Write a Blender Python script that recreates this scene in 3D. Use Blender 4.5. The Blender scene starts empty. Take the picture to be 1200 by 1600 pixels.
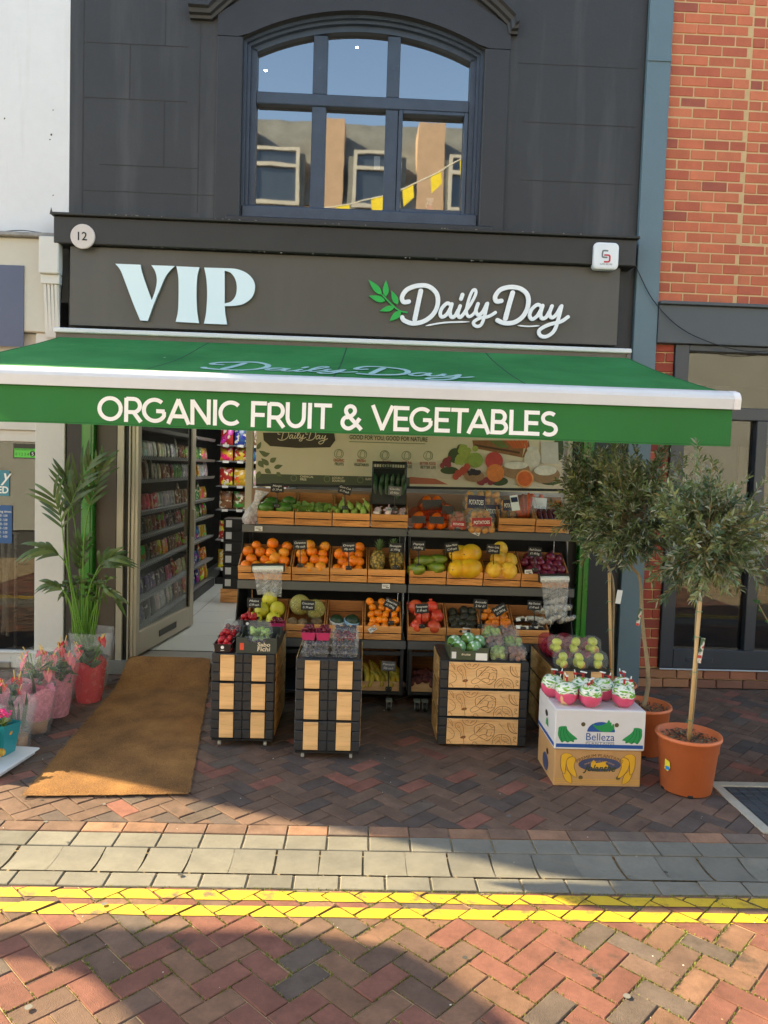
import bpy, bmesh, math, random
from mathutils import Vector, Matrix
from mathutils.geometry import interpolate_bezier
R = math.radians
PI = math.pi
sc = bpy.context.scene
col = sc.collection
random.seed(7)

# ------------------------------------------------------------ camera, sky, sun, exposure
WORLD_SCALE = 1.17          # the place is laid out in convenient units and brought to real size at the very end
CAM_F, CAM_PITCH, CAM_YAW, CAM_ROLL = 1180.0, R(-3.3), R(-1.7), R(1.85)
CAM_POS = Vector((0, -5.45, 1.55))
fwd = Vector((math.sin(-CAM_YAW)*math.cos(CAM_PITCH), math.cos(CAM_YAW)*math.cos(CAM_PITCH), math.sin(CAM_PITCH)))
rgt = fwd.cross(Vector((0, 0, 1))).normalized()
upv = rgt.cross(fwd)
_c, _s = math.cos(CAM_ROLL), math.sin(CAM_ROLL)
rgt, upv = rgt*_c + upv*_s, upv*_c - rgt*_s
cam_data = bpy.data.cameras.new("camera")
cam_data.sensor_fit = 'HORIZONTAL'
cam_data.sensor_width = 36
cam_data.lens = 36*CAM_F/1200
cam_data.clip_start = .05
cam_data.clip_end = 500
cam = bpy.data.objects.new("camera", cam_data)
col.objects.link(cam)
m = Matrix((rgt, upv, -fwd)).transposed().to_4x4()
m.translation = CAM_POS
cam.matrix_world = m
sc.camera = cam

SUN_AZ = R(159)            # direction towards the sun in plan, from +X counter-clockwise
SUN_EL = R(30.6)
sun_dir = Vector((math.cos(SUN_AZ)*math.cos(SUN_EL), math.sin(SUN_AZ)*math.cos(SUN_EL), math.sin(SUN_EL)))
world = bpy.data.worlds.new("World")
sc.world = world
world.use_nodes = True
wn = world.node_tree
wn.nodes.clear()
sky = wn.nodes.new('ShaderNodeTexSky')
sky.sky_type = 'NISHITA'
sky.sun_disc = False
sky.sun_elevation = SUN_EL
sky.sun_rotation = R(90) - SUN_AZ
sky.air_density = 1.0
sky.dust_density = .6
bg = wn.nodes.new('ShaderNodeBackground')
bg.inputs['Strength'].default_value = .14
wo = wn.nodes.new('ShaderNodeOutputWorld')
warm = wn.nodes.new('ShaderNodeMix'); warm.data_type = 'RGBA'; warm.blend_type = 'MULTIPLY'; warm.inputs[0].default_value = 1
warm.inputs[7].default_value = (1.0, .968, .87, 1)      # hazy late afternoon air: a less saturated blue
wn.links.new(sky.outputs[0], warm.inputs[6]); wn.links.new(warm.outputs[2], bg.inputs[0])
wn.links.new(bg.outputs[0], wo.inputs[0])
sl = bpy.data.lights.new("sun", 'SUN')
sl.energy = 4.8
sl.angle = R(.53)
sl.color = (1.0, .83, .50)
sun = bpy.data.objects.new("sun", sl)
col.objects.link(sun)
sun.rotation_euler = (-sun_dir).to_track_quat('-Z', 'Y').to_euler()
sc.view_settings.view_transform = 'Standard'
sc.view_settings.look = 'None'
sc.view_settings.exposure = 1.90
sc.view_settings.gamma = 1
sc.render.engine = 'CYCLES'
sc.cycles.max_bounces = 8
sc.cycles.transparent_max_bounces = 12
sc.cycles.sample_clamp_indirect = 6

# ------------------------------------------------------------ photo pixel -> point of a plane of the place
def pray(px, py):
    return fwd + rgt*((px-600)/CAM_F) - upv*((py-800)/CAM_F)
def at(px, py, Y=0.0):
    d = pray(px, py)
    return CAM_POS + d*((Y-CAM_POS.y)/d.y)
def atz(px, py, Z=0.0):
    d = pray(px, py)
    return CAM_POS + d*((Z-CAM_POS.z)/d.z)
def atx(px, py, X):
    d = pray(px, py)
    return CAM_POS + d*((X-CAM_POS.x)/d.x)

# ------------------------------------------------------------ colours and materials
def sr(r, g, b):
    def f(c):
        c /= 255.0
        return c/12.92 if c <= .04045 else ((c+.055)/1.055)**2.4
    return (f(r), f(g), f(b), 1)
_mats = {}
def newmat(name):
    m = bpy.data.materials.new(name)
    m.use_nodes = True
    nt = m.node_tree
    b = nt.nodes['Principled BSDF']
    return m, nt, b
def rgb(nt, c):
    n = nt.nodes.new('ShaderNodeRGB'); n.outputs[0].default_value = c; return n.outputs[0]
def mixc(nt, f, a, b, mode='MIX'):
    n = nt.nodes.new('ShaderNodeMix'); n.data_type = 'RGBA'; n.blend_type = mode
    for sock, v in ((n.inputs[0], f), (n.inputs[6], a), (n.inputs[7], b)):
        if hasattr(v, 'is_linked'): nt.links.new(v, sock)
        else: sock.default_value = v
    return n.outputs[2]
def mth(nt, op, a, b=None, clamp=False):
    n = nt.nodes.new('ShaderNodeMath'); n.operation = op; n.use_clamp = clamp
    for i, v in enumerate((a, b)):
        if v is None: continue
        if hasattr(v, 'is_linked'): nt.links.new(v, n.inputs[i])
        else: n.inputs[i].default_value = v
    return n.outputs[0]
def coord(nt, kind='Object', scale=(1, 1, 1), rot=(0, 0, 0)):
    t = nt.nodes.new('ShaderNodeTexCoord'); mp = nt.nodes.new('ShaderNodeMapping')
    mp.inputs['Scale'].default_value = scale; mp.inputs['Rotation'].default_value = rot
    nt.links.new(t.outputs[kind], mp.inputs[0]); return mp.outputs[0]
def noise(nt, vec, scale=5, detail=4, rough=.55, dist=0):
    n = nt.nodes.new('ShaderNodeTexNoise'); n.inputs['Scale'].default_value = scale
    n.inputs['Detail'].default_value = detail; n.inputs['Roughness'].default_value = rough
    n.inputs['Distortion'].default_value = dist
    nt.links.new(vec, n.inputs['Vector']); return n.outputs['Fac']
def ramp(nt, f, stops):
    n = nt.nodes.new('ShaderNodeValToRGB'); e = n.color_ramp.elements
    while len(e) < len(stops): e.new(.5)
    for i, (p, c) in enumerate(stops):
        e[i].position = p; e[i].color = c if len(c) == 4 else (*c, 1)
    nt.links.new(f, n.inputs[0]); return n.outputs[0]
def bump(nt, b, h, strength=.3, dist=.01):
    n = nt.nodes.new('ShaderNodeBump'); n.inputs['Strength'].default_value = strength
    n.inputs['Distance'].default_value = dist
    nt.links.new(h, n.inputs['Height']); nt.links.new(n.outputs[0], b.inputs['Normal'])
def scl(c, k): return (min(1, c[0]*k), min(1, c[1]*k), min(1, c[2]*k), 1)
def pm(name, c, rough=.6, var=.18, scale=6, bmp=0, bs=60, metal=0, spec=.5, attr=False, rnd=0, rv=.25, streak=None, sss=0, coat=0, transl=0, dirt=None, space='Object'):
    """plain procedural paint: two noises vary the colour, an optional fine noise raises the surface"""
    if name in _mats: return _mats[name]
    m, nt, b = newmat(name)
    v = coord(nt, space)
    if attr:
        a = nt.nodes.new('ShaderNodeAttribute'); a.attribute_name = 'Col'
        base = a.outputs['Color']
        if c is not None: base = mixc(nt, 1.0, base, c, 'MULTIPLY')
    else:
        base = rgb(nt, c)
    n1 = noise(nt, v, scale, 5)
    n2 = noise(nt, v, scale*7, 4)
    k = mth(nt, 'ADD', mth(nt, 'MULTIPLY', n1, 1.3), mth(nt, 'MULTIPLY', n2, .7))
    k = mth(nt, 'ADD', mth(nt, 'MULTIPLY', mth(nt, 'SUBTRACT', k, 1.0), var*2.2), 1.0)
    if rnd:
        oi = nt.nodes.new('ShaderNodeObjectInfo')
        k = mth(nt, 'MULTIPLY', k, mth(nt, 'ADD', mth(nt, 'MULTIPLY', oi.outputs['Random'], rnd*2), 1-rnd))
    cc = nt.nodes.new('ShaderNodeCombineColor')
    for i in range(3): nt.links.new(k, cc.inputs[i])
    colr = mixc(nt, 1.0, base, cc.outputs[0], 'MULTIPLY')
    if dirt:
        dn = noise(nt, v, dirt[1], 6, .7)
        f = ramp(nt, dn, [(dirt[2], (0, 0, 0)), (dirt[2]+.12, (1, 1, 1))])
        colr = mixc(nt, f, colr, dirt[0])
    if streak:
        sv = coord(nt, space, (1, 1, .10)); sf = ramp(nt, noise(nt, sv, streak[1], 5, .6), [(streak[2], (0, 0, 0)), (streak[2]+.25, (1, 1, 1))])
        colr = mixc(nt, mth(nt, 'MULTIPLY', sf, streak[3]), colr, streak[0])
    nt.links.new(colr, b.inputs['Base Color'])
    rr = mth(nt, 'ADD', mth(nt, 'MULTIPLY', n2, rv), rough-rv/2, True)
    nt.links.new(rr, b.inputs['Roughness'])
    b.inputs['Metallic'].default_value = metal
    b.inputs['Specular IOR Level'].default_value = spec
    if coat: b.inputs['Coat Weight'].default_value = coat
    if sss:
        b.inputs['Subsurface Weight'].default_value = sss
        b.inputs['Subsurface Radius'].default_value = (.02, .01, .005)
        b.inputs['Subsurface Scale'].default_value = 1
    if bmp:
        bump(nt, b, noise(nt, v, bs, 3), bmp, .004)
    if transl:
        tr = nt.nodes.new('ShaderNodeBsdfTranslucent'); nt.links.new(colr, tr.inputs[0])
        mx = nt.nodes.new('ShaderNodeMixShader'); mx.inputs[0].default_value = transl
        out = nt.nodes['Material Output']
        nt.links.new(b.outputs[0], mx.inputs[1]); nt.links.new(tr.outputs[0], mx.inputs[2]); nt.links.new(mx.outputs[0], out.inputs[0])
    _mats[name] = m
    return m
def woodm(name, c1, c2, axis='X', sc_=14, rough=.55, rnd=.12):
    if name in _mats: return _mats[name]
    m, nt, b = newmat(name)
    s = {'X': (.5, 7, 7), 'Y': (7, .5, 7), 'Z': (7, 7, .5)}[axis]
    v = coord(nt, 'Object', s)
    w = noise(nt, v, sc_/2.2, 6, .6, 1.2)
    fine = noise(nt, v, sc_*6, 3)
    f = mth(nt, 'ADD', mth(nt, 'MULTIPLY', w, .75), mth(nt, 'MULTIPLY', fine, .25))
    colr = ramp(nt, f, [(.32, c2), (.5, c1), (.68, scl(c1, 1.18))])
    oi = nt.nodes.new('ShaderNodeObjectInfo')
    k = mth(nt, 'ADD', mth(nt, 'MULTIPLY', oi.outputs['Random'], rnd*2), 1-rnd)
    cc = nt.nodes.new('ShaderNodeCombineColor')
    for i in range(3): nt.links.new(k, cc.inputs[i])
    nt.links.new(mixc(nt, 1, colr, cc.outputs[0], 'MULTIPLY'), b.inputs['Base Color'])
    b.inputs['Roughness'].default_value = rough
    bump(nt, b, f, .25, .003)
    _mats[name] = m
    return m
def glassm(name, tint=(.9, .95, .95, 1), gloss=.25, rough=.0, gcol=(1, 1, 1, 1)):
    if name in _mats: return _mats[name]
    m, nt, b = newmat(name)
    nt.nodes.remove(b)
    t = nt.nodes.new('ShaderNodeBsdfTransparent'); t.inputs[0].default_value = tint
    g = nt.nodes.new('ShaderNodeBsdfGlossy'); g.inputs['Roughness'].default_value = rough; g.inputs[0].default_value = gcol
    v = coord(nt, 'Object')
    bp = nt.nodes.new('ShaderNodeBump'); bp.inputs['Strength'].default_value = .05; bp.inputs['Distance'].default_value = .01
    nt.links.new(noise(nt, v, 2.2, 2), bp.inputs['Height']); nt.links.new(bp.outputs[0], g.inputs['Normal'])
    mx = nt.nodes.new('ShaderNodeMixShader'); mx.inputs[0].default_value = gloss
    nt.links.new(t.outputs[0], mx.inputs[1]); nt.links.new(g.outputs[0], mx.inputs[2])
    nt.links.new(mx.outputs[0], nt.nodes['Material Output'].inputs[0])
    _mats[name] = m
    return m
def filmm(name, tint, opac=.3, colr=(.9, .9, .9, 1), rough=.12):
    """thin clear or tinted plastic film with creases"""
    if name in _mats: return _mats[name]
    m, nt, b = newmat(name)
    t = nt.nodes.new('ShaderNodeBsdfTransparent'); t.inputs[0].default_value = tint
    b.inputs['Base Color'].default_value = colr; b.inputs['Roughness'].default_value = rough
    v = coord(nt, 'Object'); h = noise(nt, v, 9, 2, .45, 1.2)
    bump(nt, b, h, .5, .012)
    mx = nt.nodes.new('ShaderNodeMixShader')
    f = ramp(nt, noise(nt, v, 16, 3, .5, 3), [(.35, (opac*.75,)*3), (.5, (opac,)*3), (.68, (min(1, opac*1.35),)*3)])
    nt.links.new(f, mx.inputs[0])
    nt.links.new(t.outputs[0], mx.inputs[1]); nt.links.new(b.outputs[0], mx.inputs[2])
    nt.links.new(mx.outputs[0], nt.nodes['Material Output'].inputs[0])
    _mats[name] = m
    return m
def emitm(name, c, s):
    m, nt, b = newmat(name)
    b.inputs['Base Color'].default_value = c
    b.inputs['Emission Color'].default_value = c; b.inputs['Emission Strength'].default_value = s
    return m

# ------------------------------------------------------------ mesh builder
class MB:
    def __init__(s, M=None):
        s.v = []; s.f = []; s.c = []; s.mi = []; s.M = M; s.col = (1, 1, 1); s.m = 0; s.smooth = False; s.sm = []
    def add(s, vs, fs):
        o = len(s.v)
        s.v += [(s.M @ Vector(p)) if s.M else Vector(p) for p in vs]
        for f in fs:
            s.f.append([i+o for i in f]); s.c.append(s.col); s.mi.append(s.m); s.sm.append(s.smooth)
        return s
    def box(s, x0, x1, y0, y1, z0, z1, T=None):
        vs = [Vector((x, y, z)) for x in (x0, x1) for y in (y0, y1) for z in (z0, z1)]
        if T: vs = [T @ v for v in vs]
        return s.add(vs, [(0, 1, 3, 2), (4, 6, 7, 5), (0, 4, 5, 1), (2, 3, 7, 6), (0, 2, 6, 4), (1, 5, 7, 3)])
    def bbox(s, x0, x1, y0, y1, z0, z1, b=.004, T=None):
        """box with chamfered edges"""
        b = min(b, (x1-x0)*.45, (y1-y0)*.45, (z1-z0)*.45)
        vs = []; idx = {}
        X = ((x0, 1), (x1, -1)); Y = ((y0, 1), (y1, -1)); Z = ((z0, 1), (z1, -1))
        for i in range(2):
            for j in range(2):
                for k in range(2):
                    x, sx = X[i]; y, sy = Y[j]; z, sz = Z[k]
                    for a, p in enumerate(((x, y+sy*b, z+sz*b), (x+sx*b, y, z+sz*b), (x+sx*b, y+sy*b, z))):
                        idx[i, j, k, a] = len(vs); vs.append(Vector(p))
        if T: vs = [T @ v for v in vs]
        F = []
        for i in range(2):
            F.append([idx[i, 0, 0, 0], idx[i, 0, 1, 0], idx[i, 1, 1, 0], idx[i, 1, 0, 0]])
            F.append([idx[0, i, 0, 1], idx[1, i, 0, 1], idx[1, i, 1, 1], idx[0, i, 1, 1]])
            F.append([idx[0, 0, i, 2], idx[0, 1, i, 2], idx[1, 1, i, 2], idx[1, 0, i, 2]])
            for j in range(2):
                F.append([idx[i, j, 0, 0], idx[i, j, 1, 0], idx[i, j, 1, 1], idx[i, j, 0, 1]])
                F.append([idx[i, 0, j, 0], idx[i, 1, j, 0], idx[i, 1, j, 2], idx[i, 0, j, 2]])
                F.append([idx[0, i, j, 1], idx[1, i, j, 1], idx[1, i, j, 2], idx[0, i, j, 2]])
                for k in range(2):
                    F.append([idx[i, j, k, 0], idx[i, j, k, 1], idx[i, j, k, 2]])
        return s.add(vs, F)
    def poly(s, pts, depth=None, n=None):
        """flat polygon; depth extrudes it along n"""
        pts = [Vector(p) for p in pts]
        if depth is None:
            return s.add(pts, [list(range(len(pts)))])
        nn = Vector(n)*depth; k = len(pts)
        return s.add(pts+[p+nn for p in pts], [list(range(k)), list(range(2*k-1, k-1, -1))] + [[i, (i+1) % k, (i+1) % k+k, i+k] for i in range(k)])
    def tube(s, pts, r, n=8, cap=True):
        pts = [Vector(p) for p in pts]
        rs = r if isinstance(r, (list, tuple)) else [r]*len(pts)
        vs = []; F = []; prev = None
        for i, p in enumerate(pts):
            t = (pts[min(i+1, len(pts)-1)] - pts[max(i-1, 0)])
            t = t.normalized() if t.length > 1e-9 else Vector((0, 0, 1))
            if prev is None:
                a = Vector((0, 0, 1)) if abs(t.z) < .9 else Vector((1, 0, 0))
                u = t.cross(a).normalized()
            else:
                u = (prev - t*prev.dot(t))
                u = u.normalized() if u.length > 1e-9 else t.orthogonal().normalized()
            prev = u; w = t.cross(u)
            for k in range(n):
                an = 2*PI*k/n
                vs.append(p + (u*math.cos(an)+w*math.sin(an))*rs[i])
            if i:
                for k in range(n):
                    F.append([(i-1)*n+k, (i-1)*n+(k+1) % n, i*n+(k+1) % n, i*n+k])
        if cap:
            F.append(list(range(n-1, -1, -1))); F.append([(len(pts)-1)*n+k for k in range(n)])
        return s.add(vs, F)
    def lathe(s, prof, n=24, cx=0, cy=0, cz=0, squash=None, T=None):
        vs = []; F = []
        for i, (r, z) in enumerate(prof):
            for k in range(n):
                a = 2*PI*k/n
                q = r*(squash(a, z) if squash else 1)
                vs.append(Vector((cx+q*math.cos(a), cy+q*math.sin(a), cz+z)))
            if i:
                for k in range(n):
                    F.append([(i-1)*n+k, (i-1)*n+(k+1) % n, i*n+(k+1) % n, i*n+k])
        if T: vs = [T @ v for v in vs]
        if prof[0][0] > 1e-6: F.append(list(range(n-1, -1, -1)))
        if prof[-1][0] > 1e-6: F.append([(len(prof)-1)*n+k for k in range(n)])
        return s.add(vs, F)
    def ell(s, c, r, n=14, T=None, jit=0):
        prof = []; h = max(4, n//2)
        vs = []; F = []
        for i in range(h+1):
            th = PI*i/h - PI/2
            for k in range(n):
                a = 2*PI*k/n
                j = 1+random.uniform(-jit, jit)
                p = Vector((r[0]*math.cos(th)*math.cos(a)*j, r[1]*math.cos(th)*math.sin(a)*j, r[2]*math.sin(th)*j))
                if T: p = T @ p
                vs.append(p+Vector(c))
            if i:
                for k in range(n):
                    F.append([(i-1)*n+k, (i-1)*n+(k+1) % n, i*n+(k+1) % n, i*n+k])
        return s.add(vs, F)
    def mesh(s, name, mats, smooth=None):
        me = bpy.data.meshes.new(name)
        me.from_pydata([tuple(v) for v in s.v], [], s.f)
        for mt in (mats if isinstance(mats, (list, tuple)) else [mats]): me.materials.append(mt)
        me.polygons.foreach_set('material_index', s.mi)
        me.polygons.foreach_set('use_smooth', s.sm if smooth is None else [smooth]*len(s.f))
        ca = me.color_attributes.new('Col', 'FLOAT_COLOR', 'CORNER')
        buf = []
        for f, c in zip(s.f, s.c): buf += [c[0], c[1], c[2], 1.0]*len(f)
        ca.data.foreach_set('color', buf)
        me.validate(); me.update()
        return me
    def build(s, name, mats, parent=None, smooth=None, loc=None, fix=True):
        me = s.mesh(name, mats, smooth)
        if fix:
            bm = bmesh.new(); bm.from_mesh(me)
            bmesh.ops.remove_doubles(bm, verts=bm.verts, dist=1e-6)
            bmesh.ops.recalc_face_normals(bm, faces=bm.faces)
            bm.to_mesh(me); bm.free()
        o = bpy.data.objects.new(name, me); col.objects.link(o)
        if parent: o.parent = parent
        if loc is not None: o.location = loc
        return o
def split_build(mb, name, mats, parent=None, **k):
    """each connected piece of mb becomes a part of its own"""
    par = list(range(len(mb.v)))
    def find(a):
        while par[a] != a: par[a] = par[par[a]]; a = par[a]
        return a
    for f in mb.f:
        for i in f[1:]: par[find(i)] = find(f[0])
    comps = {}
    for fi, f in enumerate(mb.f): comps.setdefault(find(f[0]), []).append(fi)
    out = []
    for fs in comps.values():
        n = MB(); mp_ = {}
        for fi in fs:
            for i in mb.f[fi]:
                if i not in mp_: mp_[i] = len(n.v); n.v.append(mb.v[i])
            n.f.append([mp_[i] for i in mb.f[fi]]); n.c.append(mb.c[fi]); n.mi.append(mb.mi[fi]); n.sm.append(mb.sm[fi])
        out.append(n.build(name, mats, parent, **k))
    return out
def tag(o, label=None, cat=None, group=None, kind=None):
    if label: o['label'] = label
    if cat: o['category'] = cat
    if group: o['group'] = group
    if kind: o['kind'] = kind
    return o
def thing(name, label, cat, loc=(0, 0, 0), rot=(0, 0, 0), group=None):
    o = bpy.data.objects.new(name, None); o.empty_display_size = .05
    col.objects.link(o); o.location = loc
    o.rotation_euler = rot if isinstance(rot, (tuple, list)) else (0, 0, rot)
    return tag(o, label, cat, group)
def struct(name, mb, mats, **k):
    return tag(mb.build(name, mats, **k), kind='structure')
def inst(name, me, label, cat, loc, rot=(0, 0, 0), s=1, group=None, color=None):
    o = bpy.data.objects.new(name, me); col.objects.link(o)
    o.location = loc; o.rotation_euler = rot
    o.scale = (s, s, s) if not isinstance(s, (tuple, list)) else s
    if color: o.color = color
    return tag(o, label, cat, group)
def copy_tree(o, parent=None):
    c = o.copy(); col.objects.link(c)
    if parent: c.parent = parent
    for ch in [q for q in o.children]: copy_tree(ch, c)
    return c
ORD = ['first', 'second', 'third', 'fourth', 'fifth', 'sixth', 'seventh', 'eighth', 'ninth', 'tenth', 'eleventh', 'twelfth', 'thirteenth', 'fourteenth', 'fifteenth', 'sixteenth', 'seventeenth', 'eighteenth', 'nineteenth', 'twentieth', 'twenty first', 'twenty second', 'twenty third', 'twenty fourth', 'twenty fifth', 'twenty sixth', 'twenty seventh', 'twenty eighth', 'twenty ninth', 'thirtieth', 'thirty first', 'thirty second', 'thirty third']

# ------------------------------------------------------------ lettering
def textmesh(txt, size=1, bold=0, shear=0, extrude=0, spacing=1, res=3):
    cu = bpy.data.curves.new('t', 'FONT'); cu.body = txt; cu.size = size; cu.offset = bold; cu.shear = shear
    cu.extrude = extrude; cu.space_character = spacing; cu.resolution_u = res
    o = bpy.data.objects.new('t', cu); col.objects.link(o)
    dg = bpy.context.evaluated_depsgraph_get(); dg.update()
    me = bpy.data.meshes.new_from_object(o.evaluated_get(dg))
    bpy.data.objects.remove(o); bpy.data.curves.remove(cu)
    return me
def text_into(mb, txt, origin, xdir, updir, width=None, height=None, bold=0, shear=0, spacing=1, lift=0, center=False, warp=None):
    """flat writing laid on a plane: origin is the left end of the baseline"""
    me = textmesh(txt, 1, bold, shear, 0, spacing)
    if not len(me.vertices): return
    xs = [v.co.x for v in me.vertices]; ys = [v.co.y for v in me.vertices]
    w = max(xs)-min(xs); h = .73
    k = (width/w) if width else height/h
    ky = (height/h) if height else k
    X = Vector(xdir).normalized(); U = Vector(updir).normalized(); N = X.cross(U)
    o = Vector(origin); x0 = min(xs) + (w/2 if center else 0)
    vs = []
    for v in me.vertices:
        a, b_ = (v.co.x-x0)*k, v.co.y*ky
        if warp: a, b_ = warp(a, b_)
        vs.append(o + X*a + U*b_ + N*lift)
    mb.add(vs, [list(p.vertices) for p in me.polygons])
    bpy.data.meshes.remove(me)
def smooth_path(pts, n=6):
    out = []
    P = [Vector(p) for p in pts]
    for i in range(len(P)-1):
        a = P[max(i-1, 0)]; b = P[i]; c = P[i+1]; d = P[min(i+2, len(P)-1)]
        for k in range(n):
            t = k/n
            out.append(.5*((2*b)+(c-a)*t+(2*a-5*b+4*c-d)*t*t+(3*b-a-3*c+d)*t**3))
    out.append(P[-1])
    return out
def stroke(mb, pts, w, mapf, lift0=0, n=6, taper=0, climb=.0012, thick=.012, round_=True, curve=True):
    """a pen stroke drawn in 2D (x right, y down), mapped to the place by mapf(x, y, height)"""
    P = smooth_path([(p[0], p[1], 0) for p in pts], n) if curve and len(pts) > 2 else [Vector((p[0], p[1], 0)) for p in pts]
    L = len(P); left = []; right = []
    def wid(i):
        t = i/(L-1)
        k = 1
        if taper: k = min(1, .12+taper*min(t, 1-t)*2)
        return w*k/2
    rows = []
    for i in range(L):
        d = (P[min(i+1, L-1)]-P[max(i-1, 0)]); d = d.normalized() if d.length > 1e-9 else Vector((1, 0, 0))
        nrm = Vector((-d.y, d.x, 0))
        rows.append((P[i], d, nrm, wid(i)))
    if round_:
        a = rows[0]; b_ = rows[-1]
        pre = [(a[0]-a[1]*a[3]*math.cos(q), a[1], a[2], a[3]*math.sin(q)) for q in (.25, .7, 1.15)]
        post = [(b_[0]+b_[1]*b_[3]*math.cos(q), b_[1], b_[2], b_[3]*math.sin(q)) for q in (1.15, .7, .25)]
        rows = pre+rows+post
    K = len(rows); vs = []
    for j, (p, d, nr, ww) in enumerate(rows):
        h = lift0 + climb*j/K
        q1 = p+nr*ww; q2 = p-nr*ww
        vs += [mapf(q1.x, q1.y, h), mapf(q2.x, q2.y, h), mapf(q1.x, q1.y, h-thick), mapf(q2.x, q2.y, h-thick)]
    F = []
    for j in range(K-1):
        a = 4*j; b_ = a+4
        F += [[a, a+1, b_+1, b_], [a, b_, b_+2, a+2], [a+1, a+3, b_+3, b_+1]]
    F += [[0, 2, 3, 1], [4*K-4, 4*K-3, 4*K-1, 4*K-2]]
    mb.add(vs, F)
# geometric capitals drawn as single strokes in a box 1 high; name: (advance, [polylines], curved?)
def arc(cx, cy, rx, ry, a0, a1, n=18):
    return [(cx+rx*math.cos(R(a0+(a1-a0)*i/n)), cy-ry*math.sin(R(a0+(a1-a0)*i/n))) for i in range(n+1)]
GLY = {
 'O': (1.12, [arc(.52, .5, .46, .46, 0, 360, 32)]),
 'R': (.80, [[(.1, 1.06), (.1, 0), ], [(.1, .04), (.42, .04)]+arc(.42, .33, .27, .29, 85, -85, 12)+[(.42, .62), (.1, .62)], [(.42, .62), (.74, 1.04)]]),
 'G': (1.08, [arc(.52, .5, .46, .46, 48, 330, 26)+[(.92, .55)], [(.95, .53), (.58, .53)]]),
 'A': (.98, [[(.02, 1.06), (.48, -.02)], [(.46, -.02), (.92, 1.06)], [(.18, .72), (.76, .72)]]),
 'N': (.98, [[(.1, 1.06), (.1, -.03)], [(.1, .0), (.82, 1.0)], [(.82, 1.03), (.82, -.06)]]),
 'I': (.30, [[(.12, 1.06), (.12, -.06)]]),
 'C': (.98, [arc(.52, .5, .46, .46, 46, 314, 26)]),
 'F': (.72, [[(.1, 1.06), (.1, -.06)], [(.1, .03), (.70, .03)], [(.1, .53), (.62, .53)]]),
 'U': (.96, [[(.1, -.06), (.1, .58)]+arc(.46, .58, .36, .39, 180, 360, 16)+[(.82, -.06)]]),
 'T': (.78, [[(.0, .03), (.78, .03)], [(.39, .03), (.39, 1.06)]]),
 '&': (.98, [[(.92, 1.04), (.28, .38)]+arc(.42, .22, .2, .2, 220, -30, 12)+[(.5, .42), (.28, .52)]+arc(.34, .74, .26, .26, 120, 300, 12)+[(.62, .86), (.84, .54)]]),
 'V': (.94, [[(.02, -.06), (.47, 1.02)], [(.45, 1.02), (.9, -.06)]]),
 'E': (.74, [[(.1, 1.06), (.1, -.06)], [(.1, .03), (.70, .03)], [(.1, .5), (.64, .5)], [(.1, .97), (.71, .97)]]),
 'B': (.82, [[(.1, 1.06), (.1, -.06)], [(.1, .03), (.42, .03)]+arc(.42, .27, .21, .235, 85, -85, 10)+[(.1, .5)], [(.42, .5)]+arc(.45, .74, .25, .235, 85, -85, 10)+[(.1, .97)]]),
 'L': (.66, [[(.1, -.06), (.1, 1.06)], [(.1, .97), (.68, .97)]]),
 'S': (.80, [arc(.40, .26, .29, .235, 40, 250, 14)[:-1]+[(.40, .5)]+arc(.40, .74, .31, .24, 70, -140, 14)]),
 ' ': (.40, []),
}
def caps(mb, txt, mapf, x0, y0, h, w, x1=None, pen=.15, lift=0.001, step=.0002):
    tot = sum(GLY[c][0] for c in txt)
    k = (x1-x0)/tot if x1 else w
    x = x0
    li = lift
    for ch in txt:
        adv, ss = GLY[ch]
        for s_ in ss:
            stroke(mb, s_, pen, lambda a, b, hh, x=x: mapf(x+a*k, y0+b*h, hh), lift0=li, climb=step, thick=.0008, round_=False, curve=False)
            li = lift + ((li-lift)+step*1.3) % .0012
        x += adv*k
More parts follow.
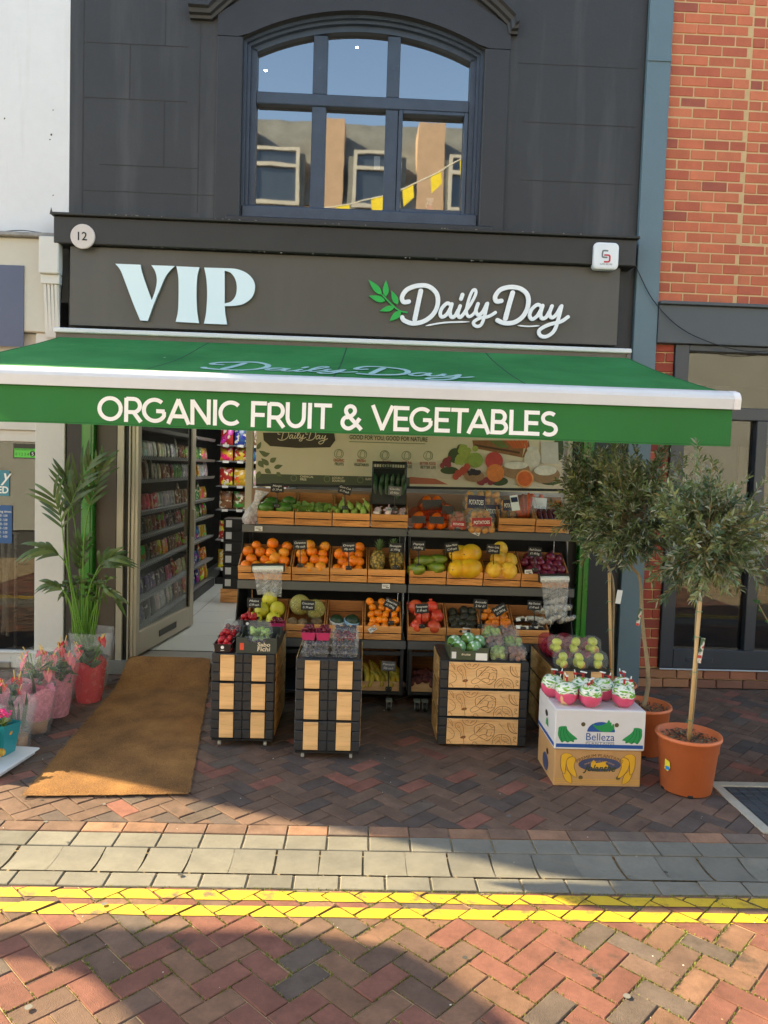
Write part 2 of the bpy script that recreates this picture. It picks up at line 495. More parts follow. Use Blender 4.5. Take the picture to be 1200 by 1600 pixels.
# ============================================================ ground
def clip(poly, axis, lo, hi):
    def half(P, keep, inter):
        out = []
        for i in range(len(P)):
            a, b = P[i], P[(i+1) % len(P)]
            ka, kb = keep(a), keep(b)
            if ka: out.append(a)
            if ka != kb: out.append(inter(a, b))
        return out
    def mk(val):
        def f(a, b):
            t = (val-a[axis])/(b[axis]-a[axis]); return (a[0]+(b[0]-a[0])*t, a[1]+(b[1]-a[1])*t)
        return f
    P = half(poly, lambda p: p[axis] >= lo, mk(lo))
    if len(P) < 3: return []
    P = half(P, lambda p: p[axis] <= hi, mk(hi))
    return P if len(P) >= 3 else []
def paver(mb, P, z, colr, gap=.0019, ch=.0032, deep=.02):
    """one block: polygon footprint, chamfered top"""
    n = len(P)
    if n < 3: return
    area = sum(P[i][0]*P[(i+1) % n][1]-P[(i+1) % n][0]*P[i][1] for i in range(n))/2
    if abs(area) < 2e-5: return
    if area < 0: P = P[::-1]
    def inset(d):
        out = []
        for i in range(n):
            a, b, c = Vector(P[i-1]), Vector(P[i]), Vector(P[(i+1) % n])
            e1 = (b-a); e2 = (c-b)
            if e1.length < 1e-7 or e2.length < 1e-7: out.append(b.copy()); continue
            e1.normalize(); e2.normalize()
            n1 = Vector((-e1.y, e1.x)); n2 = Vector((-e2.y, e2.x))
            q = n1+n2
            if q.length < 1e-6: out.append(b+n1*d); continue
            q.normalize(); out.append(b+q*min(d/max(.35, q.dot(n1)), d*2.5))
        return out
    a = inset(gap); b = inset(gap+ch)
    tx, ty = random.gauss(0, .006), random.gauss(0, .006)
    cx = sum(p[0] for p in P)/n; cy = sum(p[1] for p in P)/n
    h = lambda p, d: z-d+(p.x-cx)*tx+(p.y-cy)*ty
    vs = [Vector((p.x, p.y, h(p, 0))) for p in b]+[Vector((p.x, p.y, h(p, ch*.7))) for p in a]+[Vector((p.x, p.y, z-deep)) for p in a]
    mb.col = colr
    F = [list(range(n))]
    for i in range(n):
        j = (i+1) % n
        F += [[i+n, j+n, j, i], [i+2*n, j+2*n, j+n, i+n]]
    mb.add(vs, F)
    return [(p.x, p.y) for p in a], z, (tx, ty, cx, cy)
def herring(x0, x1, y0, y1, L=.171, ang=45, ox=0, oy=0):
    W = L/2; out = []
    c, s = math.cos(R(ang)), math.sin(R(ang))
    N = int(12/W)
    for i in range(-N, N):
        for k in range(-N//4-2, N//4+2):
            bx, by = i*W + k*4*W, i*W
            for (ax, ay, w, h) in ((bx, by, 2*W, W), (bx+2*W, by-W, W, 2*W)):
                P = [(ax, ay), (ax+w, ay), (ax+w, ay+h), (ax, ay+h)]
                Q = [(c*p[0]-s*p[1]+ox, s*p[0]+c*p[1]+oy) for p in P]
                mx, my = sum(q[0] for q in Q)/4, sum(q[1] for q in Q)/4
                if mx < x0-.2 or mx > x1+.2 or my < y0-.2 or my > y1+.2: continue
                Q = clip(Q, 0, x0, x1)
                if Q: Q = clip(Q, 1, y0, y1)
                if Q: out.append(Q)
    return out
def pick(opts):
    r = random.random()*sum(w for w, _ in opts)
    for w, c in opts:
        r -= w
        if r <= 0: break
    k = random.uniform(.88, 1.12)
    return (c[0]*k, c[1]*k, c[2]*k)
RED = sr(148, 98, 84)[:3]; BRN = sr(122, 96, 82)[:3]; GRY = sr(116, 100, 90)[:3]; DRK = sr(98, 84, 78)[:3]; PNK = sr(162, 122, 98)[:3]; TANB = sr(124, 119, 109)[:3]
m_paver = pm('paver', None, .88, .38, 11, 1.0, 300, attr=True, spec=.3, dirt=(sr(74, 64, 56), 3.4, .60))
m_kerb = pm('channel_block', None, .85, .22, 8, .8, 380, attr=True, spec=.3, dirt=(sr(92, 84, 72), 4.0, .63))
ground = MB(); ground.box(-45, 45, -45, 45, -.40, -.030)
struct('ground', ground, pm('asphalt', sr(80, 78, 76), .9, .3, 2, .5, 200))
bed = MB(); bed.box(-6, 6, -6.2, -2.6545, -.0298, -.0092); bed.box(-6, 6, -2.6540, -2.4705, -.0298, -.020); bed.box(-6, 6, -2.4700, -.001, -.0298, -.0075)
struct('joint_sand', bed, pm('joint_sand', sr(176, 152, 116), .95, .45, 14, .8, 300, dirt=(sr(60, 56, 40), 5, .55)))
pv = MB()
for Q in herring(-4.4, 4.6, -2.262, -.002, ox=.03, oy=.02):
    paver(pv, Q, random.gauss(0, .0012), pick([(5, scl(BRN, .80)[:3]), (2, scl(DRK, .86)[:3]), (.7, scl(RED, .8)[:3]), (.9, scl(GRY, .72)[:3])]))
x = -4.4
while x < 4.6:
    paver(pv, [(x, -2.349), (x+.171, -2.349), (x+.171, -2.264), (x, -2.264)], random.gauss(.001, .001), pick([(3, scl(PNK, .85)[:3]), (3, BRN), (1, GRY)]))
    x += .172
struct('pavement', pv, m_paver, fix=False)
rd = MB(); yl = MB(); roadtops = []
for Q in herring(-4.4, 4.6, -5.9, -2.754, ox=.075, oy=.05):
    roadtops.append(paver(rd, Q, -.004+random.gauss(0, .0013), pick([(5, scl(RED, .66)[:3]), (4, scl(PNK, .58)[:3]), (2.5, scl(BRN, .78)[:3]), (1.2, scl(GRY, .72)[:3])])))
struct('road', rd, m_paver, fix=False)
for t in roadtops:
    if not t: continue
    P, z, (tx, ty, cx, cy) = t
    for lo, hi in ((-2.829, -2.771), (-2.925, -2.866)):
        cxp = sum(p[0] for p in P)/len(P); cyp = sum(p[1] for p in P)/len(P)
        Q = clip([(p[0]-.0022*math.copysign(1, p[0]-cxp), p[1]-.0022*math.copysign(1, p[1]-cyp)) for p in P], 1, lo+random.uniform(-.003, .003), hi+random.uniform(-.003, .003))
        if len(Q) >= 3:
            yl.add([Vector((p[0], p[1], z+.0022+(p[0]-cx)*tx+(p[1]-cy)*ty)) for p in Q], [list(range(len(Q)))])
m_yel, nt, b = newmat('road_paint')
v = coord(nt)
f = ramp(nt, noise(nt, v, 9, 8, .72), [(.33, (.16, .12, .07)), (.40, sr(160, 130, 50)), (.47, sr(200, 164, 34)), (.8, sr(212, 180, 48))])
nt.links.new(f, b.inputs['Base Color']); b.inputs['Roughness'].default_value = .7
bump(nt, b, noise(nt, v, 300, 3), .5, .004)
struct('yellow_lines', yl, m_yel, fix=False)
ch = MB(); x = -4.4
while x < 4.6:
    paver(ch, [(x, -2.470), (x+.171, -2.470), (x+.171, -2.351), (x, -2.351)], random.gauss(0, .001), pick([(1, TANB), (.5, scl(TANB, .9)[:3])]), gap=.003)
    paver(ch, [(x+.06, -2.752), (x+.231, -2.752), (x+.231, -2.655), (x+.06, -2.655)], random.gauss(-.002, .001), pick([(1, TANB), (.5, scl(TANB, .9)[:3])]), gap=.003)
    x += .172
x = -4.4; i = 0
while x < 4.6:     # dished channel slabs
    w = .171; g0 = .0012 if i % 2 else .0045; g1 = .0045 if i % 2 else .0012
    ch.col = pick([(1, scl(TANB, .96)[:3])]); n = 8; sk = random.uniform(-.006, .006)
    vs = []
    for j in range(n+1):
        y = -2.652+(.179)*j/n; zz = -.002-.009*math.sin(PI*j/n)
        vs += [(x+g0+sk*j/n, y, zz), (x+w-g1+sk*j/n, y, zz)]
    ch.add(vs, [[2*j, 2*j+1, 2*j+3, 2*j+2] for j in range(n)])
    x += w; i += 1
struct('drain_channel', ch, m_kerb, fix=False)
# moss and grass growing in the joints of the road
ms = MB()
for t in roadtops:
    if not t: continue
    P, z, _ = t
    my = sum(p[1] for p in P)/len(P); mx = sum(p[0] for p in P)/len(P)
    if my < -4.3 or abs(mx) > 2.3: continue
    dens = .75 if -3.25 < my < -2.75 and mx > -.9 else (.40 if mx > -.1 else .13)
    for i in range(len(P)):
        if random.random() > dens: continue
        a, b_ = Vector(P[i]), Vector(P[(i+1) % len(P)])
        L = (b_-a).length; nn = Vector((-(b_-a).y, (b_-a).x)).normalized()
        for q in range(int(L*190)):
            p = a.lerp(b_, random.random()) - nn*random.uniform(.001, .0075)
            an = random.random()*2*PI; h = random.uniform(.002, .007); w = random.uniform(.0012, .003)
            d = Vector((math.cos(an)*w, math.sin(an)*w, 0)); o = Vector((p.x, p.y, -.0075))
            lean = Vector((random.uniform(-.003, .003), random.uniform(-.003, .003), h+.004))
            k = random.uniform(.6, 1.3); ms.col = (.17*k, .21*k, .035*k) if random.random() < .7 else (.30*k, .26*k, .08*k)
            ms.add([o-d, o+d, o+lean], [(0, 1, 2)])
tag(ms.build('joint_moss', pm('moss', None, .9, .2, 20, attr=True, transl=.3), fix=False), 'green and straw coloured moss growing in the joints between the paving blocks', 'moss', kind='stuff')
# litter specks and crumbs
lt = MB()
for i in range(170):
    x, y = random.uniform(-2.2, 2.3), random.uniform(-3.9, -.3)
    k = random.uniform(.0012, .0032); lt.col = random.choice([(.6, .57, .5), (.45, .42, .35), (.3, .24, .12), (.7, .7, .66)])
    an = random.random()*6
    lt.ell((x, y, .003), (k*random.uniform(.6, 1.8), k, .0012), 6, Matrix.Rotation(an, 3, 'Z'))
tag(lt.build('litter', pm('litter', None, .8, .1, attr=True), fix=False), 'pale crumbs and specks of litter scattered over the paving', 'litter', kind='stuff')
gm = MB()
for i in range(75):
    x, y = random.uniform(-2.2, 2.3), random.uniform(-3.9, -.5); r_ = random.uniform(.006, .013); k = random.choice((.05, .06, .16))
    gm.col = (k, k*.95, k*.88); gm.add([(x+r_*math.cos(a*.7)*random.uniform(.8, 1.1), y+r_*math.sin(a*.7)*random.uniform(.8, 1.1), .0042) for a in range(9)], [list(range(9))])
tag(gm.build('chewing_gum', pm('chewing_gum', None, .9, .1, attr=True), fix=False), 'flattened dark and pale gum spots trodden into the paving', 'gum', kind='stuff')
# manhole cover at the right edge
mh = thing('inspection_cover', 'dark tiled drain cover in a pale concrete frame at the right edge of the pavement', 'drain cover', (2.16, -1.99, .003))
q = MB(); A, B = .30, .22
for (x0, x1, y0, y1) in ((-A-.05, A+.05, -B-.05, -B), (-A-.05, A+.05, B, B+.05), (-A-.05, -A, -B, B), (A, A+.05, -B, B)): q.bbox(x0, x1, y0, y1, -.012, .004, .002)
split_build(q, 'frame_post', pm('pale_concrete', sr(172, 165, 150), .85, .2, 9, .5, 200), mh)
q = MB(); q.box(-A+.004, A-.004, -B+.004, B-.004, -.012, -.002)
for i in range(11):
    for j in range(8): q.bbox(-A+.012+i*.0525, -A+.012+i*.0525+.045, -B+.012+j*.0525, -B+.057+j*.0525, -.004, .0015, .002)
q.build('lid', pm('dark_cover', sr(62, 66, 70), .6, .3, 10, .3), mh)

# ============================================================ shop building
m_char = pm('charcoal_render', sr(50, 51, 54), .62, .14, 2.2, .35, 46, dirt=(sr(62, 61, 61), 2.4, .64), streak=(sr(82, 82, 84), 5, .50, .6))
m_char2 = pm('charcoal_paint', sr(45, 46, 50), .5, .16, 4, .25, 80)
m_navy = pm('dark_window_paint', sr(58, 70, 88), .42, .22, 9, .35, 120, dirt=(sr(112, 112, 108), 26, .66))
m_brown = pm('brown_grey_panel', sr(84, 74, 66), .45, .08, 3)
m_alu = pm('satin_beige_aluminium', sr(186, 178, 160), .38, .05, 3, metal=.25)
m_green = pm('green_gloss_paint', sr(38, 128, 30), .3, .08, 3, coat=.4)
m_dark = pm('near_black', sr(26, 26, 28), .5, .15, 5)
shop = thing('shop_building', 'dark grey painted shop building with an arched upper window and open fruit shop below', 'shop building', (0, 0, 0))
cx0, HW, Z0, ZS, AR = -.078, .842, 3.275, 4.50, 1.78      # window opening
def arcz(dx, hw, zs, r): return zs + math.sqrt(max(0, r*r-dx*dx)) - math.sqrt(r*r-hw*hw)
XL, XR, ZT = -2.105, 1.90, 5.6
w = MB()
Zb = 3.20
w.box(XL, cx0-HW, 0, .30, Zb, ZT); w.box(cx0+HW, XR, 0, .30, Zb, ZT); w.box(cx0-HW, cx0+HW, 0, .30, Zb, Z0)
N = 28
for i in range(N):
    a, b_ = cx0-HW+2*HW*i/N, cx0-HW+2*HW*(i+1)/N
    za, zb = arcz(a-cx0, HW, ZS, AR), arcz(b_-cx0, HW, ZS, AR)
    w.add([(a, 0, za), (b_, 0, zb), (b_, 0, ZT), (a, 0, ZT), (a, .3, za), (b_, .3, zb)], [(0, 1, 2, 3), (0, 4, 5, 1)])
w.box(XL, XR, .0, .3, 2.40, Zb)          # behind the fascia
w.box(XL, -1.985, 0, .3, 0, 2.40); w.box(1.655, XR, 0, .3, 0, 2.40)
w.box(XL, XR, 6.2, 6.5, 0, ZT)
w.box(XL-.0, XL+.02, .3, 6.2, 0, ZT); w.box(XR-.02, XR, .3, 6.2, 0, ZT)
w.box(XL, XR, .3, 6.2, ZT, ZT+.1); w.box(XL+.02, XR-.02, .3, 6.2, 2.55, 2.75)
w.build('wall', m_char, shop)
q = MB()      # chipped paint along the ledge and sill
for i in range(46):
    x = random.uniform(-2.1, 1.84); z_ = 3.2135 if random.random() < .7 else 3.012; a_ = random.uniform(.002, .007); q.box(x-a_, x+a_, -.1712 if z_ > 3.1 else -.1460, -.1700 if z_ > 3.1 else -.1448, z_-random.uniform(.004, .009), z_-.002)
q.build('chipped_paint', pm('chip_pale', sr(128, 122, 110), .9), shop)
# faint block lines cut in the render, as thin raised lips
w = MB(); 
for (x0, x1, z0, z1) in ((-2.02, -2.014, 3.2, 5.6), (-1.46, -1.455, 4.42, 4.75), (-1.70, -1.695, 4.05, 4.42), (-1.46, -1.455, 3.6, 4.05), (-1.22, -1.215, 3.3, 4.9), (-1.62, -1.615, 4.75, 5.1)): w.box(x0, x1, -.0022, 0, z0, z1)
for (x0, x1, z) in ((-2.014, -1.30, 4.42), (-2.014, -1.46, 4.75), (-2.014, -1.30, 4.05), (-1.9, -1.22, 3.6), (1.0, 1.85, 4.42), (1.05, 1.85, 3.62), (1.05, 1.85, 4.02), (-2.014, -1.1, 3.42)): w.box(x0, x1, -.0022, 0, z, z+.005)
split_build(w, 'render_joint', pm('render_joint', sr(54, 54, 57), .8, .3, 6), shop)
# flat band round the window, moulded hood above
w = MB()
B0, B1 = HW+.0, HW+.175
w.bbox(cx0-B1, cx0-B0-.001, -.022, -.0005, 3.245, 4.50, .006); w.bbox(cx0+B0+.001, cx0+B1, -.022, -.0005, 3.245, 4.50, .006)
for i in range(N):
    a, b_ = cx0-B1+2*B1*i/N, cx0-B1+2*B1*(i+1)/N
    f1 = lambda x: arcz(x-cx0, HW, ZS, AR) if abs(x-cx0) < HW else 4.50
    f2 = lambda x: arcz(x-cx0, B1, 4.64, 1.75)
    w.add([(a, -.022, f1(a)), (b_, -.022, f1(b_)), (b_, -.022, f2(b_)), (a, -.022, f2(a)), (a, 0, f1(a)), (b_, 0, f1(b_)), (b_, 0, f2(b_)), (a, 0, f2(a))], [(0, 1, 2, 3), (0, 4, 5, 1), (3, 2, 6, 7)])
w.build('window_surround', m_char2, shop)
prof = [(-.001, 0), (-.030, 0), (-.036, .018), (-.058, .026), (-.066, .05), (-.088, .062), (-.088, .086), (-.001, .098)]
path = [(-1.285, 4.585), (-1.125, 4.588)]
hx0, hx1 = -1.07, .91
for i in range(25):
    x = hx0+(hx1-hx0)*i/24
    path.append((x, arcz(x-cx0, .99, 4.66, 1.42)))
path += [(.955, 4.592), (1.0, 4.588)]
path = [(-1.285, 4.600), (-1.135, 4.600)] + [p for p in path[2:-2]] + [(.925, 4.600), (.985, 4.600)]
w = MB(); K = len(prof); vs = []
for j, (x, z) in enumerate(path):
    x2, z2 = path[min(j+1, len(path)-1)]; x1, z1 = path[max(0, j-1)]
    t = Vector((x2-x1, 0, z2-z1)).normalized(); nn = Vector((-t.z, 0, t.x))
    for (yy, hh) in prof: vs.append(Vector((x, yy, z))+nn*hh)
F = [[j*K+i, j*K+i+1, (j+1)*K+i+1, (j+1)*K+i] for j in range(len(path)-1) for i in range(K-1)]
F += [list(range(K)), [(len(path)-1)*K+i for i in range(K)]]
w.add(vs, F); w.build('hood_moulding', m_char2, shop)
# sill and the ledge over the fascia
w = MB(); w.bbox(-1.01, .86, -.07, -.0005, 3.215, 3.272, .008); w.build('window_sill', m_char2, shop)
w = MB(); w.bbox(-2.17, 1.872, -.17, -.0005, 3.195, 3.213, .004); w.bbox(-2.155, 1.857, -.145, -.001, 3.012, 3.194, .006)
w.build('cornice', pm('ledge_paint', sr(44, 43, 43), .5, .15, 4, .2, 60, dirt=(sr(82, 76, 68), 9, .70)), shop)
# fascia
w = MB(); w.bbox(-2.06, 1.765, -.10, -.001, 2.47, 3.008, .003)
w.build('fascia', pm('fascia_panel', sr(78, 76, 74), .36, .07, 2.5, streak=(sr(96, 92, 88), 4, .55, .35)), shop)
# upper window: frame, glazing bars, panes
YF, YP = .10, .13
win = MB()
def archband(mb, hw0, hw1, d0, d1, y0, y1, zlow):
    """frame following the opening between two insets"""
    n = 26
    for sgn in (-1, 1):
        mb.box(min(cx0+sgn*(HW-d0), cx0+sgn*(HW-d1)), max(cx0+sgn*(HW-d0), cx0+sgn*(HW-d1)), y0, y1, zlow, ZS-.03)
    rows = []
    for i in range(n+1):
        u = -1+2*i/n
        xo = cx0+u*(HW-d0); xi = cx0+u*(HW-d1)
        zo = ZS-.03 if False else arcz(u*(HW-d0), HW, ZS, AR)-d0; zi = arcz(u*(HW-d1), HW, ZS, AR)-d1
        rows.append((xo, zo, xi, zi))
    for a, b_ in zip(rows, rows[1:]):
        mb.add([(a[0], y0, a[1]), (b_[0], y0, b_[1]), (b_[2], y0, b_[3]), (a[2], y0, a[3]), (a[0], y1, a[1]), (b_[0], y1, b_[1]), (b_[2], y1, b_[3]), (a[2], y1, a[3])],
               [(0, 1, 2, 3), (3, 2, 6, 7), (0, 4, 5, 1)])
    for sgn, r in ((-1, rows[0]), (1, rows[-1])):
        mb.add([(r[0], y0, ZS-.03), (r[2], y0, ZS-.03), (r[2], y0, r[3]), (r[0], y0, r[1]), (r[2], y1, ZS-.03), (r[2], y1, r[3])], [(0, 1, 2, 3), (1, 4, 5, 2)])
archband(win, 0, 0, .0005, .022, .03, .14, Z0); archband(win, 0, 0, .0225, .045, .055, .15, Z0); archband(win, 0, 0, .0455, .085, .085, .16, Z0)
winf = win.build('window', m_navy, shop)
bars = MB()
def pxX(px, y): return at(px, y, YF).x
v1, v2 = (pxX(487, 200), pxX(509, 200)), (pxX(602, 200), pxX(622, 200))
zt0, zt1 = at(560, 171, YF).z, at(560, 152, YF).z
zb = at(560, 332, YF).z
xl, xr = cx0-HW+.0855, cx0+HW-.0855
gt = lambda x: arcz(x-cx0, HW, ZS, AR)-.0855
for k, (a, b_) in enumerate((v1, v2)):
    bars.bbox(a, b_, .082, .15, zb, zt0, .005); bars.bbox(a, b_, .082, .15, zt1, min(gt(a), gt(b_))-.001, .005)
bars.bbox(xl+.0005, xr-.0005, .075, .15, zt0+.0005, zt1-.0005, .006)
bars.bbox(cx0-HW+.002, cx0+HW-.002, .02, .16, Z0, zb-.0005, .012)
# stouter sash of the opening light at lower right
sx0, sx1 = v2[1]+.003, xr-.003
for (x0, x1, z0, z1) in ((sx0, sx0+.028, zb, zt0), (sx1-.028, sx1, zb, zt0), (sx0+.028, sx1-.028, zb, zb+.035), (sx0+.028, sx1-.028, zt0-.03, zt0)): bars.bbox(x0, x1, .070, .14, z0+.002, z1-.002, .005)
bars.build('glazing_bar', m_navy, winf)
gl_up = glassm('upper_glass', (.55, .58, .60, 1), .34, .018)
xs = [(xl, v1[0]), (v1[1], v2[0]), (v2[1], xr)]
for (a, b_) in xs:
    p = MB(); p.add([(a, YP, zb), (b_, YP, zb), (b_, YP, zt0), (a, YP, zt0)], [(0, 1, 2, 3)]); p.build('pane', gl_up, winf)
    p = MB(); P = [(a, YP, zt1), (b_, YP, zt1)]+[(b_+(a-b_)*i/6, YP, gt(b_+(a-b_)*i/6)) for i in range(7)]
    p.poly(P); p.build('pane', gl_up, winf)
# room behind the upper window with two lit ceiling spots
m_room = pm('room_wall', sr(120, 124, 128), .8, .1, 2)
rm = MB(); rm.add([(-1.2, 2.8, 2.76), (1.1, 2.8, 2.76), (1.1, 2.8, 5.3), (-1.2, 2.8, 5.3), (-1.2, .31, 2.76), (1.1, .31, 2.76), (1.1, .31, 5.3), (-1.2, .31, 5.3)], [(0, 1, 2, 3), (4, 0, 3, 7), (1, 5, 6, 2), (4, 5, 1, 0), (3, 2, 6, 7)])
rm.build('upper_room', m_room, shop)
m_spot = emitm('spot_glow', (1, .97, .9, 1), 25)
for px, py, where in ((415, 108, 'left'), (558, 72, 'centre')):
    d = pray(px, py); t = (5.29-CAM_POS.z)/d.z; p = CAM_POS+d*t
    if p.y > 2.7: p = at(px, py, 2.78)
    t = thing('ceiling_spot', 'lit round ceiling spot seen through the top %s pane of the arched window' % where, 'ceiling light', p)
    q = MB(); q.lathe([(.026, 0), (.026, -.010), (.020, -.012)], 16); q.build('rim', pm('white_plastic', sr(225, 225, 222), .4, .03), t)
    q = MB(); q.lathe([(.013, -.013), (.0, -.016)], 16); q.build('lens', m_spot, t)
# ---- shop opening: posts and jambs
def px2(px, Y=0, py=850): return at(px, py, Y).x
q = MB(); q.bbox(-1.984, -1.902, -.06, .05, .0, 2.40, .004); q.bbox(-1.97, -1.917, -.068, -.061, .0, 2.40, .003); q.build('green_post', m_green, shop)
q = MB(); q.bbox(1.580, 1.654, -.06, .05, .0, 2.40, .004); q.bbox(1.612, 1.64, -.068, -.061, .0, 2.40, .003); q.build('green_post', m_green, shop)
q = MB(); q.bbox(-2.10, -1.99, -.03, -.0005, 0, 2.40, .004); q.build('pilaster', pm('black_pilaster', sr(48, 44, 44), .5, .1, 3), shop)
q = MB(); q.bbox(1.66, 1.85, -.03, -.0005, 0, 2.44, .004); q.build('pilaster', pm('blue_black_paint', sr(34, 40, 48), .5, .1, 3), shop)
q = MB(); q.bbox(-1.900, -1.754, -.005, .06, 0, 2.40, .003); q.build('side_panel', m_brown, shop)
q = MB()
for (x0, x1, y0) in ((-1.752, -1.705, -.005), (-1.672, -1.660, .0), (-1.655, -1.632, .012)): q.bbox(x0, x1, y0, .06, .02, 2.40, .003)
q.bbox(-.842, -.792, .0, .06, .11, 2.40, .003); q.bbox(1.475, 1.515, .0, .06, 0, 2.40, .003)
split_build(q, 'frame_post', m_alu, shop)
q = MB(); q.box(-1.704, -1.673, .015, .06, .02, 2.4); q.box(1.5155, 1.579, .01, .06, 0, 2.4); split_build(q, 'frame_recess', m_dark, shop)
q = MB(); q.bbox(-1.90, -.79, -.02, .30, 0, .104, .006); q.build('door_step', pm('step_stone', sr(120, 118, 112), .7, .2, 6), shop)
q = MB(); q.box(-.79, 1.575, .02, .30, 0, .104); q.build('stall_riser', m_dark, shop)
# interior floor and its tiles, walls
fl = MB()
ty = .305; 
TS = .52
yy = .305
while yy < 6.0:
    xx = -2.07
    while xx < 1.8:
        fl.bbox(xx+.002, min(xx+TS-.002, 1.87), yy+.002, min(yy+TS-.002, 6.19), .09, .110, .0015); xx += TS
    yy += TS
struct('shop_floor', fl, pm('floor_tile', sr(176, 182, 182), .30, .02, 3, rv=0))
sf = MB(); sf.box(XL+.03, XR-.03, .303, 6.19, 0, .1085); struct('floor_grout', sf, pm('grout', sr(96, 98, 98), .9))
iw = MB(); iw.add([(-2.08, 6.18, .1), (1.87, 6.18, .1), (1.87, 6.18, 2.54), (-2.08, 6.18, 2.54)], [(0, 1, 2, 3)])
iw.add([(-2.08, .31, 2.54), (1.87, .31, 2.54), (1.87, 6.18, 2.54), (-2.08, 6.18, 2.54)], [(0, 1, 2, 3)])
iw.add([(1.86, .31, .1), (1.86, 6.18, .1), (1.86, 6.18, 2.54), (1.86, .31, 2.54)], [(0, 1, 2, 3)])
iw.build('inner_wall', pm('inner_wall', sr(190, 188, 180), .8, .05), shop)
# open glass door, hinged at the left jamb
H0, H1 = Vector((-1.628, .02, .125)), Vector((-1.478, 1.20, .125))
dv = (H1-H0); DL = dv.length; ang = math.atan2(dv.y, dv.x)
def dpart(name, boxes, mat, T=None):
    q = MB(); 
    for bx in boxes: q.bbox(*bx, .003)
    return q.build(name, mat, T)
door = thing('door', None, None, H0, ang); door.parent = shop
dpart('door_frame', [(0, .055, -.02, .02, 0, 2.25), (DL-.085, DL, -.02, .02, 0, 2.25), (.055, DL-.085, -.02, .02, 0, .17), (.055, DL-.085, -.02, .02, 2.15, 2.25)], m_alu, door)
q = MB(); q.box(.056, DL-.086, -.004, .004, .17, 2.15); q.build('glass', glassm('door_glass', (.80, .82, .80, 1), .10), door)
dpart('letterbox', [(.42, .78, -.026, -.0205, .055, .105)], pm('dark_letterbox', sr(60, 58, 54), .5), door)
dpart('handle', [(DL-.085, DL-.045, -.045, -.0205, .78, 1.02), (DL-.085, DL-.045, .0205, .045, .78, 1.02)], m_alu, door)
dpart('gasket', [(.0555, .066, -.008, .008, .17, 2.15), (DL-.100, DL-.0855, -.008, .008, .17, 2.15)], m_dark, door)

# ============================================================ left neighbour
m_white = pm('white_render', sr(216, 217, 220), .75, .05, 2.5, .5, 40, dirt=(sr(188, 184, 178), 3.2, .68), streak=(sr(180, 176, 170), 6, .56, .5))
m_white2 = pm('white_paint', sr(208, 206, 202), .5, .05, 4, .2, 60)
lb = thing('white_building', 'white rendered building with a cream shopfront and door behind the palm', 'building', (-2.11, 0, 0))
lb.location = (0, 0, 0)
lx = -6.05
zc = at(60, 368).z
q = MB(); q.box(-4.95, -2.108, 0, 7.0, zc, 8.2); q.box(lx, -4.951, 0, 7.0, zc, 4.42); q.box(lx, -3.3, 0, 7, 0, zc); q.box(-3.3, -2.108, .28, 7, zc-.4, zc); q.box(-3.3, -2.108, 1.6, 7, 0, zc-.4)  # unseen left end is stepped to shape the sun on awning and road
q.build('wall', m_white, lb)
q = MB()   # chips in the paint
for px, py, a in ((83, 172, .006), (80, 210, .010), (78, 218, .007), (7, 185, .007), (83, 305, .006)):
    p = at(px, py, -.0015); q.poly([(p.x+a*math.cos(k)*random.uniform(.5, 1.1), -.0015, p.z+a*math.sin(k)*random.uniform(.4, 1.2)) for k in [i*.9 for i in range(7)]])
p = at(80, 330, -.0015); q.poly([(p.x-.012, -.0015, p.z-.02), (p.x+.012, -.0015, p.z-.02), (p.x, -.0015, p.z+.03)])
split_build(q, 'paint_chip', pm('chip', sr(86, 80, 76), .9), lb)
q = MB(); q.bbox(-3.3, -2.115, -.10, -.0005, zc-.035, zc-.005, .006); q.build('lead_flashing', pm('lead', sr(138, 136, 134), .6, .4, 14, .5, 60), lb)
q = MB(); q.bbox(-3.3, -2.19, -.06, -.0005, 2.42, zc-.037, .006)
q.build('fascia', pm('cream_boards', sr(196, 192, 180), .6, .05, 4), lb)
q = MB(); q.box(-3.3, at(37, 480, -.068).x, -.068, -.0605, at(10, 541, -.068).z, at(10, 414, -.068).z); q.build('sign_board', pm('slate_blue_board', sr(84, 92, 118), .5, .05), lb)
cor = MB(); c0, c1 = at(62, 400, -.12).x, at(93, 400, -.12).x
cor.bbox(c0, c1, -.14, -.061, at(78, 428, -.12).z, zc-.04, .006); cor.bbox(c0+.004, c1-.004, -.115, -.061, at(78, 443, -.12).z, at(78, 428, -.12).z-.001, .004)
zz1, zz0 = at(78, 443, -.12).z-.001, at(78, 525, -.12).z
for i in range(4):
    x0 = c0+.022+i*.024
    cor.add([(x0, -.105, zz1), (x0+.016, -.105, zz1), (x0+.016, -.061, zz0), (x0, -.061, zz0), (x0, -.06, zz1), (x0+.016, -.06, zz1)], [(0, 1, 2, 3), (0, 3, 4), (1, 5, 2)])
cor.add([(c0+.016, -.095, zz1), (c1-.016, -.095, zz1), (c1-.016, -.061, zz0), (c0+.016, -.061, zz0), (c0+.016, -.06, zz1), (c1-.016, -.06, zz1)], [(0, 1, 2, 3), (0, 3, 4), (1, 5, 2)])
cor.build('corbel', m_white2, lb)
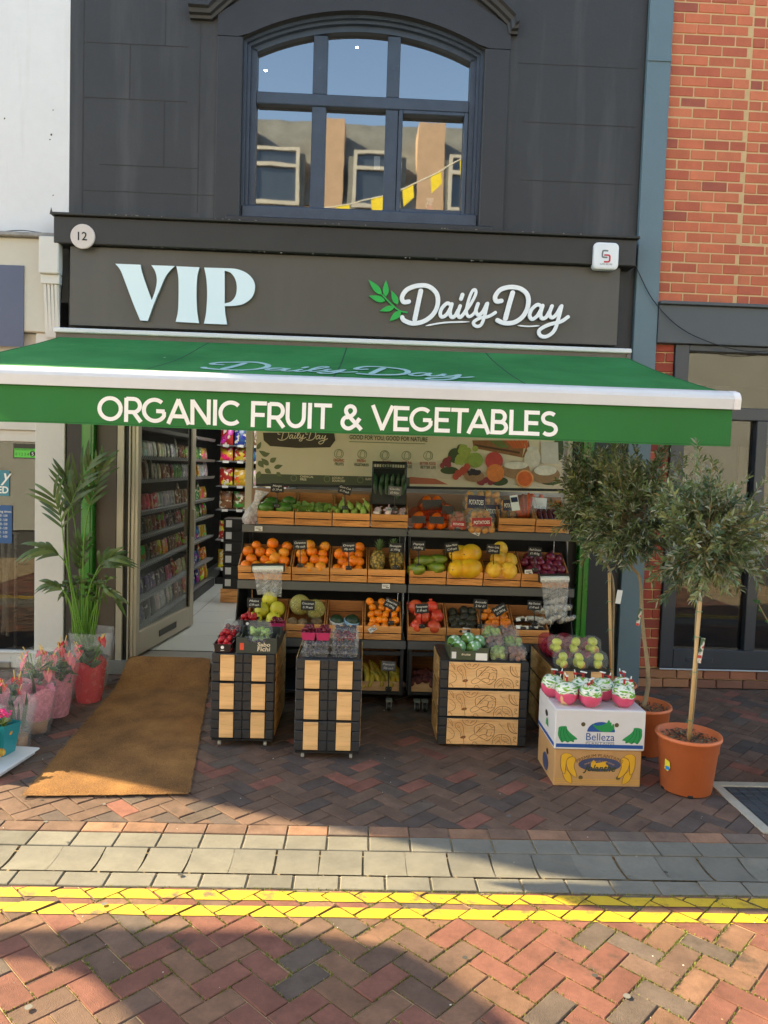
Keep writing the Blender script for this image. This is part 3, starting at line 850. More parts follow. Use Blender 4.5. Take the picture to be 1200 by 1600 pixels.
# pilaster and shopfront
dxr = at(60, 850).x
q = MB(); q.bbox(-2.315, -2.108, -.04, .27, 0, 2.418, .004); q.build('pilaster', m_white2, lb)
q = MB(); zt = at(30, 672).z; zt2 = at(30, 690).z; zbt = at(30, 1018).z; zb0 = 0.03
xj = at(58, 850).x
q.bbox(-3.3, -2.316, .0, .27, zt, 2.418, .004); q.bbox(-3.3, -2.316, .02, .25, zt2, zt-.001, .004)
q.bbox(xj, -2.316, .02, .08, .02, zt2-.001, .004); q.bbox(-3.3, xj-.001, .02, .08, .02, zbt, .006); q.bbox(-3.3, xj-.012, .012, .019, zbt-.02, zbt-.006, .003)
dr = q.build('door', m_white2, lb)
q = MB(); q.box(-3.3, xj-.001, .05, .056, zbt+.001, zt2-.002); q.build('glass', glassm('left_glass', (.6, .62, .64, 1), .07), dr)
q = MB(); p = at(5, 1039, .0); q.bbox(p.x-.06, p.x+.045, .005, .0195, p.z-.022, p.z+.022, .003); q.build('letterbox', pm('steel', sr(170, 166, 160), .35, metal=.7), dr)
q = MB(); q.box(-5.3, -2.11, 0.01, .27, 0, .022); q.build('door_step', pm('step_dark', sr(92, 80, 70), .8, .3, 10), lb)
q = MB(); q.add([(-3.3, 1.5, .02), (-2.12, 1.5, .02), (-2.12, 1.5, 2.3), (-3.3, 1.5, 2.3), (-3.3, .28, .02), (-2.12, .28, .02), (-2.12, .28, 2.3)], [(0, 1, 2, 3), (4, 5, 1, 0), (5, 6, 2, 1)])
q.build('shop_interior', pm('left_interior', sr(70, 62, 56), .8, .4, 3), lb)
# stickers on the door glass
def sticker(name, label, cat, px0, py0, px1, py1, Y, mat, extra=None, th=.002):
    a, b_ = at(px0, py1, Y), at(px1, py0, Y)
    t = thing(name, label, cat, ((a.x+b_.x)/2, Y, (a.z+b_.z)/2))
    q = MB(); W_, H_ = (b_.x-a.x)/2, (b_.z-a.z)/2; q.box(-W_, W_, -th, 0, -H_, H_); q.build('panel', mat, t)
    if extra: extra(t, W_, H_, -th-.0006)
    return t
m_wht = pm('white_ink', sr(235, 235, 230), .6, .02); m_blk = pm('black_ink', sr(22, 22, 24), .6, .02)
def fh(t, W_, H_, y):
    q = MB(); q.box(-W_*.92, W_*.92, y, y+.0004, -H_*.85, H_*.38); q.build('rating_strip', pm('hygiene_green', sr(92, 200, 70), .5), t)
    q = MB(); text_into(q, 'FOOD HYGIENE RATING', (-W_*.85, y-.0005, H_*.12), (1, 0, 0), (0, 0, 1), width=W_*1.6, height=.014)
    text_into(q, '0 1 2 3 4', (-W_*.8, y-.0005, -H_*.6), (1, 0, 0), (0, 0, 1), width=W_*1.15, height=.022)
    q.lathe([(.02, 0), (.0, .0003)], 20, T=Matrix.Translation((W_*.68, y-.0006, -H_*.32)) @ Matrix.Rotation(PI/2, 4, 'X')); q.build('writing', m_blk, t)
    q = MB(); text_into(q, '5', (W_*.60, y-.0012, -H_*.55), (1, 0, 0), (0, 0, 1), height=.026); q.build('figure', m_wht, t)
sticker('hygiene_sticker', 'green and black food hygiene rating sticker on the left shop door glass', 'sticker', 21, 694, 57, 716, .047, pm('sticker_black', sr(20, 28, 22), .4), fh)
def ed(t, W_, H_, y):
    q = MB(); text_into(q, 'y', (W_*.25, y, H_*.15), (1, 0, 0), (0, 0, 1), height=.09, shear=.3, bold=.01); text_into(q, 'ED', (W_*.02, y, -H_*.78), (1, 0, 0), (0, 0, 1), width=W_*.9, height=.05, bold=.03); q.build('writing', m_wht, t)
sticker('closed_notice', 'teal notice ending in ED hung inside the left shop door', 'sign', -22, 735, 15, 774, .046, pm('teal_card', sr(56, 130, 150), .5), ed)
def oh(t, W_, H_, y):
    q = MB()
    for i, (s_, wd) in enumerate((('Opening times', 1.5), ('Mon   9.00 - 5.00', 1.2), ('Tue   9.00 - 5.00', 1.2), ('Wed   9.00 - 5.00', 1.2), ('Thu   9.00 - 5.00', 1.2), ('Fri   9.00 - 5.00', 1.2), ('Sat   9.00 - 4.00', 1.2))):
        text_into(q, s_, (-W_*.55, y, H_*(.62-.22*i)), (1, 0, 0), (0, 0, 1), width=W_*wd, height=.018)
    q.build('writing', m_wht, t)
sticker('opening_times_notice', 'blue opening times notice low on the left shop door glass', 'sign', -22, 790, 19, 848, .045, pm('blue_card', sr(32, 84, 142), .5), oh)
# rope barrier inside
rp = thing('rope_stand', 'steel post with plaited white rope standing behind the left shop door', 'rope stand', (at(24, 990, .5).x, .5, .022))
q = MB(); q.lathe([(.10, 0), (.10, .012), (.02, .03), (.012, .05), (.012, .92), (.03, .93), (.03, .95), (.0, .965)], 20); q.build('post', pm('brushed_steel', sr(190, 186, 176), .3, metal=.8), rp, smooth=False)
q = MB()
for k in range(3):
    q.tube([(-.04+.006*math.cos(i*.9+k*2.1)-.03*math.sin(i*.05), .006*math.sin(i*.9+k*2.1), .90-.016*i) for i in range(50)], .009, 6)
    q.tube([(-.105+.006*math.cos(i*.9+k*2.1)+.02*math.sin(i*.06), .006*math.sin(i*.9+k*2.1), .88-.016*i) for i in range(48)], .009, 6)
q.build('rope', pm('rope', sr(206, 196, 176), .9, .2, 30), rp, smooth=True)

# ============================================================ right neighbour: blue pillar, brick, shopfront
m_blue = pm('blue_grey_paint', sr(92, 114, 126), .5, .07, 3, .2, 60, dirt=(sr(116, 132, 140), 5, .7))
rb = thing('brick_building', 'red brick building with a dark glazed shopfront behind the olive trees', 'building', (0, 0, 0))
xb = 2.075
q = MB(); q.bbox(1.905, xb-.003, -.04, .3, 0, 5.6, .004); q.bbox(1.902, xb-.001, -.048, -.0405, at(1020, 98).z-.012, at(1020, 98).z+.012, .003)
q.build('blue_pilaster', m_blue, rb)
q = MB(); q.box(xb, 4.8, .0055, 6.0, at(1100, 476).z, 7.4); q.box(4.4, 4.8, .012, 6, 0, 3); q.build('mortar', pm('mortar', sr(198, 168, 126), .95, .12, 12, .6, 120), rb)
def brickwork(mb, x0, x1, z0, z1, y0, L=.186, hh=.0635, jz=.0085, jx=.0075, cols=None, off=0):
    z = z0; r = 0
    while z+hh*.5 < z1:
        x = x0 - (L*.5 if (r+off) % 2 else 0)
        while x < x1:
            a, b_ = max(x, x0), min(x+L-jx, x1)
            if b_-a > .02:
                mb.col = pick(cols); dy = random.gauss(0, .0012)
                zt_ = min(z+hh, z1)
                mb.bbox(a+random.uniform(-.001, .001), b_+random.uniform(-.001, .001), y0+dy, y0+.06, z+random.uniform(-.001, .001), zt_, .004)
            x += L
        z += hh+jz; r += 1
BC = [(3, sr(188, 104, 74)[:3]), (2, sr(194, 112, 80)[:3]), (1.2, sr(174, 92, 68)[:3]), (.4, sr(152, 82, 66)[:3])]
m_brick = pm('brick', None, .82, .16, 8, .7, 120, attr=True)
q = MB(); zl = at(1100, 474).z; xs_ = at(1168, 200).x
brickwork(q, xb+.004, xs_-.004, zl, 5.6, .002, cols=BC)
brickwork(q, xs_+.006, 3.6, zl+.5, 5.6, .002, cols=BC, off=1)
z = zl
brickwork(q, xs_-.002, 3.6, zl, zl+.42, .002, cols=BC, off=1)
for i in range(14):
    q.col = pick(BC); q.bbox(xs_+.01+i*.0725, xs_+.07+i*.0725, .002, .06, zl+.44, zl+.495-.0+.0, .004)
q.build('brick_facing', m_brick, rb, fix=False)
m_lin = pm('slate_grey_paint', sr(74, 80, 86), .5, .08, 3)
m_frm = pm('dark_blue_frame', sr(42, 50, 62), .4, .1, 4, coat=.2)
q = MB(); zl0 = at(1100, 540).z; q.bbox(xb, 4.8, -.05, .3, zl0, zl-.03, .005); q.bbox(xb, 4.8, -.075, .0, zl-.03, zl-.006, .004)
q.build('lintel', m_lin, rb)
# brick pier and plinth
q = MB(); xp1 = at(1046, 700).x
q.box(xb, xp1, .012, .3, 0, zl0-.001); q.box(xb, 4.8, .012, .3, 0, .138); q.build('pier_core', _mats['mortar'], rb)
BC2 = [(3, sr(150, 66, 50)[:3]), (2, sr(128, 58, 46)[:3]), (1, sr(168, 84, 60)[:3])]
q = MB(); brickwork(q, xb+.002, xp1-.002, .152, zl0-.004, .001, cols=BC2, L=.17)
BC3 = [(2, sr(140, 92, 72)[:3]), (2, sr(112, 78, 66)[:3]), (1, sr(156, 112, 84)[:3])]
brickwork(q, xb-.01, 4.4, .004, .148, -.012, cols=BC3, L=.2, hh=.06)
q.build('brick_pier', m_brick, rb, fix=False)
# shopfront frame
X0 = xp1+.002
q = MB()
z_mul = (at(1100, 655).z, at(1100, 636).z)
q.bbox(X0, X0+.10, -.02, .10, .15, zl0-.001, .004); q.bbox(X0+.1005, 4.4, -.02, .10, zl0-.045, zl0-.001, .004)
q.bbox(X0+.1005, 4.4, -.02, .10, z_mul[0], z_mul[1], .004); q.bbox(X0+.1005, 4.4, -.02, .10, .15, .29, .004)
q.bbox(2.85, 2.93, -.02, .10, .291, z_mul[0]-.001, .004); q.bbox(3.6, 3.7, -.02, .1, .291, z_mul[0]-.001, .004)
q.bbox(2.42, 2.62, -.026, -.0205, .20, .235, .003)
fr = q.build('shopfront', m_frm, rb)
gr_ = glassm('right_glass', (.62, .64, .66, 1), .065)
q = MB(); q.box(X0+.101, 4.39, .03, .036, .291, z_mul[0]-.001); q.build('glass', gr_, fr)
q = MB(); q.box(X0+.101, 4.39, .03, .036, z_mul[1]+.001, zl0-.046); q.build('glass', gr_, fr)
q = MB(); q.bbox(X0, 4.4, -.03, -.0205, .139, .149, .002); q.build('threshold', pm('pale_strip', sr(188, 196, 204), .4, metal=.4), rb)
q = MB(); q.add([(X0, 2.2, .1), (4.4, 2.2, .1), (4.4, 2.2, 2.5), (X0, 2.2, 2.5), (X0, .12, .1), (4.4, .12, .1), (X0, .12, 2.5), (4.4, .12, 2.5)], [(0, 1, 2, 3), (0, 1, 5, 4), (0, 4, 6, 3), (3, 2, 7, 6)])
q.build('shop_interior', pm('right_interior', sr(80, 77, 76), .8, .4, 1.6), rb)
for (px0, py0, px1, py1, yy, cc) in ((1085, 745, 1125, 800, .6, (196, 206, 210)), (1150, 700, 1215, 790, .9, (176, 140, 104)), (1085, 930, 1185, 945, .5, (120, 112, 104)), (1120, 860, 1200, 930, 1.1, (140, 118, 96))):  # added boards standing in for shapes reflected in the glass
    a_, b_ = at(px0, py1, yy), at(px1, py0, yy); t_ = tag(MB().bbox(a_.x, b_.x, yy, yy+.03, a_.z, b_.z, .004).build('reflection_board', pm('board_%d' % cc[0], sr(*cc), .6, .35, 6)), {196: 'pale upright board', 176: 'tan upright board', 120: 'low grey board', 140: 'brown crate panel'}[cc[0]]+' added for a reflection in the dark right shop window', 'board')
p = at(1065, 579, .02); q = MB(); q.bbox(p.x-.022, p.x+.03, .0, .028, p.z-.05, p.z+.05, .004)
tag(q.build('white_sensor', pm('white_plastic', sr(225, 225, 222), .4)), 'small white box fixed inside the right shop window corner', 'sensor')
# cable from the alarm box
q = MB(); cp = [at(980, 395, -.10), at(995, 420, -.06), at(1020, 468, -.055), at(1060, 510, -.075), at(1110, 535, -.085), at(1170, 549, -.085), at(1230, 545, -.085)]
q.tube(smooth_path(cp, 6), .0035, 6)
tag(q.build('cable', m_dark, smooth=True), 'thin black cable sagging from the alarm box across the blue pilaster', 'cable')
q = MB(); cp = [at(-20, 364, -.05), at(30, 360, -.05), at(60, 363, -.06), at(88, 366, -.09), at(100, 352, -.09)]
q.tube(smooth_path(cp, 6), .003, 6); cp = [at(95, 395, -.03), at(97, 450, -.03), at(90, 500, -.03)]; q.tube(smooth_path(cp, 4), .003, 6)
tag(q.build('cable', m_dark, smooth=True), 'black cable lying along the lead flashing of the white building', 'cable')
# spray bottle on the upper sill
p = at(672, 333, .19); sb = thing('spray_bottle', 'pink spray bottle with white trigger standing behind the arched window', 'spray bottle', (p.x, .20, p.z))
sb.location.z = zb-.02
q = MB(); q.lathe([(.034, 0), (.038, .01), (.038, .06), (.02, .1), (.012, .125)], 16); q.build('bottle', pm('pink_plastic', sr(226, 60, 130), .3), sb, smooth=True)
q = MB(); q.lathe([(.013, .125), (.013, .15)], 12); q.bbox(-.03, .022, -.01, .01, .15, .178, .004); q.tube([(-.012, 0, .152), (-.03, 0, .13), (-.028, 0, .11)], .005, 6); q.build('trigger', _mats['white_plastic'], sb)
p = at(589, 256, .16); q = MB(); q.box(p.x-.022, p.x+.022, .14, .142, p.z-.045, p.z+.045); tag(q.build('paper_note', _mats['white_plastic']), 'small white note stuck inside the middle lower pane of the arched window', 'note')

# ============================================================ across the street (seen in the window reflections) and up the street
m_tan = pm('tan_brick', sr(184, 156, 130), .85, .15, 5, .3, 40)
m_slate = pm('slate', sr(112, 114, 112), .75, .4, 3, .6, 14)
ob = thing('opposite_building', 'tan brick building with grey slate mansard seen reflected in the upper window', 'building', (0, 0, 0))
YO = -10.5
q = MB(); q.box(-5.5, 5.5, YO-6, YO, 0, 7.0); q.build('wall', m_tan, ob); q = MB(); q.box(-16, -5.6, YO-6, YO, 0, 5.2); q.box(5.6, 18, YO-6, YO, 0, 5.2); q.box(-5.5, 5.5, YO+.001, YO+.06, 0, 5.0); split_build(q, 'painted_wall', pm('cream_wall', sr(232, 226, 208), .7, .1, 2), ob)
q = MB(); q.add([(-5.6, YO+.05, 7.0), (5.6, YO+.05, 7.0), (5.6, YO-.9, 9.1), (-5.6, YO-.9, 9.1), (-5.6, YO-6, 9.1), (5.6, YO-6, 9.1), (-5.6, YO-6, 7.0), (5.6, YO-6, 7.0)], [(0, 1, 2, 3), (3, 2, 5, 4), (0, 1, 7, 6), (0, 3, 4, 6), (1, 2, 5, 7), (4, 5, 7, 6)])
q.build('roof', m_slate, ob)
m_wfr = pm('white_frame', sr(188, 184, 174), .6); m_wgl = pm('dark_pane', sr(60, 70, 84), .1, spec=.8)
for i, x in enumerate((-3.9, -2.0, .1, 2.1, 4.1)):
    g = MB(); g.box(x-.6, x+.6, YO-.7, YO+.1, 6.85, 8.0); g.build('dormer', m_slate, ob); g = MB(); g.box(x+.85, x+1.4, YO-.9, YO+.12, 6.0, 8.75); g.build('pier', m_tan, ob)
    for z, hh in ((6.95, 1.15), (4.3, 1.3)):
        f_ = MB(); YY = YO+.13
        f_.box(x-.5, x+.5, YY, YY+.05, z, z+.07); f_.box(x-.5, x+.5, YY, YY+.05, z+hh-.07, z+hh); f_.box(x-.5, x-.43, YY, YY+.05, z+.07, z+hh-.07); f_.box(x+.43, x+.5, YY, YY+.05, z+.07, z+hh-.07); f_.box(x-.43, x+.43, YY, YY+.05, z+hh*.66, z+hh*.72)
        wo_ = f_.build('window', m_wfr, ob); f_ = MB(); f_.box(x-.43, x+.43, YY-.02, YY-.01, z+.07, z+hh-.07); f_.build('pane', m_wgl, wo_)
    f_ = MB(); f_.box(x-.8, x+.8, YO+.065, YO+.12, .4, 2.5); f_.build('shop_window', m_wgl, ob); f_ = MB(); f_.box(x-.9, x+.9, YO+.065, YO+.2, 2.6, 3.2); f_.build('shop_fascia', pm('fascia_cream', sr(205, 196, 180), .6), ob)
# bunting over the street
m_bunt = pm('yellow_cloth', sr(226, 206, 50), .8, .15, 6, transl=.4)
bt = thing('bunting', 'string of yellow flags hung over the street, reflected in the upper window', 'bunting', (0, 0, 0))
cp = smooth_path([(-6, -8.5, 5.6), (-2.6, -7.9, 5.9), (0, -7.4, 6.1), (2.0, -7.0, 7.0), (5, -6.6, 8.8)], 8)
q = MB(); q.tube(cp, .012, 5); q.build('cord', pm('cord', sr(210, 208, 196), .8), bt)
for i in range(2, len(cp)-2, 2):
    a, b_ = cp[i], cp[i+1]; a2 = a.lerp(b_, .75)
    f_ = MB(); f_.add([a, a2, a2+Vector((.02, .05, -.22)), a+Vector((.03, -.04, -.27))], [(0, 1, 2, 3)]); f_.build('flag', m_bunt, bt)
def arc_round(P):
    out = []
    for i in range(len(P)):
        a, b_, c = Vector(P[i-1]), Vector(P[i]), Vector(P[(i+1) % len(P)])
        out += [tuple(b_.lerp(a, .28)), tuple(b_.lerp(c, .28))]
    return out
# unseen sheet added up the street, outlined to shade the road
hs = thing('shadow_caster', 'unseen sheet added up the street to cast a shade patch on the road', 'flag', (-5.0, 0, 0))
q = MB(); q.tube([(0, .0, 3.6), (0, -.98, 3.22), (0, -1.5, 3.80), (0, -2.3, 4.05)], .0045, 6); q.build('caster_cord', pm('cord', sr(210, 208, 196), .8), hs)
P = []
for px, py in ((-120, 1452), (300, 1446), (600, 1462), (700, 1512), (810, 1600), (960, 1780), (560, 1850), (330, 1740), (205, 1600), (100, 1502), (-120, 1486)):
    g_ = atz(px, py); g_ = g_+sun_dir*((-5-g_.x)/sun_dir.x); P.append((g_.y, g_.z))
P = [(a, b_) for a, b_ in arc_round(P)]
q = MB(); q.poly([(.03*math.sin(a*7), a, b_) for a, b_ in P], .012, (1, 0, 0)); q.build('caster_sheet', pm('caster_blue', sr(60, 80, 130), .8), hs)
# ============================================================ fascia lettering and small fixtures
m_letter, nt, b = newmat('letter_face')
b.inputs['Base Color'].default_value = sr(222, 240, 250); b.inputs['Roughness'].default_value = .25
m_lside = pm('letter_side', sr(120, 130, 118), .4)
def panel_map(ox, oy, k, Y0):
    return lambda x, y, h=0: at(ox+x/k, oy+y/k, Y0) + Vector((0, -h, 0))
mv = panel_map(170, 400, 5, -.125)
def arcpts(pts, n=5): return [(p.x, p.y) for p in smooth_path([(a, b_, 0) for a, b_ in pts], n)]
vip = thing('shop_sign', 'large pale blue raised letters VIP on the dark fascia', 'sign', at(290, 460, -.11))
def letter(name, outlines, parent, mapf, depth, mats, origin):
    q = MB()
    for o in outlines:
        fr_ = [mapf(x, y)-origin for x, y in o]
        k = len(fr_); bk = [p+Vector((0, depth, 0)) for p in fr_]
        q.m = 0; q.add(fr_, [list(range(k))]); q.m = 1
        q.add(fr_+bk, [[i, (i+1) % k, (i+1) % k+k, i+k] for i in range(k)])
    return q.build(name, mats, parent)
O = vip.location
V = [(50, 60)] + [(248, 68)] + arcpts([(248, 68), (258, 120), (290, 220), (335, 345)])[1:] + arcpts([(335, 345), (362, 270), (375, 190), (362, 120), (332, 72)])[1:] + [(515, 78)] + arcpts([(515, 78), (450, 150), (400, 260), (350, 380), (305, 507)])[1:] + [(245, 503)] + arcpts([(245, 503), (190, 370), (130, 210), (90, 110), (50, 60)])[1:-1]
I = [(528, 80)] + [(708, 88)] + arcpts([(708, 88), (690, 170), (685, 300), (690, 430), (705, 524)])[1:] + [(522, 514)] + arcpts([(522, 514), (540, 430), (545, 300), (543, 170), (528, 80)])[1:-1]
P1 = [(745, 90), (905, 95), (905, 391)] + arcpts([(905, 391), (911, 460), (925, 535)])[1:] + [(743, 528)] + arcpts([(743, 528), (760, 440), (768, 300), (762, 180), (745, 90)])[1:-1]
P2 = arcpts([(905, 95), (1000, 102), (1080, 135), (1130, 190), (1142, 250), (1120, 320), (1060, 370), (990, 388), (905, 391)]) + [(905, 370)] + arcpts([(905, 370), (955, 355), (990, 310), (1000, 240), (985, 175), (950, 130), (905, 115)])[1:]
for o in ([V], [I], [P1, P2]): letter('letter', o, vip, mv, .024, [m_letter, m_lside], O)
# script lettering
S_D1 = [(250, 150), (220, 152), (212, 122), (240, 82), (300, 60), (362, 64), (408, 105), (414, 165), (388, 222), (335, 262), (272, 274), (225, 258), (212, 240)]
SCRIPT = [(S_D1, 25), ([(318, 90), (303, 160), (284, 250)], 27),
 ([(490, 172), (468, 160), (438, 188), (428, 220), (440, 238), (466, 222), (490, 180)], 20), ([(494, 165), (483, 210), (492, 238), (512, 232), (530, 200)], 21),
 ([(541, 176), (528, 218), (538, 240), (560, 222), (580, 190)], 20), ([(554, 112), (546, 136)], 22),
 ([(562, 220), (598, 170), (628, 112), (627, 86), (610, 92), (590, 140), (576, 205), (588, 236), (612, 226), (632, 200)], 17),
 ([(642, 164), (630, 204), (644, 228), (670, 208), (692, 164)], 20), ([(696, 162), (680, 230), (660, 282), (632, 292), (616, 270), (650, 246), (702, 236), (740, 214)], 18),
 ([(774, 148), (746, 150), (740, 122), (770, 84), (830, 70), (888, 82), (924, 120), (924, 180), (896, 236), (846, 270), (790, 274), (752, 258)], 25), ([(838, 102), (818, 170), (797, 248)], 27),
 ([(1002, 182), (978, 170), (946, 196), (934, 230), (948, 252), (978, 232), (1004, 186)], 20), ([(1007, 176), (995, 222), (1004, 248), (1028, 240), (1046, 210)], 21),
 ([(1060, 178), (1046, 220), (1058, 244), (1085, 226), (1110, 182)], 20), ([(1114, 178), (1096, 250), (1072, 318), (1030, 350), (995, 346), (988, 316), (1036, 286), (1110, 266), (1150, 240)], 20)]
UNDER = [([(345, 288), (450, 270), (595, 265)], 9), ([(868, 286), (930, 291), (992, 287)], 8)]
ms_ = panel_map(570, 430, 3.636, -.115)
dd = thing('shop_sign', 'white raised script sign reading Daily Day with green leaf sprig', 'sign', at(735, 485, -.11))
O = dd.location; q = MB()
for i, (pts, w_) in enumerate(SCRIPT): stroke(q, pts, w_, lambda x, y, h: ms_(x, y, h)-O, lift0=.004+i*.0013, thick=.016)
for pts, w_ in UNDER: stroke(q, pts, w_, lambda x, y, h: ms_(x, y, h)-O, lift0=.004, thick=.012, taper=3)
q.build('script_lettering', pm('white_letter', sr(238, 240, 246), .35, .02), dd, fix=False)
def leafpts(bx, by, tx, ty, w_, n=7):
    d = Vector((tx-bx, ty-by)); nn = Vector((-d.y, d.x)).normalized()
    up = []; dn = []
    for i in range(n+1):
        t = i/n; k = w_*.5*math.sin(PI*t**.8)*(1-.25*t)
        p = Vector((bx, by))+d*t
        up.append((p.x+nn.x*k, p.y+nn.y*k)); dn.append((p.x-nn.x*k, p.y-nn.y*k))
    return up+dn[::-1][1:-1]
LEAVES = [(96, 112, 22, 28, 40), (118, 124, 120, 30, 38), (186, 168, 150, 88, 38), (116, 148, 22, 118, 40), (168, 182, 84, 205, 36), (206, 206, 140, 262, 42)]
q = MB()
for L_ in LEAVES: q.poly([ms_(x, y, .008)-O for x, y in leafpts(*L_)], .012, (0, 1, 0))
stroke(q, [(100, 112), (150, 165), (198, 203), (240, 212)], 8, lambda x, y, h: ms_(x, y, h)-O, lift0=.006, thick=.01)
q.build('leaf_sprig', pm('leaf_green', sr(18, 168, 72), .4, .03), dd, fix=False)
# number plate
p = at(130, 370, -.146); t = thing('number_plate', 'round pale plate with house number 12 at the left end of the ledge', 'number plate', (p.x, -.147, p.z))
RX = Matrix.Rotation(PI/2, 4, 'X')
q = MB(); q.lathe([(.083, 0), (.083, .008), (.079, .012), (0, .012)], 32, T=RX); q.build('disc', pm('pale_pink_plate', sr(205, 196, 192), .5, .04), t)
q = MB(); text_into(q, '12', (0, -.0135, -.027), (1, 0, 0), (0, 0, 1), height=.058, center=True, bold=.012); q.build('number', m_blk, t)
# alarm box
p = at(947, 400, -.17); t = thing('alarm_box', 'white rounded alarm box with red and grey emblem at the right end of the fascia', 'alarm box', (p.x, -.11, p.z))
q = MB(); n = 24; prof = []
def rrect(w, h, r, n=5):
    out = []
    for cx_, cz_, a0 in ((w-r, h-r, 0), (-w+r, h-r, 90), (-w+r, -h+r, 180), (w-r, -h+r, 270)):
        for i in range(n+1): out.append((cx_+r*math.cos(R(a0+90*i/n)), cz_+r*math.sin(R(a0+90*i/n))))
    return out
rings = [(.086, .088, .03, 0), (.088, .092, .03, -.05), (.086, .09, .032, -.062), (.076, .08, .03, -.068)]
vs = []; F = []
for w_, h_, r_, y_ in rings: vs += [(a, y_, b_) for a, b_ in rrect(w_, h_, r_)]
K = 24
for j in range(3): F += [[j*K+i, j*K+(i+1) % K, (j+1)*K+(i+1) % K, (j+1)*K+i] for i in range(K)]
F.append([3*K+i for i in range(K)]); q.add(vs, F); q.build('case', pm('alarm_white', sr(226, 230, 236), .35, .02), t)
q = MB(); mp = lambda x, y, h: Vector(((x-590)*.00018, -.0686-h, (560-y)*.00018))
stroke(q, [(650, 375), (480, 375), (440, 420), (430, 560), (460, 620), (630, 625)], 60, mp, thick=.0004, round_=False); q.build('emblem', pm('emblem_grey', sr(110, 112, 116), .5), t, fix=False)
q = MB(); stroke(q, [(500, 540), (660, 540), (720, 590), (715, 740), (670, 790), (500, 795)], 60, mp, lift0=.0006, thick=.0004, round_=False); q.build('emblem', pm('emblem_red', sr(186, 30, 60), .5), t, fix=False)
q = MB(); text_into(q, 'SLIMA SECURE', (-.043, -.0688, -.063), (1, 0, 0), (0, 0, 1), width=.086, height=.011); q.build('writing', m_blk, t)

# ============================================================ awning
m_aw, nt, b = newmat('awning_fabric')
v = coord(nt)
cc_ = ramp(nt, noise(nt, v, 1.6, 4), [(.28, sr(48, 136, 72)), (.5, sr(62, 154, 84)), (.75, sr(76, 170, 98))])
nt.links.new(cc_, b.inputs['Base Color']); b.inputs['Roughness'].default_value = .8
bump(nt, b, noise(nt, coord(nt, 'Object', (.6, 3, 3)), 3.2, 4, .6, 1.2), .6, .06)
tr = nt.nodes.new('ShaderNodeBsdfTranslucent'); nt.links.new(cc_, tr.inputs[0]); mx = nt.nodes.new('ShaderNodeMixShader'); mx.inputs[0].default_value = .42
nt.links.new(b.outputs[0], mx.inputs[1]); nt.links.new(tr.outputs[0], mx.inputs[2]); nt.links.new(mx.outputs[0], nt.nodes['Material Output'].inputs[0])
m_bar = pm('white_aluminium', sr(216, 218, 222), .35, .06, 3, dirt=(sr(176, 172, 166), 6, .66))
aw = thing('awning', 'extended green awning lettered ORGANIC FRUIT & VEGETABLES over the display', 'awning', (0, -.1, 2.4))
O = aw.location.copy()
YB = -1.62
tR = at(1152, 612, YB); bR = at(1152, 641, YB)
zT, zB = tR.z+.004, bR.z
axl, axr = -2.22, tR.x
cw0, cw1 = at(88, 522, -.13), at(983, 553, -.13)
zc1 = cw1.z
q = MB(); M_ = Matrix.Translation(-O)
q.M = M_
q.bbox(cw0.x, cw1.x, -.185, -.102, zc1-.004, zc1+.028, .006); q.build('cassette', m_bar, aw)
q = MB(M_); q.box(cw0.x+.01, cw1.x-.012, -.165, -.102, zc1-.040, zc1-.0045); q.bbox(cw1.x-.03, cw1.x-.002, -.18, -.102, zc1-.06, zc1-.005, .004); q.build('cassette_underside', pm('grey_brown_metal', sr(100, 92, 84), .5), aw)
F0 = Vector((0, -.15, zc1-.03)); F1 = Vector((0, YB+.05, zT-.004))
XF0, XF1 = cw0.x+.03, cw1.x-.015
XB0, XB1 = axl+.02, axr-.028
def fabric(u, t, lift=0):
    x0, x1 = XF0+(XB0-XF0)*t, XF1+(XB1-XF1)*t
    p = Vector((x0+(x1-x0)*u, 0, 0)) + F0.lerp(F1, t)
    p.z += (-.020*math.sin(PI*t) + .0035*math.sin(u*31+t*5)*math.sin(PI*t) + .002*math.sin(u*83-t*9)*math.sin(PI*t)) + lift
    return p
q = MB(M_); NU, NT = 80, 10; vs = [fabric(i/NU, j/NT) for j in range(NT+1) for i in range(NU+1)]
q.add(vs, [[j*(NU+1)+i, j*(NU+1)+i+1, (j+1)*(NU+1)+i+1, (j+1)*(NU+1)+i] for j in range(NT) for i in range(NU)])
q.build('canopy', m_aw, aw, smooth=True)
q = MB(M_)
for u in (.0035, .26, .5, .745, .9965):
    for j in range(NT):
        a, b_, c_, d_ = fabric(u-.0012, j/NT, .0012), fabric(u+.0012, j/NT, .0012), fabric(u+.0012, (j+1)/NT, .0012), fabric(u-.0012, (j+1)/NT, .0012)
        q.add([a, b_, c_, d_], [(0, 1, 2, 3)])
split_build(q, 'seam', pm('seam_green', sr(14, 82, 48), .8), aw)
q = MB(M_)  # front bar: rounded profile
prof = [(-.062, zB), (-.066, zB+.05), (-.060, zB+.066), (-.045, zB+.084), (.0, zT), (.03, zT-.012), (.03, zB)]
vs = [(x, YB+y+.02, z) for x in (axl, axr-.035) for y, z in prof]; K = len(prof)
q.add(vs, [[i, (i+1) % K, (i+1) % K+K, i+K] for i in range(K)]+[list(range(K)), [K+i for i in range(K)]]); q.build('front_bar', m_bar, aw)
q = MB(M_); vs = [(x, YB+y*1.06+.02, (z-zB)*1.02+zB-.001) for x in (axr-.034, axr) for y, z in prof]
q.add(vs, [[i, (i+1) % K, (i+1) % K+K, i+K] for i in range(K)]+[list(range(K)), [K+i for i in range(K)]]); q.build('end_cap', pm('end_cap', sr(232, 230, 232), .4), aw)
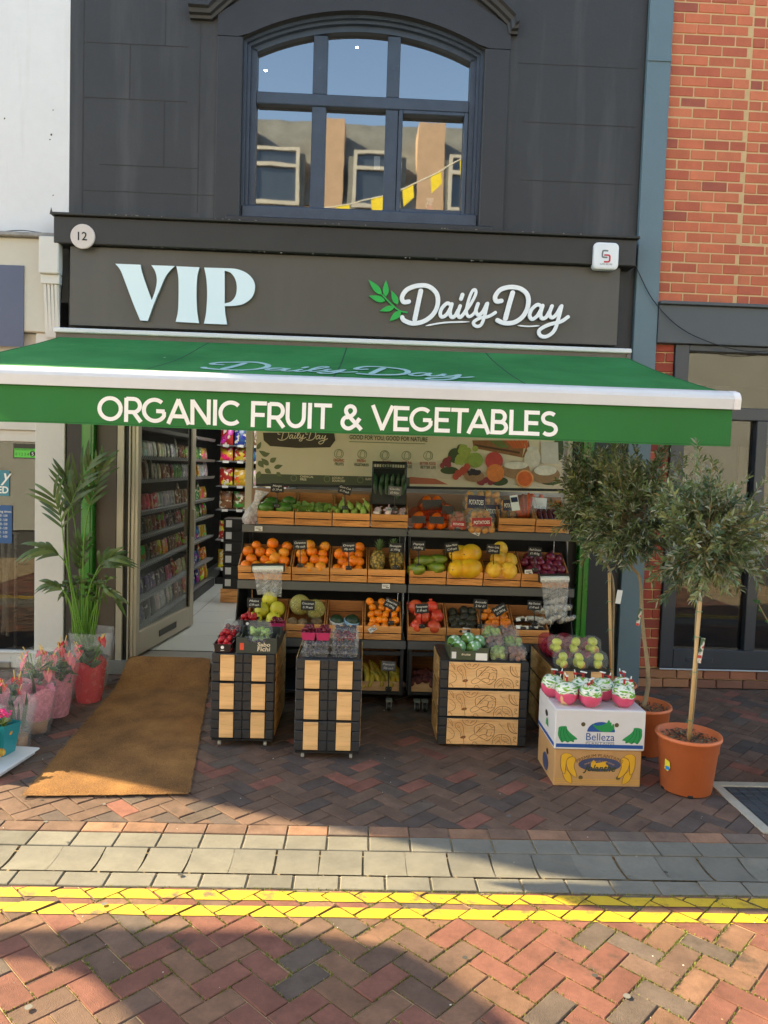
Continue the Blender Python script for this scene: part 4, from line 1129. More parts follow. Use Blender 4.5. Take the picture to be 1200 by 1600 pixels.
# valance
vz0 = at(1140, 698, YB).z
def val(x, t, h=0):
    k = .010*math.sin(x*5.1)+.005*math.sin(x*13+1)+.003*math.sin(x*29)
    return Vector((x, YB-.025+k*t-h, zB+.004+(vz0-zB-.004)*t+.0025*math.sin(x*3.3)*t))
q = MB(M_); vx0, vx1 = axl, axr-.032; NU = 120
vs = [val(vx0+(vx1-vx0)*i/NU, j/6) for j in range(7) for i in range(NU+1)]
q.add(vs, [[j*(NU+1)+i, j*(NU+1)+i+1, (j+1)*(NU+1)+i+1, (j+1)*(NU+1)+i] for j in range(6) for i in range(NU)])
m_val = pm('valance_fabric', sr(52, 126, 62), .8, .1, 3, .25, 160, transl=.22)
q.build('valance', m_val, aw, smooth=True)
q = MB(M_)
for i in range(NU):
    a, b_ = vx0+(vx1-vx0)*i/NU, vx0+(vx1-vx0)*(i+1)/NU
    for t0, t1 in ((.035, .045), (.955, .965)): q.add([val(a, t0, .001), val(b_, t0, .001), val(b_, t1, .001), val(a, t1, .001)], [(0, 1, 2, 3)])
q.build('valance_hem', pm('hem_green', sr(22, 86, 42), .8), aw)
m_lt = pm('white_print', sr(248, 248, 246), .7, .02)
q = MB(M_)
xt0, xt1 = at(153, 640, YB-.03).x, at(872, 665, YB-.03).x
def zt_at(px, py): return at(px, py, YB-.03).z
capT, capB = zt_at(180, 621), zt_at(180, 657)
hcap = capT-capB
t_ = lambda z: (zB+.004-z)/(zB+.004-vz0)
def vm(x, y, h):
    return val(x, t_(capT-y), h+.0012)
caps(q, 'ORGANIC FRUIT & VEGETABLES', vm, xt0, 0, hcap, None, x1=xt1, pen=.175, lift=.0006)
q.build('valance_lettering', m_lt, aw, fix=False)
# script on the slope
q = MB(M_); sx0_, sx1_ = .25, .60
c0_ = at(330, 568, -1.25); 
def slope_u(px):   # across the fabric at t=.8
    x = at(px, 572+(px-330)*.04, -1.25).x; x0 = XF0+(XB0-XF0)*.75; x1 = XF1+(XB1-XF1)*.75
    return (x-x0)/(x1-x0)
uA, uB = slope_u(322), slope_u(737)
def sm(x, y, h):
    u = uA+(uB-uA)*(x-208)/(1155-208); t = .58+.40*(y-50)/(360-50)
    return fabric(u, t, h+.004)
for i, (pts, w_) in enumerate(SCRIPT): stroke(q, pts, w_*.9, sm, lift0=.0002+i*.0003, thick=.0005, climb=.0003)
q.build('canopy_lettering', pm('pale_blue_print', sr(160, 198, 196), .6), aw, fix=False)
# folding arms under the fabric
q = MB(M_)
for x, s_ in ((-1.7, 1), (1.45, -1)):
    q.tube([(x, -.16, zc1-.12), (x+s_*.5, -.85, zc1-.26), (x, YB+.04, zB+.03)], .022, 10)
q.build('folding_arm', m_bar, aw)

# ============================================================ window graphic behind the display
YG = -.012
gr = thing('window_graphic', 'printed cream window panel with dark plaque, food icons and picture of produce', 'banner', (0, 0, 0))
a = at(398, 760, YG); zg0 = at(600, 762, YG).z; gx0, gx1 = at(400, 720, YG).x, at(878, 720, YG).x
q = MB(); q.box(gx0, gx1, YG, .018, zg0, 2.05); q.build('panel', pm('cream_print', sr(214, 200, 170), .5, .05, 2), gr)
def flat(name, polys, mat, lift=.001, parent=gr):
    q = MB()
    for i, P in enumerate(polys): q.poly([at(x, y, YG-lift-.00004*i) for x, y in P])
    return q.build(name, mat, parent)
m_olive = pm('olive_print', sr(80, 86, 62), .5, .05)
flat('lower_strip', [[(400, 740), (640, 746), (640, 762), (400, 755)]], m_olive)
flat('lower_edge', [[(400, 755.2), (880, 764), (880, 768), (400, 759.5)]], m_dark, .0015)
flat('plaque', [[(411, 676), (522, 676), (524, 688), (516, 699), (465, 700), (422, 697), (412, 688)]], pm('plaque_brown', sr(62, 52, 40), .5), .002)
q = MB(); A_ = at(433, 690, YG-.004); 
mpq = lambda x, y, h: at(434+(x-208)*.0825, 671+(y-50)*.075, YG-.003-h)
for i, (pts, w_) in enumerate(SCRIPT): stroke(q, pts, 17, mpq, lift0=i*.00012, thick=.0003, climb=.0001)
q.build('plaque_lettering', pm('cream_ink', sr(220, 206, 176), .6), gr, fix=False)
def gtext(q, s_, px, py, w_px, h_px):
    A_ = at(px, py, YG-.0025); B_ = at(px+w_px, py+w_px*.036, YG-.0025)
    text_into(q, s_, A_, (1, 0, 0), (0, 0, 1), width=B_.x-A_.x, height=h_px/1180*5.44, bold=.02)
q = MB(); gtext(q, 'GOOD FOR YOU, GOOD FOR NATURE', 546, 686, 122, 7); q.build('slogan_writing', m_olive, gr)
for s_, x, y, w_ in (('FRUITS', 523, 727, 14), ('VEGETABLES', 553, 728, 23), ('CHOICES', 595, 730, 17), ('FREE', 632, 731, 12), ('BETTER LIFE', 657, 732, 24)): q = MB(); gtext(q, s_, x, y, w_, 4.6); q.build('small_writing', m_olive, gr)
for s_, x, y, w_ in (('ORGANIC', 521, 721, 17), ('FRESH', 558, 722, 13), ('DAIRY', 598, 724, 13), ('NATURAL', 628, 725, 16), ('BETTER FOOD', 656, 726, 25)): q = MB(); gtext(q, s_, x, y, w_, 4.6); q.build('small_writing', pm('rust_ink', sr(170, 70, 44), .6), gr)
for s_, x, y, w_ in (('CHEMICAL', 469, 746, 21), ('FREE', 469, 750.5, 10), ('LOCALLY', 519, 748, 18), ('SOURCED', 519, 752.5, 20), ('SUSTAINABLE', 571, 750, 26)): q = MB(); gtext(q, s_, x, y, w_, 3.4); q.build('small_writing', _mats['cream_ink'], gr)
def circ(cx_, cy_, r, n=18, ry=None): return [(cx_+r*math.cos(2*PI*i/n), cy_+(ry or r)*math.sin(2*PI*i/n)) for i in range(n)]
q = MB(); mi = lambda x, y, h: at(x, y, YG-.002-h)
for cx_, cy_ in ((529.5, 709), (566, 710), (601, 711), (635, 712), (669, 712)):
    stroke(q, circ(cx_, cy_, 7, 12)+[(cx_+7, cy_)], .9, mi, thick=.0003, round_=False)
    stroke(q, [(cx_-3, cy_-2), (cx_, cy_-6), (cx_+4, cy_-3), (cx_+3, cy_+4), (cx_-3, cy_+4), (cx_-3, cy_-2)], .8, mi, thick=.0003, lift0=.0005)
for cx_, cy_ in ((459, 747), (511, 748.5), (563, 750)): stroke(q, circ(cx_, cy_, 4.5, 10)+[(cx_+4.5, cy_)], .8, mi, thick=.0003, round_=False)
stroke(q, [(546, 690), (600, 691.6), (664, 693.5)], 1.2, mi, thick=.0003)
q.build('icon', pm('icon_ink', sr(130, 138, 96), .6), gr, fix=False)
lv = [(418, 712, 404, 704, 8), (420, 727, 408, 716, 9), (402, 702, 408, 690, 7), (422, 722, 432, 715, 9), (428, 731, 442, 727, 8), (414, 733, 424, 740, 9), (404, 720, 412, 731, 10), (432, 738, 440, 745, 7), (406, 736, 402, 748, 8), (410, 712, 422, 708, 8)]
flat('leaf_print', [leafpts(*l_) for l_ in lv], pm('leaf_print', sr(104, 112, 72), .6), .0018)
# the printed picture of produce at the right of the panel
def blob(name, items, c, lift):
    mm_ = pm('print_'+name, sr(*c), .55, .22, 30)
    if len(items) < 8:
        for k_, i_ in enumerate(items): flat(name, [circ(*i_)], mm_, lift+k_*.00006)
    else: flat(name, [circ(*i_) for i_ in items], mm_, lift)
flat('table_print', [[(640, 744), (690, 748), (880, 764), (880, 730), (760, 712), (640, 724)]], pm('print_table', sr(206, 190, 166), .5), .0012)
flat('orange_corner_print', [[(640, 745), (680, 748), (700, 757), (640, 756)]], pm('print_corner', sr(176, 96, 66), .5), .0016)
flat('crate_print', [[(738, 688), (820, 688), (816, 715), (740, 700)], [(816, 715), (826, 688), (830, 712)]], pm('print_crate', sr(138, 92, 52), .5, .3, 40), .0018)
flat('crate_print', [[(742, 694), (812, 706), (812, 709), (742, 697)]], pm('print_crate_dark', sr(80, 50, 28), .5), .0022)
flat('carrot_print', [[(790+i*7, 688), (796+i*7, 688), (806+i*5, 700), (802+i*5, 701)] for i in range(5)], pm('print_carrot', sr(196, 92, 40), .5), .0024)
flat('leek_print', [[(764+i*7, 688), (769+i*7, 688), (784+i*5, 699), (781+i*5, 700)] for i in range(3)], pm('print_leek', sr(92, 120, 56), .5), .0024)
blob('foliage', [(712, 712, 12), (702, 735, 14, 16, 6), (698, 722, 7), (720, 700, 6), (780, 752, 14, 16, 7), (860, 752, 16, 18, 6), (873, 700, 8, 12, 20)], (62, 78, 40), .0026)
blob('grapes', [(716+random.uniform(-2, 28), 704+random.uniform(-6, 22), 4.5) for _ in range(26)], (152, 164, 72), .0030)
blob('red_grapes', [(694+random.uniform(-4, 8), 722+random.uniform(-6, 6), 3.6) for _ in range(12)]+[(752+random.uniform(-6, 20), 752+random.uniform(-5, 5), 4.5) for _ in range(9)], (140, 50, 56), .0060)
blob('green_apple', [(743, 719, 12)], (140, 160, 70), .0078)
blob('red_apple', [(772, 720, 14)], (186, 66, 58), .0079)
blob('strawberry', [(716, 740, 6), (725, 736, 7), (730, 729, 5), (712, 745, 5)], (178, 70, 50), .0080)
blob('wooden_bowl', [(741, 744, 16, 18, 9), (806, 734, 22, 20, 14), (852, 742, 23, 20, 13)], (150, 116, 80), .0084)
blob('olives', [(732+random.uniform(0, 19), 737+random.uniform(-3, 4), 2.4) for _ in range(26)], (44, 36, 44), .0088)
blob('yoghurt', [(806, 727, 19, 20, 6), (852, 735, 18, 18, 8)], (216, 208, 190), .0102)
blob('milk_jug', [(832, 716, 13, 18, 15), (832, 702, 9, 14, 5)], (206, 198, 180), .0082)
flat('bottle_print', [[(845, 690), (872, 691), (873, 725), (846, 724)]], pm('print_bottle', sr(198, 192, 178), .5), .0081)
blob('large_orange', [(774, 739, 14)], (214, 122, 56), .0106)
blob('cut_orange', [(820, 748, 14)], (224, 150, 90), .0108)
blob('cut_orange_flesh', [(820, 748, 11.5)], (206, 96, 36), .0112)
# pinkish board under the panel
q = MB(); q.bbox(gx0-.02, gx1, -.04, -.0125, 1.20, zg0-.03, .003)
tag(q.build('backing_board', pm('pinkish_board', sr(158, 122, 98), .6, .08, 4)), 'pale pinkish board running behind the top row of crates', 'board')
# ============================================================ the stepped display in front of the window
m_shelf = pm('grey_shelf_metal', sr(92, 94, 94), .45, .06, 4, metal=.2)
m_shelfd = pm('dark_shelf_metal', sr(40, 42, 44), .5, .1, 4)
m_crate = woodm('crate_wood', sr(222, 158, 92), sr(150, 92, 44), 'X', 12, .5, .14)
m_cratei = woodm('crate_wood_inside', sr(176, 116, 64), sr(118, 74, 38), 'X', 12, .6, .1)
m_chalk = pm('chalk_board', sr(34, 34, 36), .6, .15, 12)
m_chalkg = pm('grey_chalk_board', sr(98, 98, 98), .6, .1, 12)
m_chw = pm('chalk_writing', sr(235, 235, 230), .8, .02)
m_blackp = pm('black_plastic', sr(34, 34, 35), .42, .12, 8)
SH = {'top': (-.36, 1.145, 1.092), 'middle': (-.505, .790, .732), 'lower': (-.655, .445, .390)}
for (bx0, bx1, side) in ((-.80, .312, 'left'), (.322, 1.43, 'right')):
    t = thing('display_rack', 'grey stepped display rack on castors holding the %s' % ('oranges and pineapples' if side == 'left' else 'melons, pomegranates and red onions'), 'display rack', ((bx0+bx1)/2, -.35, 0), group='display racks in front of the shop window')
    O = t.location; M_ = Matrix.Translation(-O)
    for k, (Y, zt, zb_) in SH.items():
        q = MB(M_); q.bbox(bx0, bx1, Y, Y+.02, zb_, zt, .004); q.box(bx0+.004, bx1-.004, Y+.0205, -.05, zt-.018, zt-.006); q.build('shelf', m_shelf, t)
    for x0 in (bx0, bx1-.03):
        q = MB(M_); q.bbox(x0, x0+.03, -.085, -.045, .10, 1.10, .004)
        q.poly([(x0+.002, -.64, .12), (x0+.002, -.64, .386), (x0+.002, -.49, .728), (x0+.002, -.345, 1.088), (x0+.002, -.09, 1.088), (x0+.002, -.09, .12)], .006, (1, 0, 0))
        q.build('side_frame', m_shelfd, t)
    q = MB(M_); q.box(bx0+.035, bx1-.035, -.049, -.043, .1, 1.08); q.build('back_panel', m_dark, t)
    q = MB(M_); q.bbox(bx0+.01, bx1-.01, -.645, -.625, .345, .372, .003); q.bbox(bx0+.01, bx1-.01, -.63, -.09, .085, .105, .003)
    for xx in (bx0+.01, bx1-.035, (bx0+bx1)/2+.25): q.bbox(xx, xx+.022, -.66, -.63, .095, .388, .003)
    q.build('base_frame', m_shelfd, t)
    for xx in (bx0+.12, bx1-.10 if side == 'left' else bx0+.07, bx1-.15 if side == 'right' else bx0+.5):
        q = MB(M_); q.lathe([(.024, -.01), (.03, -.006), (.03, .006), (.024, .01)], 18, T=Matrix.Translation((xx, -.70, .0305)) @ Matrix.Rotation(PI/2, 4, 'Y'))
        cs = q.build('castor', m_blackp, t); q = MB(M_)
        q.lathe([(.0, -.013), (.012, -.013), (.012, .013), (0, .013)], 14, T=Matrix.Translation((xx, -.70, .0305)) @ Matrix.Rotation(PI/2, 4, 'Y')); q.bbox(xx-.02, xx+.02, -.715, -.66, .062, .075, .002); q.bbox(xx-.017, xx-.0125, -.715, -.685, .02, .062, .001); q.bbox(xx+.0125, xx+.017, -.715, -.685, .02, .062, .001)
        q.build('castor_fork', pm('castor_steel', sr(160, 168, 160), .35, metal=.6), cs)
TILT = R(15)
def slat_crate(name, label, x0, x1, Y, z, d=.25, h=.098, tilt=TILT, hb=.16):
    w = x1-x0-.004
    t = thing(name, label, 'crate', ((x0+x1)/2, Y+.004, z+.0008), (tilt, 0, 0), group='slatted wooden crates on the display')
    hw = w/2; g = .006
    q = MB(); k = random.uniform(.47, .53)
    q.bbox(-hw, hw, 0, .010, .004, h*k-.004, .0025); q.bbox(-hw, hw, 0, .010, h*k+.004, h, .0025); q.build('front_slats', m_crate, t)
    for sx in (-1, 1):
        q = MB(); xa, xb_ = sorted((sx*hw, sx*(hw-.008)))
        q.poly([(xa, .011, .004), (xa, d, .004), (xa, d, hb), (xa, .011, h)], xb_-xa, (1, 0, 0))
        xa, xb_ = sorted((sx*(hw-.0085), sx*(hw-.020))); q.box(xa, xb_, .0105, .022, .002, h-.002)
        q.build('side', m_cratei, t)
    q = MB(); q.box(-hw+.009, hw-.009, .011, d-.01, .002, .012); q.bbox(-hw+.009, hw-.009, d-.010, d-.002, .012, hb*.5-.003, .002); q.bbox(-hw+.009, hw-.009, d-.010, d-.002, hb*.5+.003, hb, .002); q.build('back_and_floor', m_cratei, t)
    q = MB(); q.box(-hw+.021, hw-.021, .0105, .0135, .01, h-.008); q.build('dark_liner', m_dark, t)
    t['w'] = w; t['h'] = h
    return t
CR = {}
def row_of(key, px, names):
    Y, zt, _ = SH[key]
    for (a, b_), nm in zip(px, names):
        x0, x1 = at(a, 880, Y).x, at(b_, 880, Y).x
        CR[nm] = slat_crate('wooden_crate', 'slatted wooden crate on the %s shelf holding the %s' % (key, nm), x0, x1, Y, zt)
row_of('top', [(400, 458), (458.5, 517), (517.5, 576), (577, 635.5)], ['green mangoes', 'leafy greens', 'corn cobs', 'garlic bulbs'])
row_of('top', [(776, 833.5), (834, 886)], ['bagged carrots', 'beetroot packs'])
row_of('middle', [(372, 455.5), (456, 515.5), (516, 574.5), (575, 634)], ['loose oranges', 'oranges by the wide crate', 'large oranges', 'pineapples'])
row_of('middle', [(640, 698), (698.5, 755.5), (756, 814.5), (815, 890)], ['papayas', 'yellow melons', 'round yellow melons', 'red onions'])
row_of('lower', [(386, 448), (448.5, 511), (511.5, 571), (571.5, 631)], ['yellow green melons', 'netted melons and coconuts', 'wrapped watermelons', 'clementines'])
row_of('lower', [(640, 701), (701.5, 755), (755.5, 806), (806.5, 862)], ['pomegranates', 'avocados', 'mandarins', 'mushroom packs'])
tl = CR['oranges by the wide crate']
# ---- fruit
def fruitmat(name, c1, c2, rough=.42, bs=220, bmp=.35, blotch=3, rnd=.17, spot=None):
    m, nt, b = newmat(name); v = coord(nt, 'Object')
    n1 = noise(nt, v, blotch*8, 4)
    cc_ = ramp(nt, n1, [(.35, c2), (.62, c1)])
    if spot: cc_ = mixc(nt, ramp(nt, noise(nt, v, spot[1], 3), [(spot[2], (0, 0, 0)), (spot[2]+.05, (1, 1, 1))]), cc_, spot[0])
    oi = nt.nodes.new('ShaderNodeObjectInfo'); k = mth(nt, 'ADD', mth(nt, 'MULTIPLY', oi.outputs['Random'], rnd*2), 1-rnd)
    c3 = nt.nodes.new('ShaderNodeCombineColor')
    for i in range(3): nt.links.new(k, c3.inputs[i])
    nt.links.new(mixc(nt, 1, cc_, c3.outputs[0], 'MULTIPLY'), b.inputs['Base Color'])
    b.inputs['Roughness'].default_value = rough; b.inputs['Subsurface Weight'].default_value = .06; b.inputs['Subsurface Scale'].default_value = .01
    bump(nt, b, noise(nt, v, bs, 2), bmp, .002)
    return m
def fruitmesh(name, prof, mat, n=20, squash=None, stem=None, stemcol=1):
    q = MB(); q.smooth = True; q.lathe(prof, n, squash=squash)
    mats = [mat]
    if stem:
        q.m = 1; mats.append(stem[0]); q.lathe(stem[1], 8)
    me = q.mesh(name, mats); return me
def ball(r, sq=1.0, dim=.06, n=12, ex=1):
    out = []
    for i in range(n+1):
        th = -PI/2+PI*i/n
        z = r*sq*math.sin(th); rr = r*abs(math.cos(th))**ex
        if i in (0, n): rr = 0; z *= (1-dim)
        out.append((rr, z))
    return out
m_stem = pm('fruit_stem', sr(90, 110, 50), .7)
m_stemd = pm('dry_stem', sr(96, 74, 44), .8)
FM = {
 'orange': (fruitmesh('orange', ball(.037, .95), fruitmat('orange_peel', sr(244, 134, 16), sr(232, 112, 8)), stem=(m_stem, [(.004, .033), (.003, .036), (0, .036)])), .037),
 'pale orange': (fruitmesh('orange', ball(.037, .95), fruitmat('yellow_orange_peel', sr(246, 162, 46), sr(236, 136, 20)), stem=(m_stem, [(.004, .033), (.003, .036), (0, .036)])), .037),
 'clementine': (fruitmesh('clementine', ball(.026, .84, .12), fruitmat('clementine_peel', sr(250, 146, 18), sr(238, 122, 8), .38), stem=(m_stem, [(.004, .0195), (.003, .022), (0, .022)])), .026),
 'mandarin': (fruitmesh('mandarin', ball(.027, .86, .1), fruitmat('mandarin_peel', sr(228, 136, 36), sr(206, 108, 18)), stem=(m_stem, [(.004, .020), (.003, .023), (0, .023)])), .027),
 'yellow melon': (fruitmesh('melon', ball(.066, 1.30, .02, 14, .85), fruitmat('yellow_melon_rind', sr(244, 194, 36), sr(234, 170, 18), .45, 60, .5), stem=(m_stemd, [(.006, .075), (.004, .088), (0, .088)])), .060),
 'round yellow melon': (fruitmesh('melon', ball(.056, 1.02, .02, 14), fruitmat('round_melon_rind', sr(236, 192, 66), sr(222, 160, 30), .5, 60, .5), stem=(m_stemd, [(.006, .054), (.004, .064), (0, .064)])), .056),
 'lime yellow melon': (fruitmesh('melon', ball(.052, 1.0, .02, 14), fruitmat('lime_melon_rind', sr(214, 204, 66), sr(196, 186, 40), .45, 60, .4), stem=(m_stem, [(.005, .050), (.003, .058), (0, .058)])), .052),
 'netted melon': (fruitmesh('melon', ball(.064, 1.03, .02, 14), fruitmat('netted_melon_rind', sr(168, 156, 78), sr(132, 128, 58), .7, 90, 1, spot=(sr(196, 184, 130), 120, .55)), stem=(m_stem, [(.005, .062), (.003, .07), (0, .07)])), .064),
 'papaya': (fruitmesh('papaya', [(0, -.08), (.018, -.076), (.036, -.055), (.043, -.02), (.038, .02), (.026, .055), (.012, .074), (0, .078)], fruitmat('papaya_skin', sr(150, 156, 44), sr(86, 116, 34), .4, 40, .2, .8), squash=lambda a, z: 1+.05*math.cos(5*a)), .04),
 'green mango': (fruitmesh('mango', ball(.040, 1.35, .02, 14), fruitmat('mango_skin', sr(84, 122, 40), sr(52, 92, 30), .35, 40, .2, 1), squash=lambda a, z: 1+.12*math.cos(a)), .04),
 'pomegranate': (fruitmesh('pomegranate', ball(.047, .94, .02)+[(.010, .048), (.014, .058), (.010, .057), (0, .046)], fruitmat('pomegranate_skin', sr(226, 96, 56), sr(208, 44, 40), .35, 60, .3, 1.2, .2), squash=lambda a, z: 1+.03*math.cos(6*a)), .047),
 'avocado': (fruitmesh('avocado', [(0, -.04), (.02, -.036), (.029, -.02), (.030, 0), (.024, .022), (.014, .040), (0, .045)], fruitmat('avocado_skin', sr(62, 58, 44), sr(36, 36, 30), .5, 180, 1)), .029),
 'red onion': (fruitmesh('onion', ball(.033, .92, .02)+[(.006, .036), (.003, .048), (0, .049)], fruitmat('red_onion_skin', sr(134, 40, 66), sr(84, 20, 42), .3, 60, .2, 2), squash=lambda a, z: 1+.02*math.cos(9*a)), .033),
 'garlic bulb': (fruitmesh('garlic', ball(.027, .78, .05)+[(.006, .022), (.004, .042), (0, .043)], fruitmat('garlic_skin', sr(224, 206, 204), sr(184, 136, 150), .5, 60, .3, 2), squash=lambda a, z: 1+.07*math.cos(8*a)), .027),
 'coconut': (fruitmesh('coconut', ball(.040, .96, .02), fruitmat('coconut_husk', sr(132, 108, 78), sr(88, 66, 44), .9, 260, 1, 4)), .04),
 'watermelon': (fruitmesh('watermelon', ball(.048, 1.0, .02), fruitmat('watermelon_rind', sr(40, 66, 36), sr(22, 40, 24), .4, 40, .1, 1.4)), .048),
}
def place(kind, crate_name, lx, ly, lz, label, group, rot=None, s=1):
    cr = CR[crate_name]; M_ = Matrix.Translation(cr.location) @ Matrix.Rotation(TILT, 4, 'X')
    p = M_ @ Vector((lx, ly, lz)); me, r = FM[kind]
    rt = rot if rot is not None else (random.uniform(-1, 1), random.uniform(-1, 1), random.uniform(0, 6))
    nm = kind.replace('round ', '').replace('lime ', '').replace('pale ', '').replace(' ', '_')
    return inst(nm, me, label, kind.split()[-1], p, rt, s*random.uniform(.90, 1.07), group)
def heap(kind, crate_name, rows, where, y0=.035, dy=None, z0=.062, dz=.024, mix=None, sc_=1, rots=None, jit=.009, centre=.5, word=None):
    """rows: number of fruits in each row from front to back"""
    w = CR[crate_name]['w']-.03; r = FM[kind][1]*sc_; dy = dy or r*1.45
    for j, n in enumerate(rows):
        for i in range(n):
            k = kind if not mix or random.random() > mix[1] else mix[0]
            u = (i+.5)/n; off = (r*.5 if j % 2 else 0) if n > 2 else 0
            x = (-w/2+r) + (w-2*r)*(i/(n-1) if n > 1 else .5)
            if n > 1:
                sp_ = (w-2*r)/(n-1); x += sp_*(.32 if j % 2 else -.12)*random.uniform(.7, 1.2); x = max(-w/2+r*.85, min(w/2-r*.85, x))
            m_ = 1-abs(2*u-1)
            rw = ('front', 'second', 'third', 'back')[min(j, 3)] if len(rows) > 2 else ('front', 'back')[j]
            if j == len(rows)-1: rw = 'back' if len(rows) > 1 else 'only'
            lab = '%s %s in the %s row, %s' % (ORD[i] if n > 1 else 'single', word or kind, rw, where)
            rot = rots() if rots else None
            place(k, crate_name, x+random.uniform(-jit, jit), y0+dy*j, z0+dz*j+m_*r*.35+random.uniform(-jit, jit), lab, '%s in crates' % ((word or kind)+'s'), rot, sc_)
lie = lambda: (PI/2+random.uniform(-.3, .3), random.uniform(-.3, .3), random.uniform(-1.2, 1.2))
heap('orange', 'loose oranges', [4, 4, 4, 3], 'wide crate left of the middle shelf', mix=('pale orange', .25), z0=.078, dz=.028, dy=.056)
heap('orange', 'oranges by the wide crate', [3, 3, 3, 2], 'second crate of the middle shelf', mix=('pale orange', .5), z0=.078, dz=.030, dy=.056)
heap('orange', 'large oranges', [3, 3, 3, 2], 'crate beside the pineapples', z0=.078, dz=.030, dy=.056)
heap('clementine', 'clementines', [4, 5, 4, 4, 3], 'lower shelf crate left of centre', z0=.08, dz=.024, dy=.040)
heap('mandarin', 'mandarins', [4, 4, 4, 3], 'crate between avocados and mushrooms', z0=.08, dz=.022, dy=.043)
heap('pomegranate', 'pomegranates', [2, 2, 2], 'lower shelf crate', z0=.086, dz=.036, dy=.07)
heap('avocado', 'avocados', [4, 4, 4, 3], 'dark heap beside pomegranates', z0=.066, dz=.018, dy=.05, rots=lie)
heap('red onion', 'red onions', [5, 5, 5, 4], 'right end middle shelf', z0=.070, dz=.024, dy=.050)
heap('garlic bulb', 'garlic bulbs', [3, 4], 'crate below the courgettes', z0=.082, dz=.012, dy=.05)
heap('papaya', 'papayas', [2, 2], 'crate right of the pineapples', z0=.090, dz=.03, dy=.08, rots=lambda: (PI/2-.2, 0, random.uniform(.6, 1.1)))
heap('yellow melon', 'yellow melons', [2, 2], 'middle shelf crate', z0=.104, dz=.055, dy=.10, rots=lambda: (PI/2, random.uniform(-.3, .3), random.uniform(-1.2, -.5)))
heap('round yellow melon', 'round yellow melons', [2, 2, 1], 'crate beside onions', z0=.098, dz=.040, dy=.075)
heap('lime yellow melon', 'yellow green melons', [2, 2, 1], 'leftmost lower shelf crate', z0=.100, dz=.034, dy=.075)
heap('green mango', 'green mangoes', [2, 2], 'leftmost top shelf crate', z0=.100, dz=.018, dy=.08, rots=lambda: (PI/2, random.uniform(-.2, .2), PI/2+random.uniform(-.3, .3)))
place('netted melon', 'netted melons and coconuts', -.045, .14, .17, 'large netted melon at the left back of the lower shelf crate', 'netted melons')
place('netted melon', 'netted melons and coconuts', .055, .13, .145, 'netted melon behind the Coconut price card, right of its twin', 'netted melons')
for i, (x, y, z) in enumerate(((-.085, .045, .085), (-.02, .04, .08), (.07, .05, .085))): place('coconut', 'netted melons and coconuts', x, y, z, '%s brown coconut from the left below the netted melons' % ORD[i], 'coconuts')
for i, x in enumerate((-.055, .045)):
    o = place('watermelon', 'wrapped watermelons', x, .09, .082, 'small dark watermelon %s in the half empty lower shelf crate' % ('on the left' if i == 0 else 'on the right'), 'small watermelons', (.2, .1, .3))
    q = MB(); q.smooth = True; q.lathe([(0, -.0485), (.030, -.040), (.0465, -.018), (.0505, .004), (.0505, .010), (.047, .012)], 18, squash=lambda a, z: 1+.02*math.cos(7*a)); w_ = q.build('paper_wrap', pm('tissue_wrap' if i == 0 else 'blue_tissue', sr(214, 214, 214) if i == 0 else sr(150, 192, 220), .6, .2, 20), o)
    w_.rotation_euler = (-.2+.35, 0, 0)
# leafy greens, corn
def crateM(nm): return Matrix.Translation(CR[nm].location) @ Matrix.Rotation(TILT, 4, 'X')
m_leafg = pm('leafy_green', None, .5, .2, 20, attr=True, transl=.2)
for i in range(7):
    p = crateM('leafy greens') @ Vector((-.105+.035*i, .06+.03*(i % 2), .085))
    t = thing('green_bunch', '%s bunch of leafy greens from the left on the top shelf' % ORD[i], 'vegetable', p, (R(-15), 0, random.uniform(-.3, .3)), 'bunches of leafy greens')
    q = MB()
    for k in range(26):
        a = random.uniform(-1.2, 1.2); L = random.uniform(.03, .06); d = Vector((math.sin(a)*.8, random.uniform(-.8, .3), random.uniform(.2, 1))).normalized()
        s_ = d.cross(Vector((0, 1, .2))).normalized()*random.uniform(.009, .017); o = Vector((random.uniform(-.015, .015), random.uniform(-.02, .02), random.uniform(-.01, .01)))
        kk = random.uniform(.7, 1.3); q.col = (.14*kk, .26*kk, .045*kk)
        q.add([o, o+d*L*.5+s_, o+d*L*.5-s_+Vector((0, -.003, .004)), o+d*L*.85+s_*1.1, o+d*L*.9-s_, o+d*L*1.05], [(0, 1, 2), (1, 3, 4, 2), (3, 5, 4)])
    q.build('leaves', m_leafg, t, fix=False)
    q = MB()
    for k in range(6): x = random.uniform(-.014, .014); q.tube([(x, .01, .0), (x*.7, -.03, -.005+random.uniform(0, .01))], .003, 5)
    q.build('stalks', pm('pale_stalk', sr(190, 204, 120), .5), t, smooth=True)
for i in range(8):
    x = -.10+.03*i; back = i % 2
    p = crateM('corn cobs') @ Vector((x, .05+.07*back, .09+.02*back))
    t = thing('corn_cob', '%s corn cob in its husk from the left on the top shelf' % ORD[i], 'corn cob', p, (R(-58)+random.uniform(-.2, .2), random.uniform(-.3, .3), random.uniform(-.3, .3)), 'corn cobs in husks')
    q = MB(); q.lathe([(0, -.045), (.012, -.04), (.021, -.015), (.021, .01), (.014, .04), (.005, .062), (0, .065)], 14, squash=lambda a, z: 1+.06*math.cos(7*a)); q.build('husk', fruitmat('husk', sr(176, 192, 98), sr(132, 160, 66), .55, 90, .6, 3) if i == 0 else bpy.data.materials['husk'], t, smooth=True)
    q = MB()
    for k in range(9): q.tube([(0, 0, .058), (random.uniform(-.01, .01), random.uniform(-.01, .01), .085)], .0012, 4)
    q.build('silk', pm('corn_silk', sr(206, 196, 130), .7), t)
